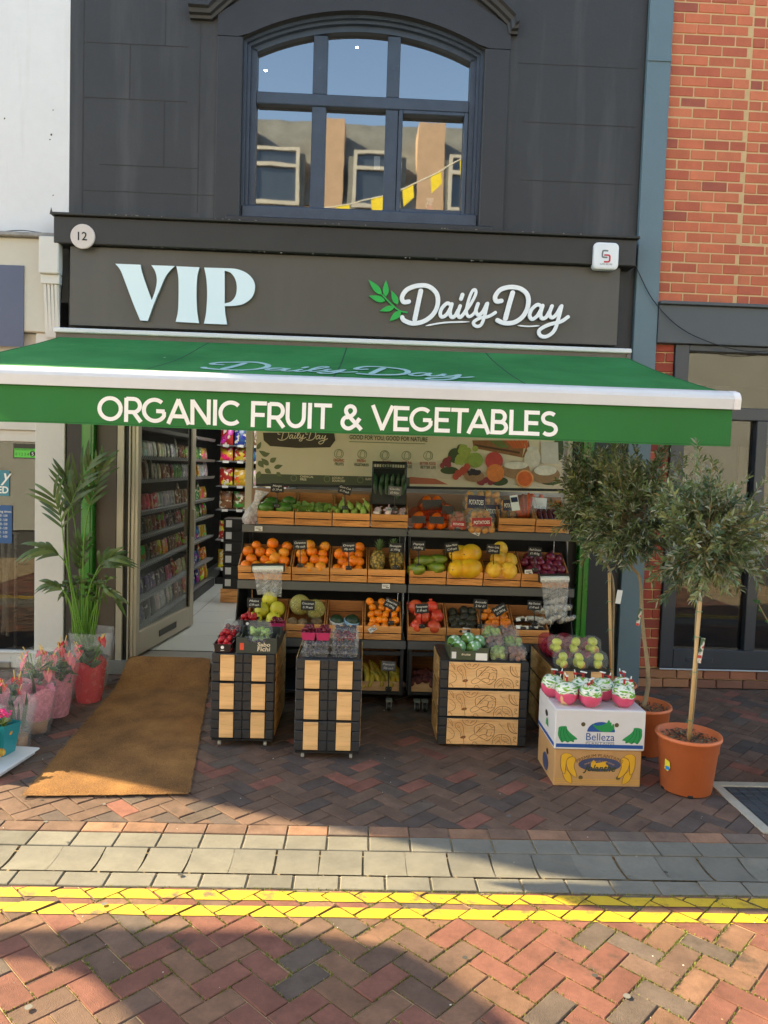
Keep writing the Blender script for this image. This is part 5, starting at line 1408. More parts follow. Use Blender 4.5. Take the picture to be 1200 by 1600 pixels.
# pineapples
m_pl = pm('pineapple_leaf', sr(98, 124, 78), .5, .2, 20)
m_pb, nt, b = newmat('pineapple_skin'); v = coord(nt)
vo = nt.nodes.new('ShaderNodeTexVoronoi'); vo.inputs['Scale'].default_value = 62; nt.links.new(v, vo.inputs['Vector'])
nt.links.new(ramp(nt, vo.outputs['Distance'], [(.1, sr(196, 160, 70)), (.45, sr(150, 124, 54)), (.7, sr(84, 76, 40))]), b.inputs['Base Color']); bump(nt, b, vo.outputs['Distance'], 1, .006)
b.inputs['Roughness'].default_value = .6
for i, (x, y) in enumerate(((-.06, .10), (.065, .12))):
    p = crateM('pineapples') @ Vector((x, y, .125))
    t = thing('pineapple', 'ripe pineapple with grey green crown, %s of two on the middle shelf' % ('left' if i == 0 else 'right'), 'pineapple', p, (R(-8), R(6)*(1-2*i), i*1.1), 'pineapples')
    q = MB(); q.lathe([(0, -.085), (.035, -.078), (.048, -.05), (.051, -.01), (.047, .03), (.034, .058), (.016, .068), (0, .07)], 24, squash=lambda a, z: 1+.03*math.cos(11*a+z*140)); q.build('body', m_pb, t, smooth=True)
    q = MB()
    for k in range(46):
        a = k*2.4; rr = .8+k/46; el = R(25+60*k/46); L = .05+.035*math.sin(k/46*2.4)
        d = Vector((math.cos(a)*math.cos(el), math.sin(a)*math.cos(el), math.sin(el))); s_ = Vector((-math.sin(a), math.cos(a), 0))*.0065; o = Vector((0, 0, .062+.02*k/46))
        q.add([o+s_, o+d*L*.6+s_*.8, o+d*L+Vector((0, 0, -.012)), o+d*L*.6-s_*.8, o-s_], [(0, 1, 3, 4), (1, 2, 3)])
    q.build('crown', m_pl, t)
# black crate of courgettes standing at the back of the top shelf
Yc = -.30; a_, b_ = at(580, 790, Yc), at(637, 725, Yc)
t = thing('plastic_crate', 'black plastic crate of dark green courgettes propped up behind the garlic', 'crate', ((a_.x+b_.x)/2, Yc, a_.z+.02), (R(-12), 0, 0))
hw = (b_.x-a_.x)/2; H_ = b_.z-a_.z
q = MB(); q.box(-hw+.01, hw-.01, .07, .078, 0, H_-.035); q.bbox(-hw, -hw+.008, 0, .08, 0, H_, .002); q.bbox(hw-.008, hw, 0, .08, 0, H_, .002); q.bbox(-hw, hw, 0, .08, -.008, 0, .002)
q.bbox(-hw, hw, 0, .006, 0, H_*.34, .002); q.bbox(-hw, hw, 0, .07, H_-.006, H_, .002); q.bbox(-hw, hw, .06, .07, H_-.035, H_-.028, .002)
for i in range(13): x = -hw+.012+i*(2*hw-.024)/12; q.box(x-.002, x+.002, .06, .068, H_-.028, H_-.006)
q.build('crate_body', m_blackp, t)
for i in range(9):
    o = inst('courgette', None, '', '', (0, 0, 0)) if False else None
FM['courgette'] = (fruitmesh('courgette', [(0, -.06), (.012, -.055), (.016, -.03), (.015, .03), (.011, .05), (.006, .056), (.006, .066), (0, .066)], fruitmat('courgette_skin', sr(58, 84, 42), sr(34, 60, 30), .4, 60, .2, 2)), .016)
for i in range(12):
    r_, c_ = divmod(i, 6); x = (a_.x+b_.x)/2-hw+.026+c_*(2*hw-.05)/5
    inst('courgette', FM['courgette'][0], '%s dark courgette from the left in the %s row of the black crate' % (ORD[c_], ('upper', 'lower')[r_]), 'courgette', (x, Yc+.045-r_*.018, a_.z+.155-.055*r_), (random.uniform(-.15, .15)-.1, random.uniform(-.25, .25), random.uniform(0, 6)), 1, 'courgettes in the black crate')
# ---- bags
def lumps(pts, r, mat, name, parent, jitter=.1):
    q = MB(); q.smooth = True
    for p in pts:
        k = 1+random.uniform(-jitter, jitter); q.ell(p, (r*k*random.uniform(.9, 1.2), r*k, r*k*random.uniform(.8, 1)), 12, Matrix.Rotation(random.random()*3, 3, 'Y'))
    return q.build(name, mat, parent, fix=False)
def wrap(parent, w, d, h, mat, name='film', neck=True, seed=0, top=.05):
    """crinkled bag around a heap: a lathe-like skin squeezed to a box"""
    rnd_ = random.Random(seed); q = MB(); q.smooth = True
    lv = [(.0, .0), (.75, .002), (1, .18), (1.03, .5), (.95, .8), (.6, .97)] + ([(.18, 1.12), (.22, 1.3), (.36, 1.3+top*6)] if neck else [(.2, 1.02), (0, 1.03)])
    n = 26; ph = [rnd_.random()*6 for _ in range(9)]
    vs = []; F = []
    for j, (k, z) in enumerate(lv):
        for i in range(n):
            a = 2*PI*i/n; rr = k*(1+.05*math.sin(5*a+ph[j])+.035*math.sin(11*a+ph[-j-1]))
            vs.append((w/2*rr*math.copysign(abs(math.cos(a))**.75, math.cos(a)), d/2*rr*math.copysign(abs(math.sin(a))**.75, math.sin(a)), h*z))
        if j:
            for i in range(n): F.append([(j-1)*n+i, (j-1)*n+(i+1) % n, j*n+(i+1) % n, j*n+i])
    q.add(vs, F); return q.build(name, mat, parent, fix=False)
def piles(w, d, h, r, seed):
    rnd_ = random.Random(seed); out = []
    z = r*.9
    while z < h-r*.3:
        k = 1-.35*(z/h)**2; nx = max(1, int((w*k-2*r)/(1.75*r))+1); ny = max(1, int((d*k-2*r)/(1.75*r))+1)
        for i in range(nx):
            for j in range(ny):
                if nx > 1: x = (-.5+i/(nx-1))*(w*k-2*r)
                else: x = 0
                y = (-.5+j/(ny-1))*(d*k-2*r) if ny > 1 else 0
                out.append((x+rnd_.uniform(-.3, .3)*r, y+rnd_.uniform(-.3, .3)*r, z+rnd_.uniform(-.2, .2)*r))
        z += 1.55*r
    return out
f_clear = filmm('clear_film', (.985, .985, .985, 1), .11)
f_net = filmm('red_net', (.99, .88, .80, 1), .10, sr(200, 60, 40), .5)
m_pot = fruitmat('potato_skin', sr(228, 166, 88), sr(204, 132, 60), .7, 90, .5, 3)
m_redpot = fruitmat('red_potato_skin', sr(176, 96, 66), sr(140, 66, 46), .7, 90, .5, 3)
m_car = fruitmat('carrot_skin', sr(222, 96, 40), sr(196, 74, 30), .5, 90, .5, 3)
m_ong = FM['orange'][0].materials[0]
def bag(name, label, cat, px, py, Y, w, d, h, r, mat, film, group, text=None, lab=None, rot=0, labcol=None, z=None, neck=False, tz=.5):
    w *= 1.12; h *= 1.10
    p = at(px, py, Y)
    t = thing(name, label, cat, (p.x, Y+d/2, z if z is not None else p.z), (0, random.uniform(-.06, .06), rot), group)
    lumps(piles(w, d, h, r, int(px)), r, mat, 'contents', t)
    wrap(t, w+.008, d+.008, h+.006, film, 'film', neck, int(px))
    if labcol:
        q = MB(); n = 9
        vs = []
        for j in range(2):
            for i in range(n+1):
                a = -1+2*i/n; vs.append((a*w*.36, -d/2*(1.06-.10*a*a)-.004, h*(tz-.16+.34*j)))
        q.add(vs, [[i, i+1, n+2+i, n+1+i] for i in range(n)]); lb_ = q.build('label', labcol, t)
        if text:
            q = MB(); text_into(q, text, (0, -d/2*1.06-.0075, h*(tz-.06)), (1, 0, 0), (0, 0, 1), width=w*.6, height=h*.13, center=True, bold=.02); q.build('writing', m_wht, lb_)
    return t
ztop = SH['top'][1]+.002
m_lred = pm('label_red', sr(170, 36, 40), .4); m_lblack = pm('label_black', sr(30, 34, 36), .3, .3, 30); m_lblue = pm('label_navy', sr(40, 44, 78), .4)
for i, (px, w, h, nm) in enumerate(((654, .115, .13, 'leftmost'), (682, .12, .13, 'second'))):
    bag('orange_net', 'net of easy peel oranges with black label, %s on the top right shelf' % nm, 'bag of oranges', px, 820, -.37, w, .11, h, .034, m_ong, f_net, 'nets of oranges', '', labcol=m_lblack, z=ztop, tz=.45)
bag('orange_net', 'net of oranges with black label leaning at the back, behind the other two nets', 'bag of oranges', 676, 820, -.24, .17, .10, .20, .034, m_ong, f_net, 'nets of oranges', '', labcol=m_lblack, z=ztop, tz=.72)
bag('potato_bag', 'clear bag of red potatoes beside the orange nets', 'bag of potatoes', 716, 822, -.36, .11, .10, .11, .026, m_redpot, f_clear, 'bags of potatoes', 'POTATOES', labcol=m_lred, z=ztop, tz=.35)
bag('potato_bag', 'clear bag of potatoes with red and blue label hanging over the shelf edge', 'bag of potatoes', 753, 828, -.385, .16, .10, .155, .024, m_pot, f_clear, 'bags of potatoes', 'POTATOES', labcol=m_lred, z=ztop-.015, tz=.45)
bag('potato_bag', 'clear bag of potatoes stacked behind, its white label above the front bag', 'bag of potatoes', 742, 800, -.25, .15, .10, .24, .028, m_pot, f_clear, 'bags of potatoes', 'POTATOES', labcol=m_lblue, z=ztop, tz=.72)
bag('potato_bag', 'large clear bag of potatoes leaning against the carrots', 'bag of potatoes', 770, 800, -.24, .14, .10, .235, .028, m_pot, f_clear, 'bags of potatoes', 'POTATOES', labcol=m_lblue, z=ztop)
bag('potato_bag', 'clear bag of potatoes lying over the carrot crate edge, navy label', 'bag of potatoes', 797, 800, -.27, .12, .10, .20, .026, m_pot, f_clear, 'bags of potatoes', 'POTATOES', labcol=m_lblue, z=ztop, tz=.8)
bag('carrot_bag', 'second clear bag of carrots standing upright behind the carrot crate', 'bag of carrots', 838, 800, -.22, .15, .09, .20, .024, m_car, f_clear, 'bags of carrots', 'CARROTS', labcol=m_wht, z=ztop+.03, tz=.75)
bag('orange_net', 'net of oranges lying at the front between the nets and the red potatoes', 'bag of oranges', 697, 822, -.30, .10, .10, .15, .033, m_ong, f_net, 'nets of oranges', '', labcol=m_lblack, z=ztop, tz=.8)
# carrots
p = crateM('bagged carrots') @ Vector((.0, .10, .085))
t = thing('carrot_bag', 'clear bag of orange carrots with navy and white label, top right shelf', 'bag of carrots', (at(820, 790, -.3).x, p.y, p.z), (R(-20), R(-8), 0))
q = MB()
for i in range(15):
    a = -.9+1.8*i/14; x = .075*math.sin(a); y = random.uniform(-.035, .01)
    q.tube([(x*.5, y, -.01), (x*.8, y-.006, .05), (x*1.15, y, .115), (x*1.2, y+.01, .15)], [.006, .011, .014, .009], 9)
q.build('carrots', m_car, t, smooth=True, fix=False)
wrap(t, .20, .10, .15, f_clear, 'film', False, 5)
q = MB(); q.box(-.085, -.03, -.056, -.054, .03, .14); l_ = q.build('label', m_wht, t); q = MB(); q.box(-.08, -.035, -.0575, -.0565, .09, .125); q.build('label_band', m_lblue, l_)
# beetroot packs
for i in range(5):
    p = crateM('beetroot packs') @ Vector((-.075+.036*i, .07, .10))
    t = thing('beetroot_pack', '%s dark vacuum pack of beetroot from the left on the top shelf' % ORD[i], 'vegetable pack', p, (R(-35), R(-12), random.uniform(-.2, .2)), 'vacuum packs of beetroot')
    q = MB(); q.lathe([(0, -.055), (.010, -.05), (.017, -.02), (.018, .02), (.012, .05), (0, .06)], 12); q.build('beets', pm('beet', sr(84, 34, 40), .25, .3, 30), t, smooth=True)
    q = MB(); q.bbox(-.014, .014, -.006, .006, .056, .075, .002); q.build('pack_end', f_clear, t)
# red onions in a tall plastic bag at the left end of the top shelf
p = at(387, 815, -.37)
t = thing('onion_bag', 'clear plastic bag of red skinned shallots slumped at the left end of the top shelf', 'bag of onions', (p.x+.005, -.36, ztop), (0, R(8), 0))
lumps([(-.012, 0, .022), (.022, .01, .025), (-.008, .0, .06), (.018, .004, .065), (.004, 0, .095), (-.02, .02, .04)], .024, FM['red onion'][0].materials[0], 'contents', t)
q = MB(); q.smooth = True; n = 22; lv = [(.0, .001, 0), (.036, .004, 0), (.046, .03, 0), (.040, .09, .008), (.024, .13, .018), (.020, .17, .03), (.034, .21, .045), (.042, .235, .055)]
vs = []; F = []
for j, (r_, z_, o_) in enumerate(lv):
    for i in range(n): a = 2*PI*i/n; k = 1+.12*math.sin(4*a+j)+.08*math.sin(9*a+2*j); vs.append((o_+r_*k*math.cos(a), r_*k*math.sin(a)*.8, z_))
    if j: F += [[(j-1)*n+i, (j-1)*n+(i+1) % n, j*n+(i+1) % n, j*n+i] for i in range(n)]
q.add(vs, F); q.build('film', filmm('silver_film', (.93, .93, .95, 1), .42, (.85, .86, .9, 1), .15), t, fix=False)
# ---- price cards
def pricecard(px, py, pclip, Y, l1, l2, rot=0, grey=False, w=.088, h=.062):
    p = at(px, py, Y-.035); c_ = at(px, pclip, Y-.02)
    t = thing('price_card', 'black price card reading %s' % (l1.replace('\n', ' ')+' '+l2) if not grey else 'grey price card reading %s' % (l1+' '+l2), 'price card', (c_.x, Y-.018, c_.z), (0, 0, 0), 'chalk style price cards')
    dz = p.z-c_.z; dx = p.x-c_.x
    q = MB(); T = Matrix.Translation((dx, -.014, dz)) @ Matrix.Rotation(R(rot), 4, 'Y')
    q.bbox(-w/2, w/2, -.0015, .0015, -h/2, h/2, .001, T=T); bd = q.build('board', m_chalkg if grey else m_chalk, t)
    q = MB(); X_ = T.to_3x3() @ Vector((1, 0, 0)); U_ = T.to_3x3() @ Vector((0, 0, 1)); o_ = T @ Vector((0, -.0022, 0))
    ww = min(w*.84, .0105*len(l1)+.006)
    text_into(q, l1, o_+U_*.006, X_, U_, width=ww, height=.014, center=True, shear=.2)
    text_into(q, l2, o_-U_*.019, X_, U_, width=min(w*.7, .0095*len(l2)), height=.015, center=True, shear=.2)
    q.build('writing', m_chw, bd)
    q = MB(); q.tube([(0, -.004, .004), (dx*.6, -.009, dz*.5), (dx, -.010, dz-h*.35)], .0035, 6); q.bbox(dx-.014, dx+.014, -.0125, -.006, dz-h*.5-.004, dz-h*.5+.014, .002); q.build('stem', m_blackp, t)
    q = MB(); q.bbox(-.020, .020, -.012, .002, -.014, .012, .003); q.build('clip', m_blackp, t)
    q = MB(); q.ell((-.013, -.0125, .004), (.0025, .0015, .0025), 8); q.ell((.013, -.0125, .004), (.0025, .0015, .0025), 8); q.build('rivet', pm('castor_steel', sr(160, 168, 160), .35), t)
CARDS = [(433, 762, 790, -.36, 'Mango', '£1.19 ea', 0, 0), (539, 765, 793, -.36, 'Corn Cob', '£1.19 each', 14, 0), (617, 767, 795, -.36, 'Garlic', '£0.40/pc', 3, 1),
 (469, 851, 883, -.505, 'Clementines', '49p each', -3, 0), (545, 855, 887, -.505, 'Oranges', '49p each', -3, 0), (618, 856, 886, -.505, 'Pineapple', '£1.99/kg', 0, 0),
 (654, 853, 884, -.505, 'Papaya', '£4.49/kg', 0, 0), (706, 855, 886, -.505, 'Yellow Melon', '£2.49 each', -10, 0), (771, 858, 888, -.505, 'Melon Galia', '£2.99 each', 2, 0), (836, 862, 890, -.505, 'Red Onion', '£1.49/kg', 3, 0),
 (397, 942, 972, -.655, 'Melon', '£2.99 each', 0, 0), (481, 946, 976, -.655, 'Coconut', '£1.99 each', 2, 0), (611, 944, 973, -.655, 'Clementines', '£1.99/kg', 24, 0), (659, 951, 978, -.655, 'Pomegranate', '£1.49 each', -4, 0),
 (751, 944, 978, -.655, 'Avocado', '2 for £1', 2, 0), (781, 953, 981, -.655, 'Mandarin', '£1.99/kg', -32, 0), (835, 946, 975, -.655, 'Baby Chestnut', '£1.49 each', 2, 0), (607, 1041, 1076, -.665, 'Plantain', '50p each', 2, 1)]
for c_ in CARDS: pricecard(c_[0], c_[1], c_[2], c_[3], c_[4], c_[5], c_[6], bool(c_[7]))
m_tick = pm('ticket_white', sr(222, 220, 216), .6, .04)
for i, (px, py, Y, r_, wh) in enumerate(((404, 826, -.363, 0, 'under the mango crate'), (603, 916, -.508, 0, 'below the pineapples'), (744, 832, -.366, 20, 'below the potato bags'), (727, 889, -.515, -4, 'on the yellow melon crate'), (783, 891, -.515, 5, 'on the round melon crate'), (826, 894, -.515, -3, 'on the red onion crate'), (729, 985, -.665, 4, 'on the avocado crate'), (582, 983, -.665, -35, 'hanging askew on the clementine crate'))):
    p = at(px, py, Y-.008); t = thing('shelf_ticket', 'small white price ticket %s' % wh, 'price ticket', p, (0, R(r_), 0), 'white shelf tickets')
    q = MB(); q.box(-.026, .026, -.0012, 0, -.016, .016); q.build('paper', m_tick, t)
    q = MB(); q.box(-.020, .016, -.0016, -.0013, .004, .007); q.box(-.020, .010, -.0016, -.0013, -.003, .0005); q.box(.0, .020, -.0016, -.0013, -.012, -.005); q.build('print', pm('grey_ink', sr(120, 118, 116), .6), t)
# ---- produce bag rolls
m_roll = pm('bag_roll', sr(228, 228, 222), .5, .05)
for i, (px, py, Y, ln, nm) in enumerate(((419, 889, -.55, .20, 'over the loose oranges'), (866, 905, -.56, .19, 'below the red onions'))):
    p = at(px, py, Y); t = thing('bag_roll', 'roll of clear produce bags on a black bracket %s' % nm, 'bag roll', (p.x, Y, p.z), (0, R(-2), 0), 'produce bag rolls')
    q = MB(); q.bbox(-ln/2-.006, ln/2+.006, .0, .03, .018, .034, .003); q.bbox(-ln/2-.006, -ln/2-.001, -.02, .03, -.02, .034, .002); q.bbox(ln/2+.001, ln/2+.006, -.02, .03, -.02, .034, .002); q.build('bracket', m_blackp, t)
    q = MB(); q.lathe([(.008, -ln/2), (.021, -ln/2), (.021, ln/2), (.008, ln/2)], 20, T=Matrix.Rotation(PI/2, 4, 'Y')); q.build('roll', m_roll, t, smooth=False)
    q = MB(); q.smooth = True; NX, NZ = 14, 12; L = .17 if i == 0 else .27; vs = []
    for j in range(NZ+1):
        for k in range(NX+1):
            u = k/NX-.5; v_ = j/NZ; wd = ln*(.94-.18*v_)
            vs.append((u*wd+.01*v_, -.022-.012*math.sin(u*17+v_*4)*v_-.01*math.sin(v_*9)*v_, -.002-L*v_-.02*u*v_))
    q.add(vs, [[j*(NX+1)+k, j*(NX+1)+k+1, (j+1)*(NX+1)+k+1, (j+1)*(NX+1)+k] for j in range(NZ) for k in range(NX)])
    q.build('hanging_bag', filmm('roll_film', (.95, .95, .95, 1), .30, (.86, .86, .85, 1), .25), t, fix=False)
# ---- bottom bins
m_pale = woodm('pale_pine', sr(214, 174, 122), sr(186, 140, 90), 'X', 8, .6, .06)
for (a, b_, nm, kind) in ((563, 628, 'plantains', 'p'), (640, 690, 'sweet potatoes', 's')):
    x0, x1 = at(a, 1080, -.62).x, at(b_, 1080, -.62).x
    t = thing('wooden_bin', 'plain pale wooden bin of %s at the bottom of the display' % nm, 'bin', ((x0+x1)/2, -.62, .106), (0, 0, 0), 'pale bins under the display')
    hw = (x1-x0)/2-.003; q = MB(); q.bbox(-hw, hw, 0, .012, 0, .062, .003); q.build('front_board', m_pale, t)
    q = MB(); q.box(-hw, hw, .013, .36, 0, .01); q.box(-hw, -hw+.01, .013, .36, .0105, .06); q.box(hw-.01, hw, .013, .36, .0105, .06); q.box(-hw+.011, hw-.011, .35, .36, .0105, .2); q.build('bin_body', m_cratei, t)
    for i in range(14 if kind == 'p' else 10):
        r_, c_ = divmod(i, 7 if kind == 'p' else 5); n_ = 7 if kind == 'p' else 5
        x = (x0+x1)/2 - hw+.03 + c_*(2*hw-.06)/(n_-1)
        if kind == 'p':
            if i == 0:
                q = MB(); q.smooth = True; q.tube([(-.015, 0, -.062), (-.004, 0, -.05), (.008, 0, -.02), (.010, 0, .01), (.002, 0, .04), (-.012, 0, .06), (-.018, 0, .07)], [.004, .012, .017, .018, .015, .007, .004], 10)
                FM['plantain'] = (q.mesh('plantain', fruitmat('plantain_skin', sr(206, 178, 56), sr(158, 140, 40), .5, 40, .2, 2, .2)), .02)
                q = MB(); q.smooth = True; q.lathe([(0, -.06), (.014, -.052), (.026, -.02), (.028, .01), (.018, .045), (0, .06)], 12, squash=lambda a, z: 1+.1*math.cos(3*a))
                FM['sweet_potato'] = (q.mesh('sweet_potato', fruitmat('sweet_potato_skin', sr(124, 66, 56), sr(84, 44, 40), .8, 60, .5, 2)), .02)
            inst('plantain', FM['plantain'][0], '%s yellow green plantain from the left, %s row of the bin' % (ORD[c_], ('front', 'back')[r_]), 'plantain', (x, -.585+.08*r_, .175+.03*r_), (R(-35)+random.uniform(-.3, .3), random.uniform(-.5, .5), random.uniform(-.6, .6)), 1, 'plantains in the bin')
        else:
            inst('sweet_potato', FM['sweet_potato'][0], '%s dark sweet potato from the left, %s row of the bin' % (ORD[c_], ('front', 'back')[r_]), 'sweet potato', (x, -.58+.08*r_, .165+.03*r_), (PI/2+random.uniform(-.6, .6), random.uniform(-.6, .6), random.uniform(-.8, .8)), 1, 'sweet potatoes in the bin')
# ============================================================ coir mat
mat_c = [Vector((-1.508, -2.05)), Vector((-.762, -1.995)), Vector((-1.065, .015)), Vector((-1.655, .02))]
def matz(y): return .010 + (0 if y < -.42 else .112*min(1, (y+.42)/.40)**1.3)
t = thing('doormat', 'long brown coir doormat running from the open shop door onto the pavement', 'doormat', (-1.2, -1.0, 0))
O = t.location; q = MB(Matrix.Translation(-O)); q.smooth = True; NX, NY = 22, 70; vs = []
for j in range(NY+1):
    v_ = j/NY; a_ = mat_c[0].lerp(mat_c[3], v_); b_ = mat_c[1].lerp(mat_c[2], v_)
    for i in range(NX+1):
        p = a_.lerp(b_, i/NX); ed_ = min(i, NX-i, j)/1.5
        vs.append((p.x+(random.uniform(-.004, .004) if i in (0, NX) else 0), p.y+(random.uniform(-.006, .004) if j == 0 else 0), matz(p.y)+.010*min(1, ed_)+random.uniform(-.001, .001)))
q.add(vs, [[j*(NX+1)+i, j*(NX+1)+i+1, (j+1)*(NX+1)+i+1, (j+1)*(NX+1)+i] for j in range(NY) for i in range(NX)])
m_coir, nt, b = newmat('coir'); v = coord(nt)
f = mth(nt, 'ADD', mth(nt, 'MULTIPLY', noise(nt, v, 240, 3), .6), mth(nt, 'MULTIPLY', noise(nt, v, 4, 5), .4))
nt.links.new(ramp(nt, f, [(.36, sr(84, 54, 24)), (.5, sr(134, 90, 42)), (.64, sr(174, 124, 66))]), b.inputs['Base Color']); b.inputs['Roughness'].default_value = .95; bump(nt, b, noise(nt, v, 300, 4), 1, .006)
q.build('mat_pile', m_coir, t, fix=False)
q = MB(Matrix.Translation(-O))
for k in range(5200):
    e = random.choice((0, 0, 0, 1, 1, 3, 3)) if k < 3400 else 9
    if e == 9:
        a_ = mat_c[0].lerp(mat_c[3], random.random()**1.5*.9); b_ = mat_c[1].lerp(mat_c[2], random.random()**1.5*.9); p = a_.lerp(b_, random.random()); d = Vector((random.uniform(-1, 1), random.uniform(-1, 1), 0)); z0_ = matz(p.y)+.008
    else:
        a_, b_ = ((mat_c[0], mat_c[1]), (mat_c[1], mat_c[2]), None, (mat_c[3], mat_c[0]))[e]; p = a_.lerp(b_, random.random()); dd_ = (b_-a_).normalized(); d = Vector((dd_.y, -dd_.x, 0)); z0_ = matz(p.y)+random.uniform(0, .008)
    L = random.uniform(.004, .012); o = Vector((p.x, p.y, z0_)); d = (d+Vector((random.uniform(-.5, .5), random.uniform(-.5, .5), random.uniform(-.1, .6)))).normalized()*L; s_ = Vector((random.uniform(-1, 1), random.uniform(-1, 1), 0)).normalized()*.0009
    k_ = random.uniform(.6, 1.2); q.col = (.36*k_, .20*k_, .075*k_); q.add([o-s_, o+s_, o+d], [(0, 1, 2)])
q.build('fringe_fibres', pm('coir_fibre', None, .9, .1, attr=True), t, fix=False)

# ============================================================ folding crate trolleys
m_fc = pm('folding_crate_plastic', sr(48, 48, 50), .45, .1, 8)
m_pineX = woodm('light_pine_panel', sr(232, 186, 128), sr(206, 150, 92), 'X', 7, .5, .07)
m_osb, nt, b = newmat('osb_panel'); v = coord(nt, 'Object', (1, .35, 1), (0, .5, .3))
vo = nt.nodes.new('ShaderNodeTexVoronoi'); vo.inputs['Scale'].default_value = 42; nt.links.new(v, vo.inputs['Vector'])
nt.links.new(mixc(nt, .65, ramp(nt, noise(nt, v, 18, 4), [(.3, sr(160, 118, 66)), (.7, sr(206, 166, 106))]), ramp(nt, mth(nt, 'FRACT', mth(nt, 'MULTIPLY', vo.outputs['Color'], 3.0)), [(0, sr(140, 98, 50)), (1, sr(218, 180, 120))])), b.inputs['Base Color']); b.inputs['Roughness'].default_value = .6
m_whl = pm('wheel_grey', sr(170, 172, 172), .4, .1)
def trolley(label, x0, x1, Y0, Y1, z0, z1, mode, rot=0, castors=True):
    t = thing('display_trolley', label, 'trolley', ((x0+x1)/2, (Y0+Y1)/2, 0), (0, 0, rot), 'trolleys of stacked folding crates')
    hw, hd = (x1-x0)/2, (Y1-Y0)/2; n = 3; H_ = (z1-z0)/n
    for k in range(n):
        a_, b_ = z0+k*H_+.001, z0+(k+1)*H_-.001
        c_ = MB()
        c_.bbox(-hw+.008, hw-.008, -hd+.008, hd-.008, a_+.002, b_-.002, .004)
        posts = [(-hw, -hw+.046), (hw-.046, hw)] + ([(-.046, -.0008), (.0008, .046)] if mode == 2 else [])
        for (px0, px1) in posts:
            for r_ in range(3):
                rz = a_+(b_-a_)*r_/3
                c_.bbox(px0, px1, -hd-.001, -hd+.012, rz+.0012, rz+(b_-a_)/3-.0012, .004)
                if px0 == -hw or px1 == hw:
                    xs0, xs1 = (-hw-.001, -hw+.012) if px0 == -hw else (hw-.012, hw+.001)
                    c_.bbox(xs0, xs1, -hd+.0125, -hd+.05, rz+.0012, rz+(b_-a_)/3-.0012, .004); c_.bbox(xs0, xs1, hd-.05, hd-.001, rz+.0012, rz+(b_-a_)/3-.0012, .004)
        for xx in ((-.03, .03) if mode == 2 else ()): c_.bbox(xx-.006, xx+.006, -hd-.006, -hd-.0015, b_-.022, b_-.008, .002)
        cr_ = c_.build('folding_crate', m_fc, t)
        spans = [(-hw+.0475, -.0475), (.0475, hw-.0475)] if mode == 2 else [(-hw+.0475, hw-.0475)]
        for (pa, pb) in spans:
            q = MB(); q.M = None; q.bbox(-(pb-pa)/2, (pb-pa)/2, -.004, .004, -(b_-a_)/2+.007, (b_-a_)/2-.007, .0015)
            w_ = q.build('wooden_panel', m_pineX, cr_, loc=((pa+pb)/2, -hd-.0005, (a_+b_)/2))
            if mode == 1: veg_print(w_, (pb-pa)/2, (b_-a_)/2-.007)
        for sx in (-1, 1):
            q = MB(); q.bbox(-.003, .003, -hd+.055, hd-.055, -(b_-a_)/2+.006, (b_-a_)/2-.006, .001); q.build('side_panel', m_osb, cr_, loc=(sx*(hw+.0005), 0, (a_+b_)/2))
    if castors:
        q = MB(); q.bbox(-hw+.005, hw-.005, -hd+.005, hd-.005, z0-.012, z0-.0005, .002); q.build('base', m_blackp, t)
        for sx in (-1, 1):
            for sy in (-1, 1):
                cx_, cy_ = sx*(hw-.045), sy*(hd-.035)
                q = MB(); q.lathe([(.008, -.008), (.0145, -.008), (.0145, .008), (.008, .008)], 16, T=Matrix.Translation((cx_, cy_, .0148)) @ Matrix.Rotation(PI/2, 4, 'Y')); wl = q.build('castor', m_whl, t)
                q = MB(); q.bbox(cx_-.012, cx_+.012, cy_-.01, cy_+.012, .029, z0-.0125, .002); q.bbox(cx_-.0125, cx_-.0095, cy_-.006, cy_+.008, .012, .03, .001); q.bbox(cx_+.0095, cx_+.0125, cy_-.006, cy_+.008, .012, .03, .001); q.build('castor_fork', m_blackp, wl)
    return t
m_burn = pm('burnt_brown_print', sr(140, 86, 44), .7, .1, 10)
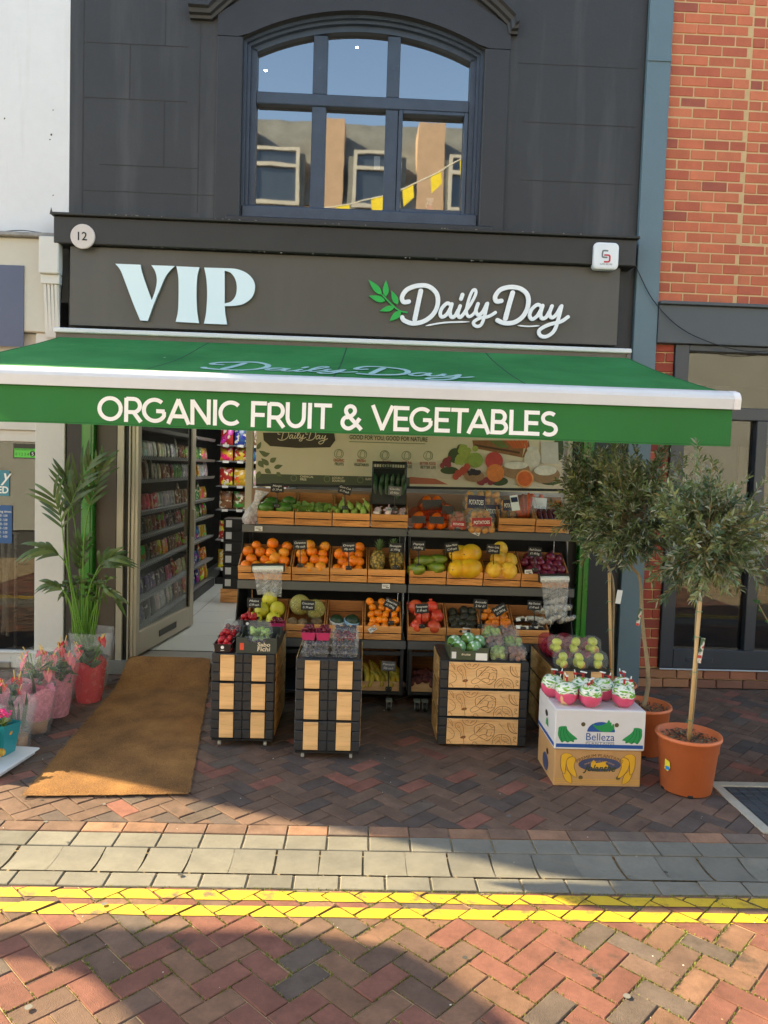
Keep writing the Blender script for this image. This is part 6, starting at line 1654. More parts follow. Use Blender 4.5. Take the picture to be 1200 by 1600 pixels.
def veg_print(panel, W_, H_):
    q = MB(); k = [0]
    def S_(pts, w_=1.6, **a):
        mp_ = lambda x, y, h: Vector((-W_+(x-150)/970*2*W_, -.0046-h, H_-(y-90)/350*2*H_))
        pts = [p for p in pts if 152 < p[0] < 1118 and 93 < p[1] < 437]
        if len(pts) < 2: return
        stroke(q, pts, w_*3.4, mp_, lift0=.0001+(k[0] % 9)*.00012, thick=.0001, n=4, climb=.0001); k[0] += 1
    # artichoke
    S_([(455, 350), (520, 300), (585, 330), (545, 365), (480, 382), (455, 350)]); S_([(585, 330), (640, 350), (700, 388), (740, 370)], 1.4)
    S_([(530, 290), (522, 210), (560, 170), (640, 145), (720, 150), (790, 180), (800, 240), (790, 310), (745, 360), (690, 385)], 2)
    S_([(545, 285), (600, 225), (660, 160), (690, 140)], 2.6); S_([(590, 270), (640, 220), (700, 230), (690, 290), (640, 300), (590, 320)], 1.4)
    S_([(700, 235), (760, 220), (800, 240)], 1.4); S_([(700, 235), (690, 300), (740, 320), (760, 270)], 1.4); S_([(600, 320), (650, 300), (695, 310), (700, 350), (650, 362), (600, 340)], 1.4)
    S_([(730, 170), (760, 195), (800, 190)], 2.2); S_([(620, 190), (660, 200), (700, 180)], 1.2); S_([(560, 200), (600, 200), (560, 270)], 1.2); S_([(740, 320), (770, 310), (790, 330)], 1.3)
    # pepper / aubergine
    S_([(345, 330), (330, 270), (280, 220), (262, 175), (290, 140), (340, 145), (372, 200), (382, 270), (392, 330)], 1.5); S_([(300, 170), (340, 240), (365, 320)], 1.0); S_([(285, 180), (310, 215), (325, 190)], 1.0)
    S_([(345, 345), (375, 330), (405, 335), (385, 350), (350, 350)], 5); S_([(382, 350), (390, 432)], 1.6)
    # cauliflower at the top, onion, cabbage
    S_([(355, 98), (375, 140), (420, 172), (480, 176), (530, 150), (555, 105)], 1.8); S_([(400, 120), (430, 110), (440, 130)], 2); S_([(470, 150), (490, 120), (520, 115)], 2)
    S_([(980, 130), (985, 200), (1020, 250), (1080, 275), (1110, 270)], 3); S_([(1000, 130), (1020, 190), (1060, 240), (1090, 262)], 1.6); S_([(1050, 140), (1060, 190), (1085, 240)], 1.2)
    S_([(775, 430), (785, 360), (840, 305), (900, 290), (970, 305), (1020, 350), (1035, 430)], 2); S_([(800, 380), (850, 330), (880, 350), (850, 400)], 1.4); S_([(900, 295), (900, 360), (960, 400), (1010, 420)], 1.4); S_([(820, 425), (860, 380), (900, 430)], 1.3); S_([(920, 330), (970, 340), (1000, 380)], 1.4); S_([(930, 430), (950, 390), (985, 395)], 1.2)
    S_([(860, 130), (900, 190), (940, 230), (965, 270)], 1.0); S_([(850, 150), (890, 170), (930, 175)], 1.0); S_([(165, 100), (200, 150), (230, 195), (215, 130), (190, 100)], 1.4)
    S_([(155, 205), (215, 230), (255, 290), (240, 350), (190, 375), (155, 380)], 1.5); S_([(180, 260), (215, 290), (240, 300)], 1.0); S_([(500, 435), (515, 408), (545, 405), (570, 432)], 1.6); S_([(155, 400), (185, 390), (215, 430)], 1.8); S_([(1060, 330), (1085, 325), (1090, 350), (1065, 355), (1075, 385), (1100, 395)], 2)
    q.build('vegetable_print', m_burn, panel, fix=False)
trolley('black crate trolley with six small pine panels, carrying the open fruit carton', -.790, -.448, -1.375, -.745, .046, .520, 2)
trolley('black crate trolley with six small pine panels, carrying stacked clear punnet boxes', -.320, .026, -1.53, -1.02, .046, .540, 2)
trolley('black crate trolley with three wide pine panels printed with vegetables', .466, .962, -1.305, -.895, .012, .494, 1, castors=False)
trolley('black crate trolley behind the plantain boxes, piled with packed pears', 1.112, 1.425, -1.30, -.66, .012, .455, 2, castors=False)

# ============================================================ cartons, punnets and packs on the trolleys
m_cart = pm('green_black_carton', sr(56, 62, 56), .6, .1, 8)
m_punR = pm('red_black_punnet', sr(40, 30, 32), .45, .1)
f_pet = filmm('pet_plastic', (.98, .99, .99, 1), .09, (.9, .92, .92, 1), .08)
def berries(q, cx_, cy_, cz_, w, d, n, r, seed=1):
    rr = random.Random(seed)
    for i in range(n): q.ell((cx_+rr.uniform(-w, w)/2, cy_+rr.uniform(-d, d)/2, cz_+rr.uniform(-r*.4, r*.5)), (r*rr.uniform(.8, 1.1), r*rr.uniform(.8, 1.1), r), 8)
def open_carton(label, x0, x1, y0, y1, z, h, mat, group=None, writing=None, tickets=()):
    t = thing('fruit_carton', label, 'carton', ((x0+x1)/2, (y0+y1)/2, z), (0, 0, 0), group)
    hw, hd = (x1-x0)/2, (y1-y0)/2; q = MB(); th = .005
    q.box(-hw, hw, -hd, hd, 0, .004)
    def wallp(P, nrm): q.poly(P, th, nrm)
    q.poly([(-hw, -hd, .0045), (hw, -hd, .0045), (hw, -hd, h), (hw-.05, -hd, h), (hw-.07, -hd, h*.72), (-hw+.07, -hd, h*.72), (-hw+.05, -hd, h), (-hw, -hd, h)], th, (0, 1, 0))
    q.poly([(-hw, hd-th, .0045), (hw, hd-th, .0045), (hw, hd-th, h), (-hw, hd-th, h)], th, (0, 1, 0))
    for sx in (-1, 1):
        xa = -hw if sx < 0 else hw-th
        q.poly([(xa, -hd+th+.0005, .0045), (xa, hd-th-.0005, .0045), (xa, hd-th-.0005, h*1.1), (xa, hd-.08, h*1.1), (xa, hd-.11, h*.75), (xa, -hd+.11, h*.75), (xa, -hd+.08, h*1.1), (xa, -hd+th+.0005, h*1.1)], th, (1, 0, 0))
    q.build('carton_walls', mat, t)
    if writing:
        q = MB()
        for s_, x, z_, w_, h_ in writing: text_into(q, s_, (x, -hd-.0008, z_), (1, 0, 0), (0, 0, 1), width=w_, height=h_, bold=.02, shear=.1)
        q.build('writing', pm('cream_ink', sr(220, 206, 176), .6), t)
    for (xa, xb_, za, zb_, mm) in tickets:
        q = MB(); q.box(xa, xb_, -hd-.0014, -hd-.0004, za, zb_); q.build('sticker', mm, t)
    return t
z1_ = .5215
open_carton('dark green open fruit carton with cream lettering beside the strawberry punnets', -.660, -.440, -1.37, -1.06, z1_, .085, m_cart, writing=[('Sabo', .005, .040, .07, .022), ('Fichi', .005, .014, .07, .024)], tickets=[(-.09, -.068, .018, .056, pm('orange_red_ticket', sr(226, 84, 56), .5))])
def punnet(name, label, x, y, z, w, d, h, bodym, fruitm_, n, r, group, rot=0, lidm=None, logo=False, seed=1):
    t = thing(name, label, 'punnet', (x, y, z), (0, 0, rot), group)
    hw, hd = w/2, d/2; q = MB(); k = .86; hb = h*.62
    P = [(-hw*k, -hd*k, 0), (hw*k, -hd*k, 0), (hw*k, hd*k, 0), (-hw*k, hd*k, 0), (-hw, -hd, hb), (hw, -hd, hb), (hw, hd, hb), (-hw, hd, hb)]
    q.add(P, [(0, 1, 2, 3), (0, 1, 5, 4), (1, 2, 6, 5), (2, 3, 7, 6), (3, 0, 4, 7)])
    for (a_, b_, c_, d_) in ((-hw-.003, hw+.003, -hd-.003, -hd), (-hw-.003, hw+.003, hd, hd+.003), (-hw-.003, -hw, -hd, hd), (hw, hw+.003, -hd, hd)): q.box(a_, b_, c_, d_, hb-.003, hb)
    q.build('tray', bodym, t)
    q = MB(); q.smooth = True
    for lz in (hb*.35, hb*.8, h*.8 if not lidm else hb): berries(q, 0, 0, lz, w*.72, d*.72, n, r, seed+int(lz*1000))
    q.build('fruit', fruitm_, t, fix=False)
    if lidm:
        q = MB(); P = [(-hw, -hd, hb+.001), (hw, -hd, hb+.001), (hw, hd, hb+.001), (-hw, hd, hb+.001), (-hw*.9, -hd*.9, h), (hw*.9, -hd*.9, h), (hw*.9, hd*.9, h), (-hw*.9, hd*.9, h)]
        q.add(P, [(4, 5, 6, 7), (0, 1, 5, 4), (1, 2, 6, 5), (2, 3, 7, 6), (3, 0, 4, 7)]); q.build('lid', lidm, t)
    if logo:
        q = MB(); q.lathe([(.007, -.001), (.009, -.001), (.009, 0), (.007, 0)], 14, T=Matrix.Translation((0, -hd*.95-.003, hb*.6)) @ Matrix.Rotation(PI/2, 4, 'X')); q.box(-.01, .01, -hd*.95-.004, -hd*.95-.003, hb*.22, hb*.28); q.build('printed_mark', m_wht, t)
    return t
m_straw = fruitmat('strawberry_skin', sr(206, 34, 44), sr(170, 20, 36), .35, 160, .6, 2)
m_cherry = fruitmat('cherry_skin', sr(120, 20, 40), sr(70, 12, 26), .2, 60, .1, 2)
m_grape = fruitmat('green_grape_skin', sr(168, 188, 104), sr(132, 160, 72), .3, 60, .1, 2)
m_dgrape = fruitmat('dark_grape_skin', sr(88, 48, 60), sr(50, 28, 40), .35, 60, .1, 2)
m_mag = pm('magenta_tray', sr(176, 40, 96), .4, .1)
m_blue_b = fruitmat('blueberry_skin', sr(52, 44, 60), sr(34, 28, 44), .4, 60, .1, 2)
G_ = 'fruit punnets on the left trolley'
punnet('punnet', 'red and black strawberry punnet at the front left corner of the left trolley', -.735, -1.315, z1_, .095, .10, .075, m_punR, m_straw, 8, .016, G_, logo=True, seed=3)
punnet('punnet', 'red and black strawberry punnet behind the front left one', -.735, -1.195, z1_, .095, .10, .095, m_punR, m_straw, 8, .016, G_, seed=4)
punnet('punnet', 'raised red and black strawberry punnet at the back of the left trolley', -.655, -.955, z1_+.055, .11, .11, .085, m_punR, m_straw, 9, .016, G_, logo=True, seed=5)
t = thing('wooden_crate', 'low dark crate of figs supporting the punnets at the back of the left trolley', 'crate', (-.62, -.93, z1_)); q = MB(); q.bbox(-.15, .15, -.13, .15, 0, .040, .004); q.build('crate_body', m_cart, t); q = MB(); q.bbox(-.153, .153, -.133, .153, .0405, .052, .003); q.build('rim', m_blackp, t)
punnet('punnet', 'clear box of green grapes in the open carton', -.555, -1.19, z1_+.010, .13, .12, .125, f_pet, m_grape, 22, .0135, G_, .2, f_pet, seed=6)
punnet('punnet', 'clear box of dark grapes at the front of the open carton', -.56, -1.315, z1_+.006, .15, .07, .07, f_pet, m_dgrape, 16, .012, G_, 0, f_pet, seed=7)
punnet('punnet', 'magenta tray of cherries at the back of the open carton', -.478, -1.0, z1_+.05, .085, .09, .08, m_mag, m_cherry, 12, .011, G_, 0, seed=8)
punnet('punnet', 'pink topped box of figs behind the strawberries', -.73, -1.06, z1_, .11, .11, .11, f_pet, m_cherry, 10, .016, G_, 0, f_pet, seed=9)
z2_ = .5415; G_ = 'clear punnet boxes stacked on the middle trolley'
for i, (x, nm) in enumerate(((-.222, 'left'), (-.068, 'right'))):
    for k in range(3):
        if i == 0 and k == 2: continue
        punnet('punnet', 'clear box of dark berries, %s of the %s stack on the middle trolley' % (('bottom', 'second', 'top')[k], nm), x, -1.43, z2_+.043*k, .145, .14, .042, f_pet, m_blue_b if k < 2 else m_cherry, 15, .011, G_, random.uniform(-.03, .03), f_pet, seed=20+i*5+k)
        punnet('punnet', 'clear box of dark berries at the back of the %s stack, %s layer' % (nm, ('bottom', 'second', 'top')[k]), x, -1.27, z2_+.043*k, .145, .14, .042, f_pet, m_blue_b, 14, .011, G_, random.uniform(-.03, .03), f_pet, seed=40+i*5+k)
for i, x in enumerate((-.262, -.185)): punnet('punnet', 'magenta tray heaped with dark cherries, %s of the pair' % ('left' if i == 0 else 'right'), x, -1.43, z2_+.087, .072, .12, .068, m_mag, m_cherry, 16, .0105, 'magenta cherry trays', 0, seed=60+i)
# printed trolley: green carton of wrapped fruit, clear packs
z3_ = .4955
ct = open_carton('green open carton of foil wrapped mangoes on the vegetable print trolley', .52, .735, -1.295, -1.0, z3_, .070, pm('olive_carton', sr(70, 78, 56), .6, .1, 8), writing=[('fruits', -.045, .026, .05, .012)], tickets=[(.035, .10, .0, .040, m_wht), (-.10, -.075, .008, .045, m_tick)])
m_mng = FM['green mango'][0].materials[0]
m_sleeve, nt, b = newmat('foam_sleeve'); v = coord(nt); w_ = nt.nodes.new('ShaderNodeTexVoronoi'); w_.inputs['Scale'].default_value = 40; nt.links.new(v, w_.inputs['Vector'])
nt.links.new(ramp(nt, w_.outputs['Distance'], [(.25, sr(226, 232, 236)), (.45, sr(120, 170, 120))]), b.inputs['Base Color'])
for i, (x, y, z, r_) in enumerate(((.575, -1.21, .075, .4), (.665, -1.22, .075, -.3), (.560, -1.13, .085, .2), (.64, -1.12, .10, 0), (.70, -1.13, .088, .3))):
    t = thing('wrapped_mango', '%s mango from the left in a white sleeve in the green carton' % ORD[i], 'mango', (x, y, z3_+z-.02), (R(-30), R(80), r_), 'sleeved mangoes in the green carton')
    q = MB(); q.smooth = True; q.lathe(ball(.036, 1.35, .02), 18, squash=lambda a, z: 1+.1*math.cos(a)); q.build('fruit_body', m_mng, t)
    q = MB(); q.smooth = True; q.lathe([(.034, -.022), (.0405, -.012), (.0415, .0), (.040, .015), (.033, .030)], 18, squash=lambda a, z: 1+.1*math.cos(a)+.02*math.cos(9*a)); q.m = 0
    me_ = q.mesh('sleeve', m_sleeve); o = bpy.data.objects.new('sleeve', me_); col.objects.link(o); o.parent = t
G_ = 'clear fruit packs beside the mango carton'
m_fig = fruitmat('fig_skin', sr(150, 110, 92), sr(96, 60, 66), .5, 60, .2, 2); m_lime = fruitmat('lime_skin', sr(150, 168, 88), sr(112, 140, 60), .4, 60, .2, 2)
k = 0
for j in range(3):
    for i in range(2):
        punnet('punnet', 'clear pack of %s, %s row %s, right of the mango carton' % (('limes', 'figs')[(i+j) % 2], ('front', 'middle', 'back')[j], ('left', 'right')[i]), .795+.105*i, -1.24+.115*j, z3_+.002+.03*j, .10, .108, .075, f_pet, (m_lime, m_fig)[(i+j) % 2], 9, .019, G_, random.uniform(-.05, .05), f_pet, seed=70+k); k += 1
# right trolley: bags of pears and apples
z4_ = .4565; G_ = 'clear packs of pears and apples on the right trolley'
m_pear = fruitmat('pear_skin', sr(226, 222, 96), sr(190, 200, 56), .4, 120, .3, 2, .1, (sr(196, 120, 70), 9, .58))
m_redap = fruitmat('red_pack_fruit', sr(186, 50, 70), sr(136, 26, 50), .4, 60, .2, 2)
for j in range(2):
    for i in range(3):
        x = 1.165+.103*i; y = -1.24+.13*j
        t = thing('fruit_pack', 'clear bag of yellow green pears, %s from the left in the %s row' % (ORD[i], ('front', 'back')[j]), 'fruit pack', (x, y, z4_+.055*j), (0, 0, random.uniform(-.06, .06)), G_)
        lumps(piles(.092, .11, .085, .025, 7*i+j), .027, m_pear, 'pears', t)
        wrap(t, .102, .12, .098, f_pet, 'film', False, 3*i+j)
for i, (x, y, z) in enumerate(((1.175, -.985, .10), (1.27, -.98, .10), (1.365, -.98, .08), (1.17, -.86, .12), (1.28, -.86, .12))):
    t = thing('fruit_pack', 'red net pack of pink apples, %s of those behind the pears' % ORD[i], 'fruit pack', (x, y, z4_+z*.3), (0, 0, 0), 'red packs behind the pears')
    lumps(piles(.09, .11, .10, .026, 40+i), .027, m_redap, 'apples', t); wrap(t, .10, .12, .11, filmm('red_film', (.98, .8, .84, 1), .3, sr(190, 60, 90), .15), 'film', False, 50+i)
    if z4_: t.location.z = z4_
# mushroom and nut packs heaped at the lower right of the display
m_mush = pm('mushroom_pack', sr(196, 182, 160), .6, .45, 40)
for i, (x, y, z) in enumerate(((836, 968, -.60), (852, 972, -.62), (868, 966, -.60), (885, 968, -.58), (845, 955, -.54), (862, 952, -.54), (880, 950, -.53), (872, 938, -.50))):
    p = at(x, y, z); t = thing('nut_pack', '%s flat clear pack of pale brown mushrooms heaped under the right bag roll' % ORD[i], 'food pack', p, (R(-25), random.uniform(-.4, .4), random.uniform(-.4, .4)), 'packs heaped under the right bag roll')
    q = MB(); q.smooth = True; berries(q, 0, 0, 0, .08, .06, 16, .012, 90+i); q.build('contents', m_mush, t, fix=False)
    q = MB(); q.bbox(-.055, .055, -.042, .042, -.014, .014, .006); q.build('film', filmm('pack_film', (.95, .95, .94, 1), .22, (.88, .88, .86, 1), .15), t)

for i in range(6):
    p = crateM('mushroom packs') @ Vector((-.06+.06*(i % 3), .05+.08*(i//3), .085+.02*(i//3)))
    t = thing('mushroom_pack', '%s dark topped pack of pale mushrooms in the crate under the mushroom card' % ORD[i], 'food pack', p, (R(-20)+random.uniform(-.2, .2), random.uniform(-.3, .3), random.uniform(-.5, .5)), 'packs of mushrooms in their crate')
    q = MB(); q.smooth = True; berries(q, 0, 0, .008, .055, .05, 9, .012, 130+i); q.build('mushrooms', m_mush, t, fix=False)
    q = MB(); q.bbox(-.036, .036, -.034, .034, -.012, .006, .004); q.build('tray', m_blackp, t); q = MB(); q.box(-.03, .0, -.036, -.0345, -.01, .012); q.build('label', m_wht, t)

# ============================================================ plantain boxes and wrapped coconuts
def boxthing(name, label, x0, x1, y0, y1, z0, z1, rot, mat):
    t = thing(name, label, 'box', ((x0+x1)/2, (y0+y1)/2, z0), (0, 0, rot))
    hw, hd, H_ = (x1-x0)/2, (y1-y0)/2, z1-z0
    q = MB(); q.bbox(-hw, hw, -hd, hd, 0, H_, .005); q.build('box_body', mat, t)
    return t, hw, hd, H_
m_wcard = pm('white_card', sr(214, 212, 214), .6, .05, 5, .2, 60); m_bcard = pm('brown_card', sr(190, 146, 96), .75, .12, 5, .3, 80)
m_pgreen = pm('plantain_green_ink', sr(30, 140, 74), .6, .05); m_pblue = pm('blue_ink', sr(28, 78, 150), .6, .05); m_pnavy = pm('navy_ink', sr(66, 72, 104), .6); m_pyel = pm('yellow_ink', sr(222, 168, 40), .6, .08); m_pbrn = pm('brown_ink', sr(110, 74, 40), .6)
def ink(name, t, mat, fn):
    q = MB(); fn(q); return q.build(name, mat, t, fix=False)
X_, U_ = Vector((1, 0, 0)), Vector((0, 0, 1))
bt_, hw, hd, H_ = boxthing('banana_box', 'brown cardboard plantain box with yellow fruit print, under the white box', .995, 1.432, -1.80, -1.46, .0, .188, 0, m_bcard)
W0 = 2*hw
def fp(u, v_, h=0): return Vector((-hw+W0*u, -hd-.0006-h, H_*(1-v_)))    # u across, v down the front face
def S3(q, pts, w_, lift=0, **k):
    stroke(q, [(a*1000, b_*1000) for a, b_ in pts], w_, lambda x, y, h: fp(x/1000, y/1000, h), lift0=lift, thick=.0002, climb=.0002, **k)
def banana(q, cx_, cy_, s, flip, lean):
    pts = []
    for i in range(9):
        a = -1.1+2.2*i/8; pts.append((cx_+flip*(.03*math.cos(a)-.03+lean*i/8)*s, cy_+.17*s*math.sin(a)))
    L_ = pts; up = []; dn = []
    for i, (x, y) in enumerate(L_):
        k = .026*s*math.sin(PI*(i+.7)/9.2); up.append((x-k, y)); dn.append((x+k, y))
    return up+dn[::-1]
FACE_G = lambda x, y: ((x-275)/890, (y-672)/440)
FACE_Y = lambda x, y: ((x-265)/885, (y-1122)/400)
GB = [[(308, 900), (312, 868), (345, 856), (388, 858), (394, 884), (425, 925), (500, 992), (468, 1003), (466, 1028), (432, 1020), (405, 1034), (378, 1018), (350, 1034), (328, 1008), (306, 950)]]
GL = [[(340, 872), (330, 940), (350, 1030)], [(365, 870), (362, 940), (400, 1028)], [(386, 880), (400, 950), (462, 1022)]]
YB_ = [[(330, 1192), (368, 1163), (420, 1172), (445, 1196), (402, 1216), (384, 1290), (378, 1378), (354, 1376), (330, 1300)], [(446, 1200), (404, 1222), (386, 1262), (402, 1332), (442, 1392), (496, 1424), (492, 1382), (466, 1302), (480, 1224)], [(352, 1380), (376, 1388), (382, 1345), (400, 1350), (440, 1404), (452, 1482), (428, 1486), (380, 1450)]]
def bunch(t, mat, edge, polys, lines, conv, flip):
    q = MB(); q2 = MB(); g = (lambda u: 1-u) if flip else (lambda u: u)
    for k_, P in enumerate(polys):
        P = arcpts(P+[P[0]], 3)[:-1]; P = [(g(conv(*p)[0]), conv(*p)[1]) for p in P]
        q.poly([fp(a, b_, .0002+.0003*k_) for a, b_ in P])
        if not lines: S3(q2, P+[P[0]], 5, .0004+.0003*k_, n=1, round_=False)
    for L_ in lines: S3(q2, [(g(conv(*p)[0]), conv(*p)[1]) for p in L_], 6, .0006, n=4, round_=False)
    q.build('fruit_print', mat, t, fix=False); q2.build('print_outline', edge, t, fix=False)
for f_ in (0, 1): bunch(bt_, m_pyel, m_pbrn, YB_, [], FACE_Y, f_)
ink('oval_print', bt_, m_pnavy, lambda q: q.poly([fp(.52+.245*math.cos(a*.2618), .40+.19*math.sin(a*.2618), .0002) for a in range(24)]))
ink('crown_print', bt_, m_pyel, lambda q: q.poly([fp(.42, .50, .0006), fp(.42, .36, .0006), (fp(.45, .27, .0006)), fp(.48, .36, .0006), fp(.53, .34, .0006), fp(.60, .30, .0006), fp(.59, .38, .0006), fp(.63, .44, .0006), fp(.62, .50, .0006)]))
def arcw(cx_, r):
    def f(a, b_): th = a/r; return ((r+b_)*math.sin(th), (r+b_)*math.cos(th)-r)
    return f
def w1(q): text_into(q, 'PREMIUM PLANTAINS', fp(.52, .20, .0006), X_, U_, width=.235, height=.018, center=True, warp=arcw(0, .22))
ink('writing', bt_, m_pbrn, w1)
def w2(q): text_into(q, 'PREMIUM PLANTAINS', fp(.52, .33, .0006), X_, U_, width=.15, height=.008, center=True, warp=arcw(0, .16))
ink('writing', bt_, m_bcard, w2)
def w3(q): text_into(q, 'Jolanthe', fp(.52, .58, .0010), X_, U_, width=.165, height=.035, center=True, shear=.35, bold=.02)
ink('writing', bt_, pm('black_green_ink', sr(60, 66, 36), .6), w3)
def lines_(q):
    for v_ in (.80, .85, .90): q.box(-hw+.006, hw-.006, -hd-.0012, -hd-.0004, H_*(1-v_)-.0018, H_*(1-v_))
ink('printed_lines', bt_, m_pyel, lines_)
m_hole = pm('box_hole', sr(92, 78, 46), .8, .2)
def holes(t, us, v_):
    q = MB()
    for u in us: q.poly([fp(u, v_)+Vector((.011*math.cos(a*.5236), -.0002, .011*math.sin(a*.5236))) for a in range(12)])
    q.build('vent_hole', m_hole, t, fix=False)
holes(bt_, (.31, .74), .76)
def sidewise(t, fn):   # left side face printing
    q = MB(); fn(q); return q
q = MB(); q.poly([(-hw-.0008, .06*math.cos(a*.4), H_*.32+.045*math.sin(a*.4)) for a in range(16)]); q.build('side_oval_print', m_pnavy, bt_, fix=False)
q = MB(); q.poly([(-hw-.0012, -.03+.02*math.cos(a*.4), H_*.66+.016*math.sin(a*.4)) for a in range(16)]); q.build('hand_hole', m_dark, bt_, fix=False)
bt2, hw, hd, H_ = boxthing('banana_box', 'white cardboard plantain box with green fruit print, holding wrapped coconuts', .990, 1.440, -1.812, -1.455, .1895, .392, R(-.6), m_wcard); W0 = 2*hw
dgi = pm('dark_green_ink', sr(20, 96, 52), .6)
for f_ in (0, 1): bunch(bt2, m_pgreen, dgi, GB, GL, FACE_G, f_)
ink('dome_print', bt2, m_pblue, lambda q: q.poly([fp(.51+.155*math.cos(a*PI/14), .54-.25*math.sin(a*PI/14), .0002) for a in range(15)]))
def dm(q):
    for k_, (dx_, dy_) in enumerate(((0, 0), (.02, .05), (.05, .09))):
        q.poly([fp(.40+dx_+x, .34+dy_+y, .0005+.0003*k_) for x, y in ((0, 0), (.06, .05), (.12, .03), (.17, -.03), (.185, -.10), (.20, -.09), (.205, .02), (.17, .09), (.10, .11), (.04, .08))])
ink('fruit_print', bt2, m_pgreen, dm)
ink('writing', bt2, m_pblue, lambda q: (text_into(q, 'Belleza', fp(.505, .755, .0004), X_, U_, width=.142, height=.040, center=True, bold=.0), q.box(-hw+W0*.35, -hw+W0*.66, -hd-.0012, -hd-.0004, H_*.205, H_*.212)))
ink('writing', bt2, pm('dark_teal_ink', sr(40, 70, 70), .6), lambda q: text_into(q, 'PLANTAINS', fp(.505, .85, .0004), X_, U_, width=.142, height=.010, center=True, spacing=1.25))
ink('blue_band', bt2, m_pblue, lambda q: (q.box(-hw+.008, hw-.008, -hd-.0012, -hd-.0004, .012, .030), q.box(-hw-.0012, -hw-.0004, -hd+.008, hd-.008, .012, .030)))
holes(bt2, (.31, .68), .36)
q = MB(); q.poly([(-hw-.0012, .0+.028*math.cos(a*.4), H_*.62+.016*math.sin(a*.4)) for a in range(16)]); q.build('hand_hole', m_dark, bt2, fix=False)
q = MB(); q.poly([(-hw-.0012, -.02+.028*math.cos(a*PI/8), H_*.33+.04*math.sin(a*PI/8)) for a in range(9)]); q.build('side_print', m_pgreen, bt2, fix=False)
# wrapped drinking coconuts
m_cw, nt, b = newmat('coconut_wrap'); v = coord(nt)
sp = nt.nodes.new('ShaderNodeSeparateXYZ'); nt.links.new(v, sp.inputs[0])
oi = nt.nodes.new('ShaderNodeObjectInfo')
va = coord(nt, 'Object', (1, 1, 2.6))
top_ = ramp(nt, noise(nt, va, 24, 2, .5, .6), [(.36, sr(60, 140, 84)), (.43, sr(226, 232, 220)), (.53, sr(236, 238, 226)), (.57, sr(132, 182, 60)), (.66, sr(96, 160, 60)), (.70, sr(230, 236, 226))])
h_ = mth(nt, 'ADD', sp.outputs[2], mth(nt, 'MULTIPLY', mth(nt, 'SUBTRACT', noise(nt, v, 9, 2), .5), .05))
low_ = mixc(nt, ramp(nt, noise(nt, v, 14, 1), [(.64, (0, 0, 0)), (.66, (1, 1, 1))]), sr(222, 90, 128), sr(236, 190, 140))
nt.links.new(mixc(nt, ramp(nt, mth(nt, 'ADD', mth(nt, 'MULTIPLY', h_, 8), .5), [(.53, (0, 0, 0)), (.56, (1, 1, 1))]), low_, top_), b.inputs['Base Color']); b.inputs['Roughness'].default_value = .25; bump(nt, b, noise(nt, v, 40, 3), .5, .004)
CN = [(1.020, -1.60, 'back left'), (1.060, -1.725, 'front left'), (1.165, -1.64, 'back middle'), (1.175, -1.755, 'front middle'), (1.275, -1.64, 'back right'), (1.345, -1.745, 'front right'), (1.385, -1.62, 'rear right corner')]
for i, (x, y, nm) in enumerate(CN):
    t = thing('wrapped_coconut', 'pink and green wrapped drinking coconut with red toggle, %s on the white box' % nm, 'coconut', (x, y, .3935+.053), (random.uniform(-.1, .1), random.uniform(-.1, .1), i*1.3), 'wrapped drinking coconuts'); t.scale = (1.08, 1.08, 1.08); t.location.z += .004
    q = MB(); q.smooth = True; q.lathe([(0, -.053), (.028, -.050), (.048, -.030), (.054, -.002), (.050, .026), (.036, .045), (.016, .052), (0, .053)], 22, squash=lambda a, z: 1+.02*math.cos(5*a)); q.build('wrap', m_cw, t, fix=False)
    q = MB(); q.tube([(0, 0, .050), (0, 0, .078)], .005, 8); q.build('toggle_post', m_lred, t)
    q = MB(); q.bbox(-.016, .016, -.006, .006, .078, .082, .001); q.tube([(.03, .0, .03), (.042, .01, .085)], .0025, 6); q.build('toggle_top', m_wht, t)
    q = MB(); q.bbox(.030, .046, .0, .010, .060, .072, .001); q.tube([(0, 0, .070), (.038, .006, .066)], .0015, 5); q.build('red_tag', m_lred, t)
# ============================================================ inside the shop: snack racks seen through the door
def packmat(name):
    m, nt, b = newmat(name); v = coord(nt)
    oi = nt.nodes.new('ShaderNodeObjectInfo')
    sp = nt.nodes.new('ShaderNodeSeparateXYZ'); nt.links.new(v, sp.inputs[0])
    cv = nt.nodes.new('ShaderNodeCombineXYZ'); nt.links.new(mth(nt, 'ADD', sp.outputs[0], mth(nt, 'MULTIPLY', oi.outputs['Random'], 37)), cv.inputs[0]); nt.links.new(sp.outputs[1], cv.inputs[1]); nt.links.new(sp.outputs[2], cv.inputs[2])
    hs = nt.nodes.new('ShaderNodeHueSaturation'); nt.links.new(oi.outputs['Color'], hs.inputs['Color']); nt.links.new(mth(nt, 'ADD', mth(nt, 'MULTIPLY', oi.outputs['Random'], .5), .3), hs.inputs['Hue']); hs.inputs['Value'].default_value = 1.5
    n1 = noise(nt, cv.outputs[0], 14, 2)
    a_ = mixc(nt, ramp(nt, n1, [(.54, (0, 0, 0)), (.56, (1, 1, 1))]), oi.outputs['Color'], hs.outputs[0])
    a_ = mixc(nt, ramp(nt, noise(nt, cv.outputs[0], 26, 1), [(.60, (0, 0, 0)), (.62, (1, 1, 1))]), a_, sr(226, 220, 200))
    nt.links.new(a_, b.inputs['Base Color']); b.inputs['Roughness'].default_value = .28; b.inputs['Specular IOR Level'].default_value = .7
    bump(nt, b, noise(nt, cv.outputs[0], 30, 3), .5, .006); return m
m_pack = packmat('snack_wrapper')
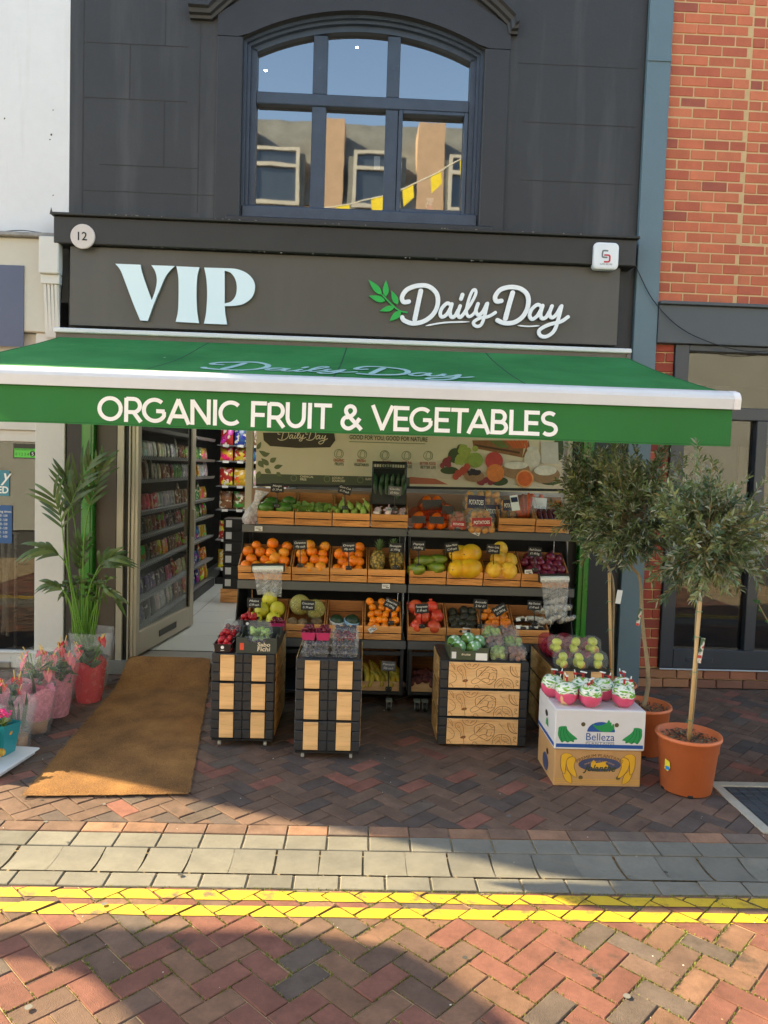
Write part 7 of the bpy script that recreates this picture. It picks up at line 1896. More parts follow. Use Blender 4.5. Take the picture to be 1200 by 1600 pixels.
def packmesh(name, w, d, h, seed):
    rr = random.Random(seed); q = MB(); q.smooth = True; NX, NZ = 6, 8; vs = []
    for s_ in (-1, 1):
        for j in range(NZ+1):
            for i in range(NX+1):
                u, v_ = i/NX, j/NZ; k = (math.sin(PI*u)*math.sin(PI*v_))**.45
                vs.append((w*(u-.5)*(1-.06*math.sin(PI*v_)), s_*(d/2*k+.001)+rr.uniform(-.002, .002)*k, h*v_))
    o = (NX+1)*(NZ+1); F = []
    for j in range(NZ):
        for i in range(NX):
            a = j*(NX+1)+i; F += [[a, a+1, a+NX+2, a+NX+1], [a+o, a+NX+1+o, a+NX+2+o, a+1+o]]
    for i in range(NX): F += [[i, i+o, i+1+o, i+1], [NZ*(NX+1)+i, NZ*(NX+1)+i+1, NZ*(NX+1)+i+1+o, NZ*(NX+1)+i+o]]
    for j in range(NZ): a = j*(NX+1); F += [[a, a+NX+1, a+NX+1+o, a+o], [a+NX, a+NX+o, a+2*NX+1+o, a+2*NX+1]]
    q.add(vs, F); return q.mesh(name, m_pack)
PK = {'bag': packmesh('snack_bag', .15, .05, .19, 1), 'small': packmesh('snack_packet', .085, .03, .13, 2), 'tall': packmesh('tall_packet', .06, .03, .19, 3), 'box': None}
q = MB(); q.bbox(-.045, .045, -.02, .02, 0, .12, .003); PK['box'] = q.mesh('snack_box', m_pack)
CN_ = {'cream': (200, 190, 160), 'white': (210, 210, 205), 'brown': (130, 86, 54), 'pink': (220, 70, 110), 'red': (176, 40, 36), 'dark': (60, 50, 50), 'yellow': (214, 170, 40), 'purple': (92, 60, 130), 'green': (70, 130, 54), 'blue': (40, 90, 156), 'orange': (216, 110, 36), 'silver': (160, 160, 162)}
XR_ = -1.735
rk = thing('snack_rack', 'long dark wall rack of snacks seen through the open glass door', 'shop rack', (-1.9, 1.9, .11))
Ork = rk.location; q = MB(Matrix.Translation(-Ork)); q.box(-2.07, -2.055, .42, 3.42, .1115, 2.45); q.build('back_panel', m_dark, rk)
q = MB(Matrix.Translation(-Ork)); q.bbox(-2.05, XR_+.03, .42, 3.42, .1115, .20, .004); q.build('base_plinth', pm('rack_dark', sr(60, 60, 62), .5), rk)
lev = [atx(251, y, XR_).z for y in (674, 717, 751, 797, 832, 874, 921, 962)]
m_rail = pm('rack_rail', sr(120, 124, 128), .4, .1)
m_lblstrip, nt, b = newmat('price_strip'); v = coord(nt)
br = nt.nodes.new('ShaderNodeTexWave'); br.bands_direction = 'Y'; br.inputs['Scale'].default_value = 5.2; nt.links.new(v, br.inputs['Vector'])
nt.links.new(ramp(nt, br.outputs['Fac'], [(.45, sr(90, 94, 100)), (.5, sr(196, 198, 200))]), b.inputs['Base Color']); b.inputs['Roughness'].default_value = .4
for i, z in enumerate(lev):
    q = MB(Matrix.Translation(-Ork)); q.box(-2.054, XR_, .42, 3.42, z+.0, z+.012); sh_ = q.build('shelf', m_rail, rk)
    q = MB(Matrix.Translation(-Ork)); q.poly([(XR_+.001, .42, z-.012), (XR_+.001, 3.42, z-.012), (XR_+.016, 3.42, z+.018), (XR_+.016, .42, z+.018)], .002, (-1, 0, 0)); q.build('price_strip', m_lblstrip, sh_)
PLAN = [(1, 'small', ['cream', 'white', 'cream', 'silver', 'brown', 'white', 'green', 'yellow']), (2, 'small', ['brown', 'cream', 'brown', 'green', 'silver', 'yellow', 'white']), (3, 'small', ['pink', 'pink', 'silver', 'silver', 'brown', 'red', 'green', 'yellow']),
        (4, 'small', ['dark', 'brown', 'red', 'dark', 'red', 'cream', 'green', 'yellow']), (5, 'small', ['yellow', 'brown', 'yellow', 'brown', 'red', 'cream', 'blue', 'yellow']), (6, 'small', ['purple', 'purple', 'dark', 'red', 'cream', 'red', 'blue', 'orange']), (7, 'bag', ['purple', 'dark', 'white', 'cream', 'brown', 'orange', 'blue', 'orange']), (8, 'bag', ['purple', 'white', 'cream', 'brown', 'orange', 'blue'])]
ORL = ['top', 'second', 'third', 'fourth', 'fifth', 'sixth', 'seventh', 'bottom']
for (li, kind, cols) in PLAN:
    if li > 7: break
    z = lev[li]+.013; y = .50; n = 0; step = .165 if kind == 'bag' else .115
    while y < 3.36:
        c_ = cols[min(len(cols)-1, int((y-.5)/2.9*len(cols)))]; kd = kind if random.random() < .8 else random.choice(['tall', 'small', 'box'])
        hmax = lev[li-1]-lev[li]-.02; s_ = min(1.05, hmax/{'bag': .19, 'small': .13, 'tall': .19, 'box': .12}[kd])
        nm = {'bag': 'snack_bag', 'small': 'snack_packet', 'tall': 'sweet_packet', 'box': 'snack_box'}[kd]
        c3 = sr(*[max(0, min(255, q_+random.randint(-18, 18))) for q_ in CN_[c_]])
        inst(nm, PK[kd], '%s %s, %s from the street on the %s shelf of the long rack' % (c_, nm.replace('_', ' '), ORD[n], ORL[li-1]), 'snack', (XR_-.055-random.uniform(0, .02), y, z), (R(-8), random.uniform(-.04, .04), PI/2+random.uniform(-.15, .15)), s_, 'snacks on the long rack', c3)
        y += step*random.uniform(.92, 1.05); n += 1
# rear rack facing the street
YR = 3.50
rr_ = thing('snack_rack', 'rear snack rack of crisps facing the street at the end of the passage', 'shop rack', (-1.2, YR+.1, .11)); Orr = rr_.location
xa, xb2 = -1.72, -.80
q = MB(Matrix.Translation(-Orr)); q.box(xa, xb2, YR+.33, YR+.34, .1115, 2.45); q.bbox(xa, xb2, YR+.03, YR+.32, .1115, .19, .003); q.build('back_panel', m_dark, rr_)
rl = [at(360, y, YR).z for y in (660, 697, 722, 761, 798, 845, 890)]
for z in rl:
    q = MB(Matrix.Translation(-Orr)); q.box(xa, xb2, YR, YR+.325, z, z+.012); sh_ = q.build('shelf', m_rail, rr_)
    for i in range(5):
        q = MB(Matrix.Translation(-Orr)); q.box(xa+.07+i*.17, xa+.14+i*.17, YR-.004, YR-.001, z-.012, z+.018); q.build('price_ticket', m_tick, sh_)
rc = [['red', 'blue', 'brown', 'green', 'red'], ['yellow', 'red', 'blue', 'blue', 'red'], ['red', 'yellow', 'cream', 'yellow', 'red'], ['brown', 'brown', 'red', 'brown', 'dark'], ['red', 'yellow', 'red', 'brown', 'dark'], ['yellow', 'cream', 'dark', 'dark', 'dark']]
for li in range(1, 7):
    for i in range(5):
        hmax = rl[li-1]-rl[li]-.02; s_ = min(1.15, hmax/.19)
        inst('crisp_bag', PK['bag'], '%s crisp bag, %s from the left on the %s shelf of the rear rack' % (rc[li-1][i], ORD[i], ORL[li-1]), 'snack', (xa+.10+.168*i, YR+.07, rl[li]+.013), (R(-6), 0, random.uniform(-.1, .1)), (1.05, 1, s_), 'crisps on the rear rack', sr(*CN_[rc[li-1][i]]))
# stack of black trays with white tickets, on a slatted crate
sx_, sy_ = atz(362, 940, .111).x, 2.35
sx_ = at(363, 900, sy_).x
cz_ = at(363, 945, sy_).z
st_ = thing('wooden_crate', 'slatted wooden crate on the tiled floor under the stack of black trays', 'crate', (sx_, sy_, .1115), (0, 0, 0), 'slatted wooden crates on the display')
q = MB(); q.bbox(-.12, .22, 0, .012, 0, .065, .002); q.bbox(-.12, .22, 0, .012, .072, .14, .002); q.box(-.12, .22, .0125, .25, 0, .135); q.build('front_slats', m_crate, st_)
tops = [at(363, y, sy_).z for y in (912, 894, 875, 857, 838, 819)]
for i, z in enumerate(tops):
    zz_ = .253+ (tops[-1]+.06-.253)*i/6
    t = thing('storage_tray', 'black tray with white ticket, %s from the bottom of the indoor stack' % ORD[i], 'tray', (sx_, sy_, zz_), (0, 0, 0), 'black trays stacked indoors')
    hh_ = (tops[-1]+.06-.253)/6-.003
    q = MB(); q.bbox(-.10, .30, 0, .25, 0, hh_, .004); q.build('tray_body', m_blackp, t); q = MB(); q.box(-.075, -.015, -.003, -.0005, hh_*.25, hh_*.85); q.build('ticket', m_tick, t)
# ceiling lights of the shop
m_cl = emitm('panel_glow', (1, .96, .88, 1), 9)
for i, (x, y) in enumerate(((-1.35, 1.1), (-1.35, 2.6), (.2, 2.6))):
    t = thing('ceiling_light', 'square lit ceiling panel inside the shop, %s from the door' % ORD[i], 'ceiling light', (x, y, 2.52), (0, 0, 0), 'ceiling panels in the shop')
    q = MB(); q.bbox(-.22, .22, -.22, .22, 0, .018, .002); q.build('frame', _mats['white_plastic'], t); q = MB(); q.box(-.20, .20, -.20, .20, -.003, -.0005); q.build('diffuser', m_cl, t)

# ============================================================ olive trees
m_olv = pm('olive_leaf', None, .42, .1, 8, attr=True, transl=.15, spec=.6)
m_bark = pm('olive_bark', sr(146, 128, 98), .9, .3, 18, 1, 60)
m_cane = pm('cane', sr(204, 168, 116), .6, .15, 12)
m_terra = pm('terracotta_plastic', sr(206, 112, 66), .5, .07, 5, .15, 50, dirt=(sr(170, 96, 60), 7, .68))
m_soil = pm('bark_mulch', None, .95, .3, 30, attr=True)
def leaf(q, o, d, L, w, colr, droop=0):
    d = d.normalized(); s_ = d.cross(Vector((random.uniform(-1, 1), random.uniform(-1, 1), random.uniform(-.3, 1)))).normalized(); n_ = s_.cross(d)
    q.col = colr
    m1 = o+d*L*.35+n_*L*.03; m2 = o+d*L*.72+n_*L*.02; e = o+d*L-Vector((0, 0, droop*L))
    q.add([o, m1+s_*w, m1-s_*w, m2+s_*w*.8, m2-s_*w*.8, e], [(0, 1, 2), (1, 3, 4, 2), (3, 5, 4)])
def olive(label, base, pr, ph, trunk, cc_, rad, ntw, seed, rb=.011, cane=None, tagc=None, shoots=0, pot=True):
    rnd_ = random.Random(seed); random.seed(seed)
    t = thing('olive_tree', label, 'tree', base, (0, 0, 0), 'potted olive trees'); O = Vector(base)
    q = MB(); rb_ = pr*.80
    prof = [(rb_*.86, .0), (rb_, .006), (pr*.93, ph*.72), (pr*.955, ph*.725), (pr*.985, ph*.93), (pr*1.03, ph*.935), (pr*1.045, ph*.96), (pr*1.03, ph), (pr*.95, ph), (pr*.93, ph*.90), (0, ph*.885)]
    q.smooth = True; q.lathe(prof, 40); po = q.build('pot', m_terra, t, smooth=True)
    for k in range(5):
        a = k*1.256+.4; q = MB(); q.bbox(-.013, .013, -.003, .003, .0, .014, .003, T=Matrix.Rotation(a, 4, 'Z') @ Matrix.Translation((0, rb_*.985+.0015, 0))); q.build('drain_slot', m_dark, po)
    q = MB()
    for k in range(520):
        a = rnd_.random()*6.28; r_ = pr*.92*math.sqrt(rnd_.random()); z = ph*.89+rnd_.uniform(0, .010); L = rnd_.uniform(.004, .013); kk = rnd_.uniform(.4, 1.5)
        q.col = (.20*kk, .15*kk, .09*kk) if rnd_.random() < .65 else (.08*kk, .06*kk, .04*kk)
        d = Vector((rnd_.uniform(-1, 1), rnd_.uniform(-1, 1), rnd_.uniform(-.3, .5))).normalized()*L; s_ = Vector((-d.y, d.x, 0)).normalized()*L*.35; o = Vector((r_*math.cos(a), r_*math.sin(a), z))
        q.add([o-d-s_, o-d+s_, o+d+s_, o+d-s_], [(0, 1, 2, 3)])
    q.build('mulch', m_soil, po, fix=False)
    C_ = Vector(cc_)-O; q = MB(); P = [Vector(p)-O for p in trunk]+[C_-Vector((0, 0, rad[2]*.75)), C_-Vector((0, 0, rad[2]*.3)), C_+Vector((.01, 0, rad[2]*.25))]
    P = smooth_path(P, 5); q.tube(P, [rb*(1-.6*i/len(P))*rnd_.uniform(.93, 1.07) for i in range(len(P))], 10); tr_ = q.build('trunk', m_bark, t, smooth=True)
    if cane:
        q = MB(); c0_, c1_ = Vector(cane[0])-O, Vector(cane[1])-O; q.tube([c0_, c1_], .0095, 8); q.build('support_cane', m_cane, t, smooth=True)
        q = MB()
        for f_ in (.15, .5, .75, .93):
            p = c0_.lerp(c1_, f_); q.tube([p+Vector((.015*math.cos(a), .015*math.sin(a), 0)) for a in [i*.7 for i in range(10)]], .0015, 4); q.tube([p+Vector((-.014, -.006, 0)), p+Vector((-.03, -.015, -.014))], .0012, 4)
        q.build('plant_tie', pm('tie_green', sr(60, 140, 110), .5), t)
    br = MB(); lf = MB()
    P_ = []
    for k in range(ntw):
        # shoot: starts inside, ends towards the crown surface
        v_ = Vector((rnd_.gauss(0, 1), rnd_.gauss(0, 1), rnd_.gauss(.12, 1))).normalized(); rr = rnd_.uniform(.5, 1.08)*(1+.17*math.sin(5*v_.x+seed)+.15*math.sin(6*v_.z+2*seed))*(1.18 if rnd_.random() < .12 else 1)
        end = C_+Vector((v_.x*rad[0], v_.y*rad[1], v_.z*rad[2]))*rr
        st = C_+Vector((v_.x*rad[0]*.25, v_.y*rad[1]*.25, v_.z*rad[2]*.3-rad[2]*.18))*rr
        if k < shoots: end = end+Vector((rnd_.uniform(-.06, .1), 0, rnd_.uniform(.03, .10))) if v_.z > -.2 else end
        mid = st.lerp(end, .55)+Vector((rnd_.uniform(-1, 1), rnd_.uniform(-1, 1), rnd_.uniform(-.2, 1)))*.03
        pts = smooth_path([st, mid, end], 5); br.tube(pts, [.0028*(1-.7*i/len(pts)) for i in range(len(pts))], 4, cap=False)
        nl = rnd_.randint(13, 20)
        kk = rnd_.uniform(.75, 1.25); warm = rnd_.random()
        for j in range(nl):
            f_ = .25+.75*j/nl; i_ = min(len(pts)-2, int(f_*(len(pts)-1))); o = pts[i_].lerp(pts[i_+1], f_*(len(pts)-1)-i_)
            ax = (pts[i_+1]-pts[i_]).normalized(); sd = ax.cross(Vector((rnd_.uniform(-1, 1), rnd_.uniform(-1, 1), rnd_.uniform(-1, 1)))).normalized()
            for sg in (-1, 1):
                d = ax*.75+sd*sg*rnd_.uniform(.5, 1.0)+Vector((0, 0, .1)); k2 = kk*rnd_.uniform(.8, 1.25)
                c3 = (.115*k2, .165*k2, .06*k2) if warm < .6 else ((.20*k2, .235*k2, .09*k2) if warm < .88 else (.06*k2, .11*k2, .055*k2))
                if rnd_.random() < .20: c3 = (.30*k2, .33*k2, .25*k2)
                if rnd_.random() < .02: c3 = (.22, .17, .06)
                leaf(lf, o, d, rnd_.uniform(.030, .054), rnd_.uniform(.0036, .0058), c3, .12)
    br.build('branches', m_bark, t, smooth=True, fix=False); lf.build('crown', m_olv, t, fix=False)
    if tagc:
        for (p_, w_, h_, c_) in tagc:
            q = MB(); p = Vector(p_)-O; q.bbox(-w_/2, w_/2, -.0015, .0015, -h_, 0, .0005); q.box(-w_*.3, w_*.3, -.0025, -.0016, -h_*.5, -h_*.3); o = q.build('plant_label', c_, t); o.location = p; o.rotation_euler = (0, R(8), R(10))
    random.seed(seed+99)
    return t
m_ltag, nt, b = newmat('picture_tag'); v = coord(nt); nt.links.new(ramp(nt, noise(nt, v, 26, 1), [(.38, sr(190, 60, 50)), (.45, sr(226, 224, 216)), (.58, sr(60, 90, 60))]), b.inputs['Base Color'])
bF = (1.662, -1.80, 0); bM = (1.622, -1.295, 0); bB = (1.592, -.86, 0)
zs = .25
cF = at(1106, 830, -1.75); cM = at(990, 805, -1.27); cB = at(935, 785, -.85)
olive('front olive tree in an orange plastic pot with a cane tied to its trunk', bF, .152, .285, [(1.665, -1.80, zs), at(1086, 1060, -1.80), at(1090, 955, -1.79)], cF, (.325, .27, .355), 235, 3, .012,
      cane=((1.655, -1.818, zs), at(1094, 940, -1.82)), tagc=[(at(1099, 997, -1.83), .022, .125, m_ltag)], shoots=60)
olive('middle olive tree with a bent trunk, in the pot behind the plantain boxes', bM, .15, .272, [(1.625, -1.295, zs), at(1013, 1060, -1.29), at(1004, 975, -1.28), at(1000, 905, -1.26)], cM, (.27, .25, .37), 250, 11, .013, tagc=[(at(1001, 950, -1.31), .020, .10, m_ltag)], shoots=40)
olive('rear olive tree whose crown reaches over the shelves, nearest the shop', bB, .14, .27, [(1.592, -.86, zs), at(957, 1000, -.87), at(957, 905, -.87)], cB, (.275, .25, .36), 240, 23, .010, cane=((1.58, -.875, zs), at(952, 895, -.88)), tagc=[(at(969, 922, -.90), .035, .085, m_wht)], shoots=30)
# colour sticker on the front pot
q = MB(); q.poly([(-.012, 0, .03), (.012, -.001, .02), (.016, 0, -.008), (.004, 0, -.030), (-.012, 0, -.020)], .001, (0, 1, 0))
p = at(1042, 1197, -1.88); t = tag(q.build('pot_sticker', pm('yellow_sticker', sr(222, 204, 50), .5), loc=(p.x+.006, -1.868, p.z)), 'small yellow and blue sticker on the left of the front pot', 'sticker'); t.rotation_euler = (0, 0, R(-48))
q = MB(); q.box(-.008, .012, -.0016, -.0006, -.022, -.004); q.build('sticker_print', pm('sticker_blue', sr(40, 130, 190), .5), t)
# twig of glossier leaves entering at the right edge
q = MB(); b0 = Vector((2.02, -1.9, .0))
t = thing('pot_shrub', 'glossy green shrub whose shoots just enter at the right edge of the picture', 'shrub', (2.40, -1.62, .0))
O = t.location; q = MB(); q.smooth = True; q.lathe([(.10, 0), (.13, .2), (.14, .24), (.12, .24), (0, .22)], 30); q.build('pot', m_terra, t)
br = MB(); lf = MB()
for k in range(26):
    a = random.uniform(0, 6.28); top_ = Vector((random.uniform(-.27, .25), random.uniform(-.2, .2), random.uniform(.85, 1.45))); pts = smooth_path([Vector((0, 0, .2)), Vector((top_.x*.25, top_.y*.3, top_.z*.55)), top_], 6); br.tube(pts, .003, 4)
    for j in range(4, len(pts)):
        for s_ in range(3):
            kk = random.uniform(.7, 1.3); d = Vector((random.uniform(-1, 1), random.uniform(-1, 1), random.uniform(-.2, .8))); leaf(lf, pts[j], d, random.uniform(.035, .055), .010, (.06*kk, .17*kk, .05*kk), .2)
br.build('stems', m_bark, t, smooth=True, fix=False); lf.build('foliage', pm('glossy_leaf', None, .25, .1, 8, attr=True, transl=.2), t, fix=False)

# ============================================================ palm and flowers by the left jamb
m_palm = pm('palm_leaf', None, .38, .12, 8, attr=True, transl=.25)
t = thing('palm_plant', 'tall kentia palm in a clear sleeve standing between the white shop and the door', 'potted palm', (-1.80, -.35, 0)); O = t.location
q = MB(); q.smooth = True; q.lathe([(.085, 0), (.11, .2), (.115, .21), (.10, .21), (0, .2)], 26); q.build('pot', m_blackp, t)
stm = MB(); lv_ = MB()
def frond(pts, Y, spread, L, n, side=1, droop=.3, seed=0):
    rnd_ = random.Random(seed); W = [Vector((-1.80+.03*math.cos(seed*1.9), -.35+.03*math.sin(seed*1.9), .2))-O] + [at(x, y, Y)-O for x, y in pts]
    P = smooth_path(W, 6); stm.tube(P, [.0068*(1-.72*i/len(P)) for i in range(len(P))], 6)
    m0 = len(P)-max(7, int(len(P)*.34))
    for j in range(n):
        f_ = m0+(len(P)-1-m0)*(j+.5)/n; i_ = min(len(P)-2, int(f_)); o = P[i_].lerp(P[i_+1], f_-i_); ax = (P[i_+1]-P[i_]).normalized()
        for sg in (-1, 1):
            sd = ax.cross(Vector((0, 1, .1))).normalized()*sg
            d = (ax*(.8+.5*j/n)+sd*spread+Vector((0, rnd_.uniform(-.35, .35), 0))).normalized(); LL = L*rnd_.uniform(.8, 1.1)*(1-.3*abs(j/n-.4)); w_ = .0110*rnd_.uniform(.8, 1.2); nn = Vector((0, -1, .3)); s_ = d.cross(nn).normalized()
            kk = rnd_.uniform(.7, 1.3); lv_.col = (.065*kk, .12*kk, .035*kk) if rnd_.random() < .7 else (.12*kk, .18*kk, .05*kk)
            prev = None
            for q_ in range(6):
                u = q_/5; c = o+d*LL*u+Vector((0, 0, -droop*LL*u*u))+Vector((0, -.02*math.sin(u*3), 0)); ww = w_*math.sin(PI*min(1, (u*.86+.14)))**.7 if u < 1 else .0003
                pr_ = (c+s_*ww, c-s_*ww)
                if prev: lv_.add([prev[0], prev[1], pr_[1], pr_[0]], [(0, 1, 2, 3)])
                prev = pr_
frond([(125, 980), (110, 900), (106, 815), (118, 770), (140, 725)], -.40, .55, .25, 7, seed=1, droop=.12)
frond([(122, 985), (108, 900), (100, 850), (95, 810), (84, 775)], -.45, .65, .24, 6, seed=2, droop=.25)
frond([(128, 980), (114, 920), (102, 880), (84, 862), (66, 856)], -.42, .45, .20, 6, seed=3, droop=.45)
frond([(132, 975), (140, 920), (150, 895), (160, 878), (176, 868)], -.38, .45, .18, 5, seed=4, droop=.35)
frond([(138, 985), (148, 950), (158, 935), (170, 925), (182, 930)], -.36, .5, .13, 4, seed=5, droop=.6)
frond([(120, 985), (112, 950), (104, 930), (92, 918), (80, 912)], -.5, .4, .15, 4, seed=6, droop=.5)
frond([(134, 980), (130, 880), (134, 820), (146, 770), (164, 722)], -.36, .5, .22, 7, seed=11, droop=.15)
frond([(130, 980), (124, 890), (120, 840), (112, 790), (104, 742)], -.32, .5, .22, 7, seed=12, droop=.12)
frond([(136, 980), (142, 930), (150, 900), (166, 880), (184, 872)], -.3, .5, .18, 6, seed=13, droop=.3)
frond([(126, 970), (126, 930), (124, 905), (126, 880), (130, 850)], -.33, .5, .18, 5, seed=7, droop=.1)
for k in range(14):
    x = 118+k*2.2; frond([(x, 1000), (x-6+k, 960), (x-12+k*2, 925+random.randint(-10, 20)), (x-20+k*3.3, 905+random.randint(-12, 25))], -.35+random.uniform(-.06, .06), .5, .085, 2, seed=20+k, droop=.5)
stm.build('stems', pm('palm_stem', sr(96, 140, 40), .45, .2, 10), t, smooth=True, fix=False); lv_.build('fronds', m_palm, t, fix=False)
wr = MB(); wr.smooth = True; n = 24; vs = []; F = []
for j, (r_, z_) in enumerate([(.095, .01), (.12, .20), (.13, .30), (.15, .40)]):
    for i in range(n): a = 2*PI*i/n; k = 1+.05*math.sin(6*a+j); vs.append((r_*k*math.cos(a), r_*k*math.sin(a), z_))
    if j: F += [[(j-1)*n+i, (j-1)*n+(i+1) % n, j*n+(i+1) % n, j*n+i] for i in range(n)]
wr.add(vs, F); wr.build('clear_sleeve', filmm('clear_sleeve', (.97, .98, .97, 1), .2), t, fix=False)
# sleeved pot plants
def sleeve(t, r0, r1, z1, mat, name='sleeve', z0=0, wav=.05, seed=0, ztop=None, peak=0):
    q = MB(); q.smooth = True; n = 28; vs = []; F = []
    for j in range(6):
        f_ = j/5; r_ = r0+(r1-r0)*f_**.8
        for i in range(n):
            a = 2*PI*i/n; k = 1+wav*math.sin(5*a+seed+j*.4)*f_+wav*.6*math.sin(11*a+seed); zz_ = z0+(z1-z0)*f_+(peak*f_*f_*abs(math.sin(2*a+seed)))
            vs.append((r_*k*math.cos(a), r_*k*math.sin(a), zz_))
        if j: F += [[(j-1)*n+i, (j-1)*n+(i+1) % n, j*n+(i+1) % n, j*n+i] for i in range(n)]
    q.add(vs, F); return q.build(name, mat, t, fix=False)
m_foil = pm('red_foil', sr(200, 26, 40), .25, .15, 5, .6, 16, spec=.8); m_pinkp = filmm('pink_paper', (.98, .86, .88, 1), .74, sr(226, 140, 160), .5); m_clr = filmm('clear_sleeve2', (.98, .99, .98, 1), .10)
m_anr = pm('anthurium_red', sr(216, 60, 60), .25, .1); m_anp = pm('anthurium_pink', sr(226, 120, 130), .25, .1); m_pleaf = pm('pot_leaf', None, .35, .1, attr=True, transl=.2); m_kal = pm('kalanchoe_pink', sr(226, 50, 130), .6, .1)
m_gpot = pm('grower_pot', sr(96, 80, 66), .6)
def spathe(q, c, nrm, s):
    nrm = nrm.normalized(); a = nrm.cross(Vector((0, 0, 1))).normalized() if abs(nrm.z) < .95 else Vector((1, 0, 0)); b_ = nrm.cross(a)
    P = [c+a*s*x+b_*s*y+nrm*s*z for x, y, z in ((0, -.50, -.1), (.36, -.62, .10), (.62, -.30, .22), (.58, .30, .18), (.30, .85, .05), (0, 1.35, -.25), (-.30, .85, .05), (-.58, .30, .18), (-.62, -.30, .22), (-.36, -.62, .10))]
    q.add([c]+P, [(0, i, i % 10+1) for i in range(1, 11)])
def bigleaf(q, o, d, L, w, c3):
    d = d.normalized(); s_ = d.cross(Vector((0, 0, 1)) if abs(d.z) < .9 else Vector((0, 1, 0))).normalized(); q.col = c3; prev = None
    for k in range(7):
        u = k/6; c = o+d*L*u+Vector((0, 0, -.35*L*u*u)); ww = w*math.sin(PI*(u*.93+.05))**.8; f_ = Vector((0, 0, ww*.35)); pr_ = (c+s_*ww+f_, c, c-s_*ww+f_)
        if prev: q.add([prev[0], prev[1], prev[2], pr_[2], pr_[1], pr_[0]], [(0, 1, 4, 5), (1, 2, 3, 4)])
        prev = pr_
def anthurium(label, x, y, s, fl, wrapm, name, seed, clear=True, rw=.075):
    random.seed(seed); t = thing(name, label, 'pot plant', (x, y, .002), (0, 0, 0), 'sleeved pot plants by the doormat')
    q = MB(); q.lathe([(rw*.72, 0), (rw*.95, .11*s), (0, .105*s)], 20); q.build('pot', m_gpot, t, smooth=True)
    q = MB(); st_ = MB(); L_ = MB(); sp_ = MB()
    for k in range(9):
        a = random.uniform(0, 6.28); top_ = Vector((math.cos(a)*.07*s, math.sin(a)*.06*s, random.uniform(.25, .36)*s)); st_.tube(smooth_path([Vector((0, 0, .1*s)), Vector((top_.x*.3, top_.y*.3, top_.z*.6)), top_], 4), .0025, 5)
        if k < 7: n_ = Vector((math.cos(a)*1.1, -.8+.5*math.sin(a), .9)); spathe(q, top_, n_, random.uniform(.026, .038)*s); sp_.tube([top_, top_+n_.normalized()*.03+Vector((0, 0, .025))], .003, 6)
    for k in range(18):
        a = random.uniform(0, 6.28); kk = random.uniform(.7, 1.4); bigleaf(L_, Vector((0, 0, random.uniform(.13, .26)*s)), Vector((math.cos(a), math.sin(a), random.uniform(.4, 1.2))), .12*s, .03*s, (.05*kk, .12*kk, .03*kk))
    st_.build('stems', pm('palm_stem', None), t, fix=False); q.build('flowers', fl, t, fix=False); L_.build('leaves', m_pleaf, t, fix=False); sp_.build('spadix', pm('spadix', sr(230, 200, 120), .5), t)
    sleeve(t, rw*.85, rw*1.2, .20*s, wrapm, 'wrapping', seed=seed, peak=.05)
    if clear: sleeve(t, rw*.9, rw*1.7, .34*s, m_clr, 'clear_sleeve', seed=seed+1, peak=.03)
    return t
p = atz(135, 1108); anthurium('red flowered anthurium wrapped in crumpled red foil beside the palm', -1.715, -.62, 1.12, m_anr, m_foil, 'anthurium', 2, True, .088)
anthurium('pink anthurium in a pink paper wrap, in front of the red foil one', -1.80, -.92, 1.1, m_anp, m_pinkp, 'anthurium', 5, True, .075)
anthurium('pink orchid like anthurium at the far left behind the pink wraps', -1.99, -.80, .95, m_anp, m_pinkp, 'anthurium', 8, True, .075)
anthurium('pink anthurium in a paper wrap, between the snake plants and the red foil', -1.86, -1.04, 1.15, m_anp, m_pinkp, 'anthurium', 12, True, .07)
anthurium('small red anthurium behind the pink paper wraps by the white wall', -1.93, -.62, 1.0, m_anr, m_pinkp, 'anthurium', 15, False, .07)
anthurium('coral anthurium in a pink wrap beside the white tray', -1.93, -1.24, .9, m_anr, m_pinkp, 'anthurium', 18, True, .065)
for i, (x, y, s_, lab) in enumerate(((-1.79, -1.21, 1.0, 'snake plant in a pink and clear sleeve nearest the doormat'), (-1.93, -1.12, 1.0, 'snake plant in a pink sleeve behind the one nearest the mat'), (-1.79, -1.47, 1.0, 'snake plant in a clear sleeve with brown base, beside the teal box'), (-1.98, -1.36, 1.05, 'snake plant in a pink sleeve at the left edge'))):
    t = thing('snake_plant', lab, 'pot plant', (x, y, .002), (0, 0, i), 'sleeved pot plants by the doormat'); random.seed(30+i)
    q = MB(); q.lathe([(.045, 0), (.058, .075), (.055, .076), (0, .07)], 20); q.build('pot', pm('kraft_pot', sr(150, 110, 78), .8), t, smooth=True)
    q = MB()
    for k in range(7):
        a = random.uniform(0, 6.28); kk = random.uniform(.7, 1.2); q.col = (.09*kk, .13*kk, .08*kk); o = Vector((math.cos(a)*.02, math.sin(a)*.02, .07)); d = Vector((math.cos(a)*.16, math.sin(a)*.16, 1)); leaf(q, o, d, random.uniform(.16, .25), .012, q.col)
    q.build('leaves', m_pleaf, t, fix=False)
    sleeve(t, .052, .088, .235*s_, m_pinkp if i != 2 else m_clr, 'paper_sleeve', seed=i*2, wav=.07, peak=.03, z0=.06); sleeve(t, .060, .10, .25*s_, m_clr, 'clear_sleeve', seed=i*3, peak=.02)
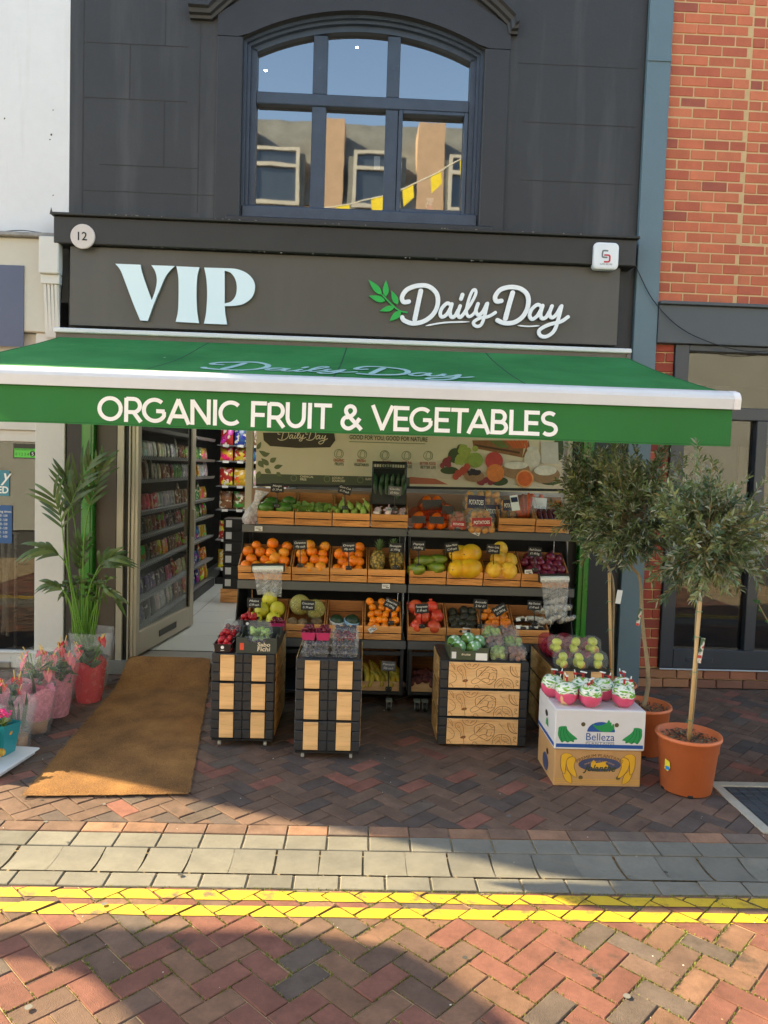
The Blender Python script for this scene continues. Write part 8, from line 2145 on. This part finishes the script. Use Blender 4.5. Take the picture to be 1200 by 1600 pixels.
# teal gift boxes with pink flowers on a white tray
tr_ = thing('plant_tray', 'white plastic tray under the teal boxed flowers at the left edge', 'tray', (-1.90, -1.68, .003), (0, 0, R(-8)))
q = MB(); q.bbox(-.22, .22, -.17, .17, 0, .022, .008); q.bbox(-.235, .235, -.185, .185, .0225, .034, .006); q.build('tray_body', m_wcard, tr_)
m_teal, nt, b = newmat('teal_gift_box'); v = coord(nt)
nt.links.new(ramp(nt, noise(nt, v, 11, 1), [(.60, sr(42, 140, 150)), (.61, sr(226, 150, 40)), (.68, sr(236, 200, 90))]), b.inputs['Base Color']); b.inputs['Roughness'].default_value = .4
for i, (x, y, lab) in enumerate(((-1.80, -1.62, 'pink kalanchoe in a teal printed gift box, inner one on the tray'), (-1.86, -1.745, 'pink kalanchoe in a teal printed gift box, front corner of the tray'), (-1.96, -1.62, 'pink kalanchoe in a teal printed gift box at the left picture edge'))):
    random.seed(50+i); t = thing('boxed_kalanchoe', lab, 'pot plant', (x, y, .038), (0, 0, R(-12)), 'boxed pink kalanchoes')
    q = MB(); P = [(-.045, -.045, 0), (.045, -.045, 0), (.045, .045, 0), (-.045, .045, 0), (-.065, -.065, .15), (.065, -.065, .165), (.065, .065, .15), (-.065, .065, .165)]
    q.add(P, [(0, 1, 2, 3), (0, 1, 5, 4), (1, 2, 6, 5), (2, 3, 7, 6), (3, 0, 4, 7)]); q.build('gift_box', m_teal, t)
    q = MB(); text_into(q, 'love me', (-.045, -.0635, .115), (1, 0, 0), (0, -.13, 1), width=.075, height=.022, shear=.3); q.build('writing', m_wht, t)
    L_ = MB(); q = MB()
    for k in range(40): a = random.uniform(0, 6.28); kk = random.uniform(.7, 1.4); bigleaf(L_, Vector((math.cos(a)*.02, math.sin(a)*.02, random.uniform(.10, .16))), Vector((math.cos(a), math.sin(a), random.uniform(.4, 1.5))), .045, .014, (.16*kk, .22*kk, .04*kk))
    for k in range(46):
        a = random.uniform(0, 6.28); r_ = .045*math.sqrt(random.random()); q.ell((r_*math.cos(a), r_*math.sin(a), random.uniform(.185, .225)), (.008, .008, .005), 6)
    L_.build('leaves', m_pleaf, t, fix=False); q.build('flowers', m_kal, t, fix=False)
t = thing('carrier_bag', 'crumpled blue and white packaging hanging off the tray corner', 'packaging', (-1.80, -1.86, .002)); q = MB(); q.smooth = True; q.ell((0, 0, .045), (.05, .03, .045), 12, None, .18); q.build('bag_body', pm('blue_white_bag', sr(110, 180, 210), .4, .5, 20), t, fix=False)

# ============================================================ bring the place to real size
bpy.context.view_layer.update()
for o in list(sc.objects):
    if o.parent is None:
        o.location = o.location*WORLD_SCALE
        if o.type != 'CAMERA' and o.type != 'LIGHT':
            o.scale = o.scale*WORLD_SCALE
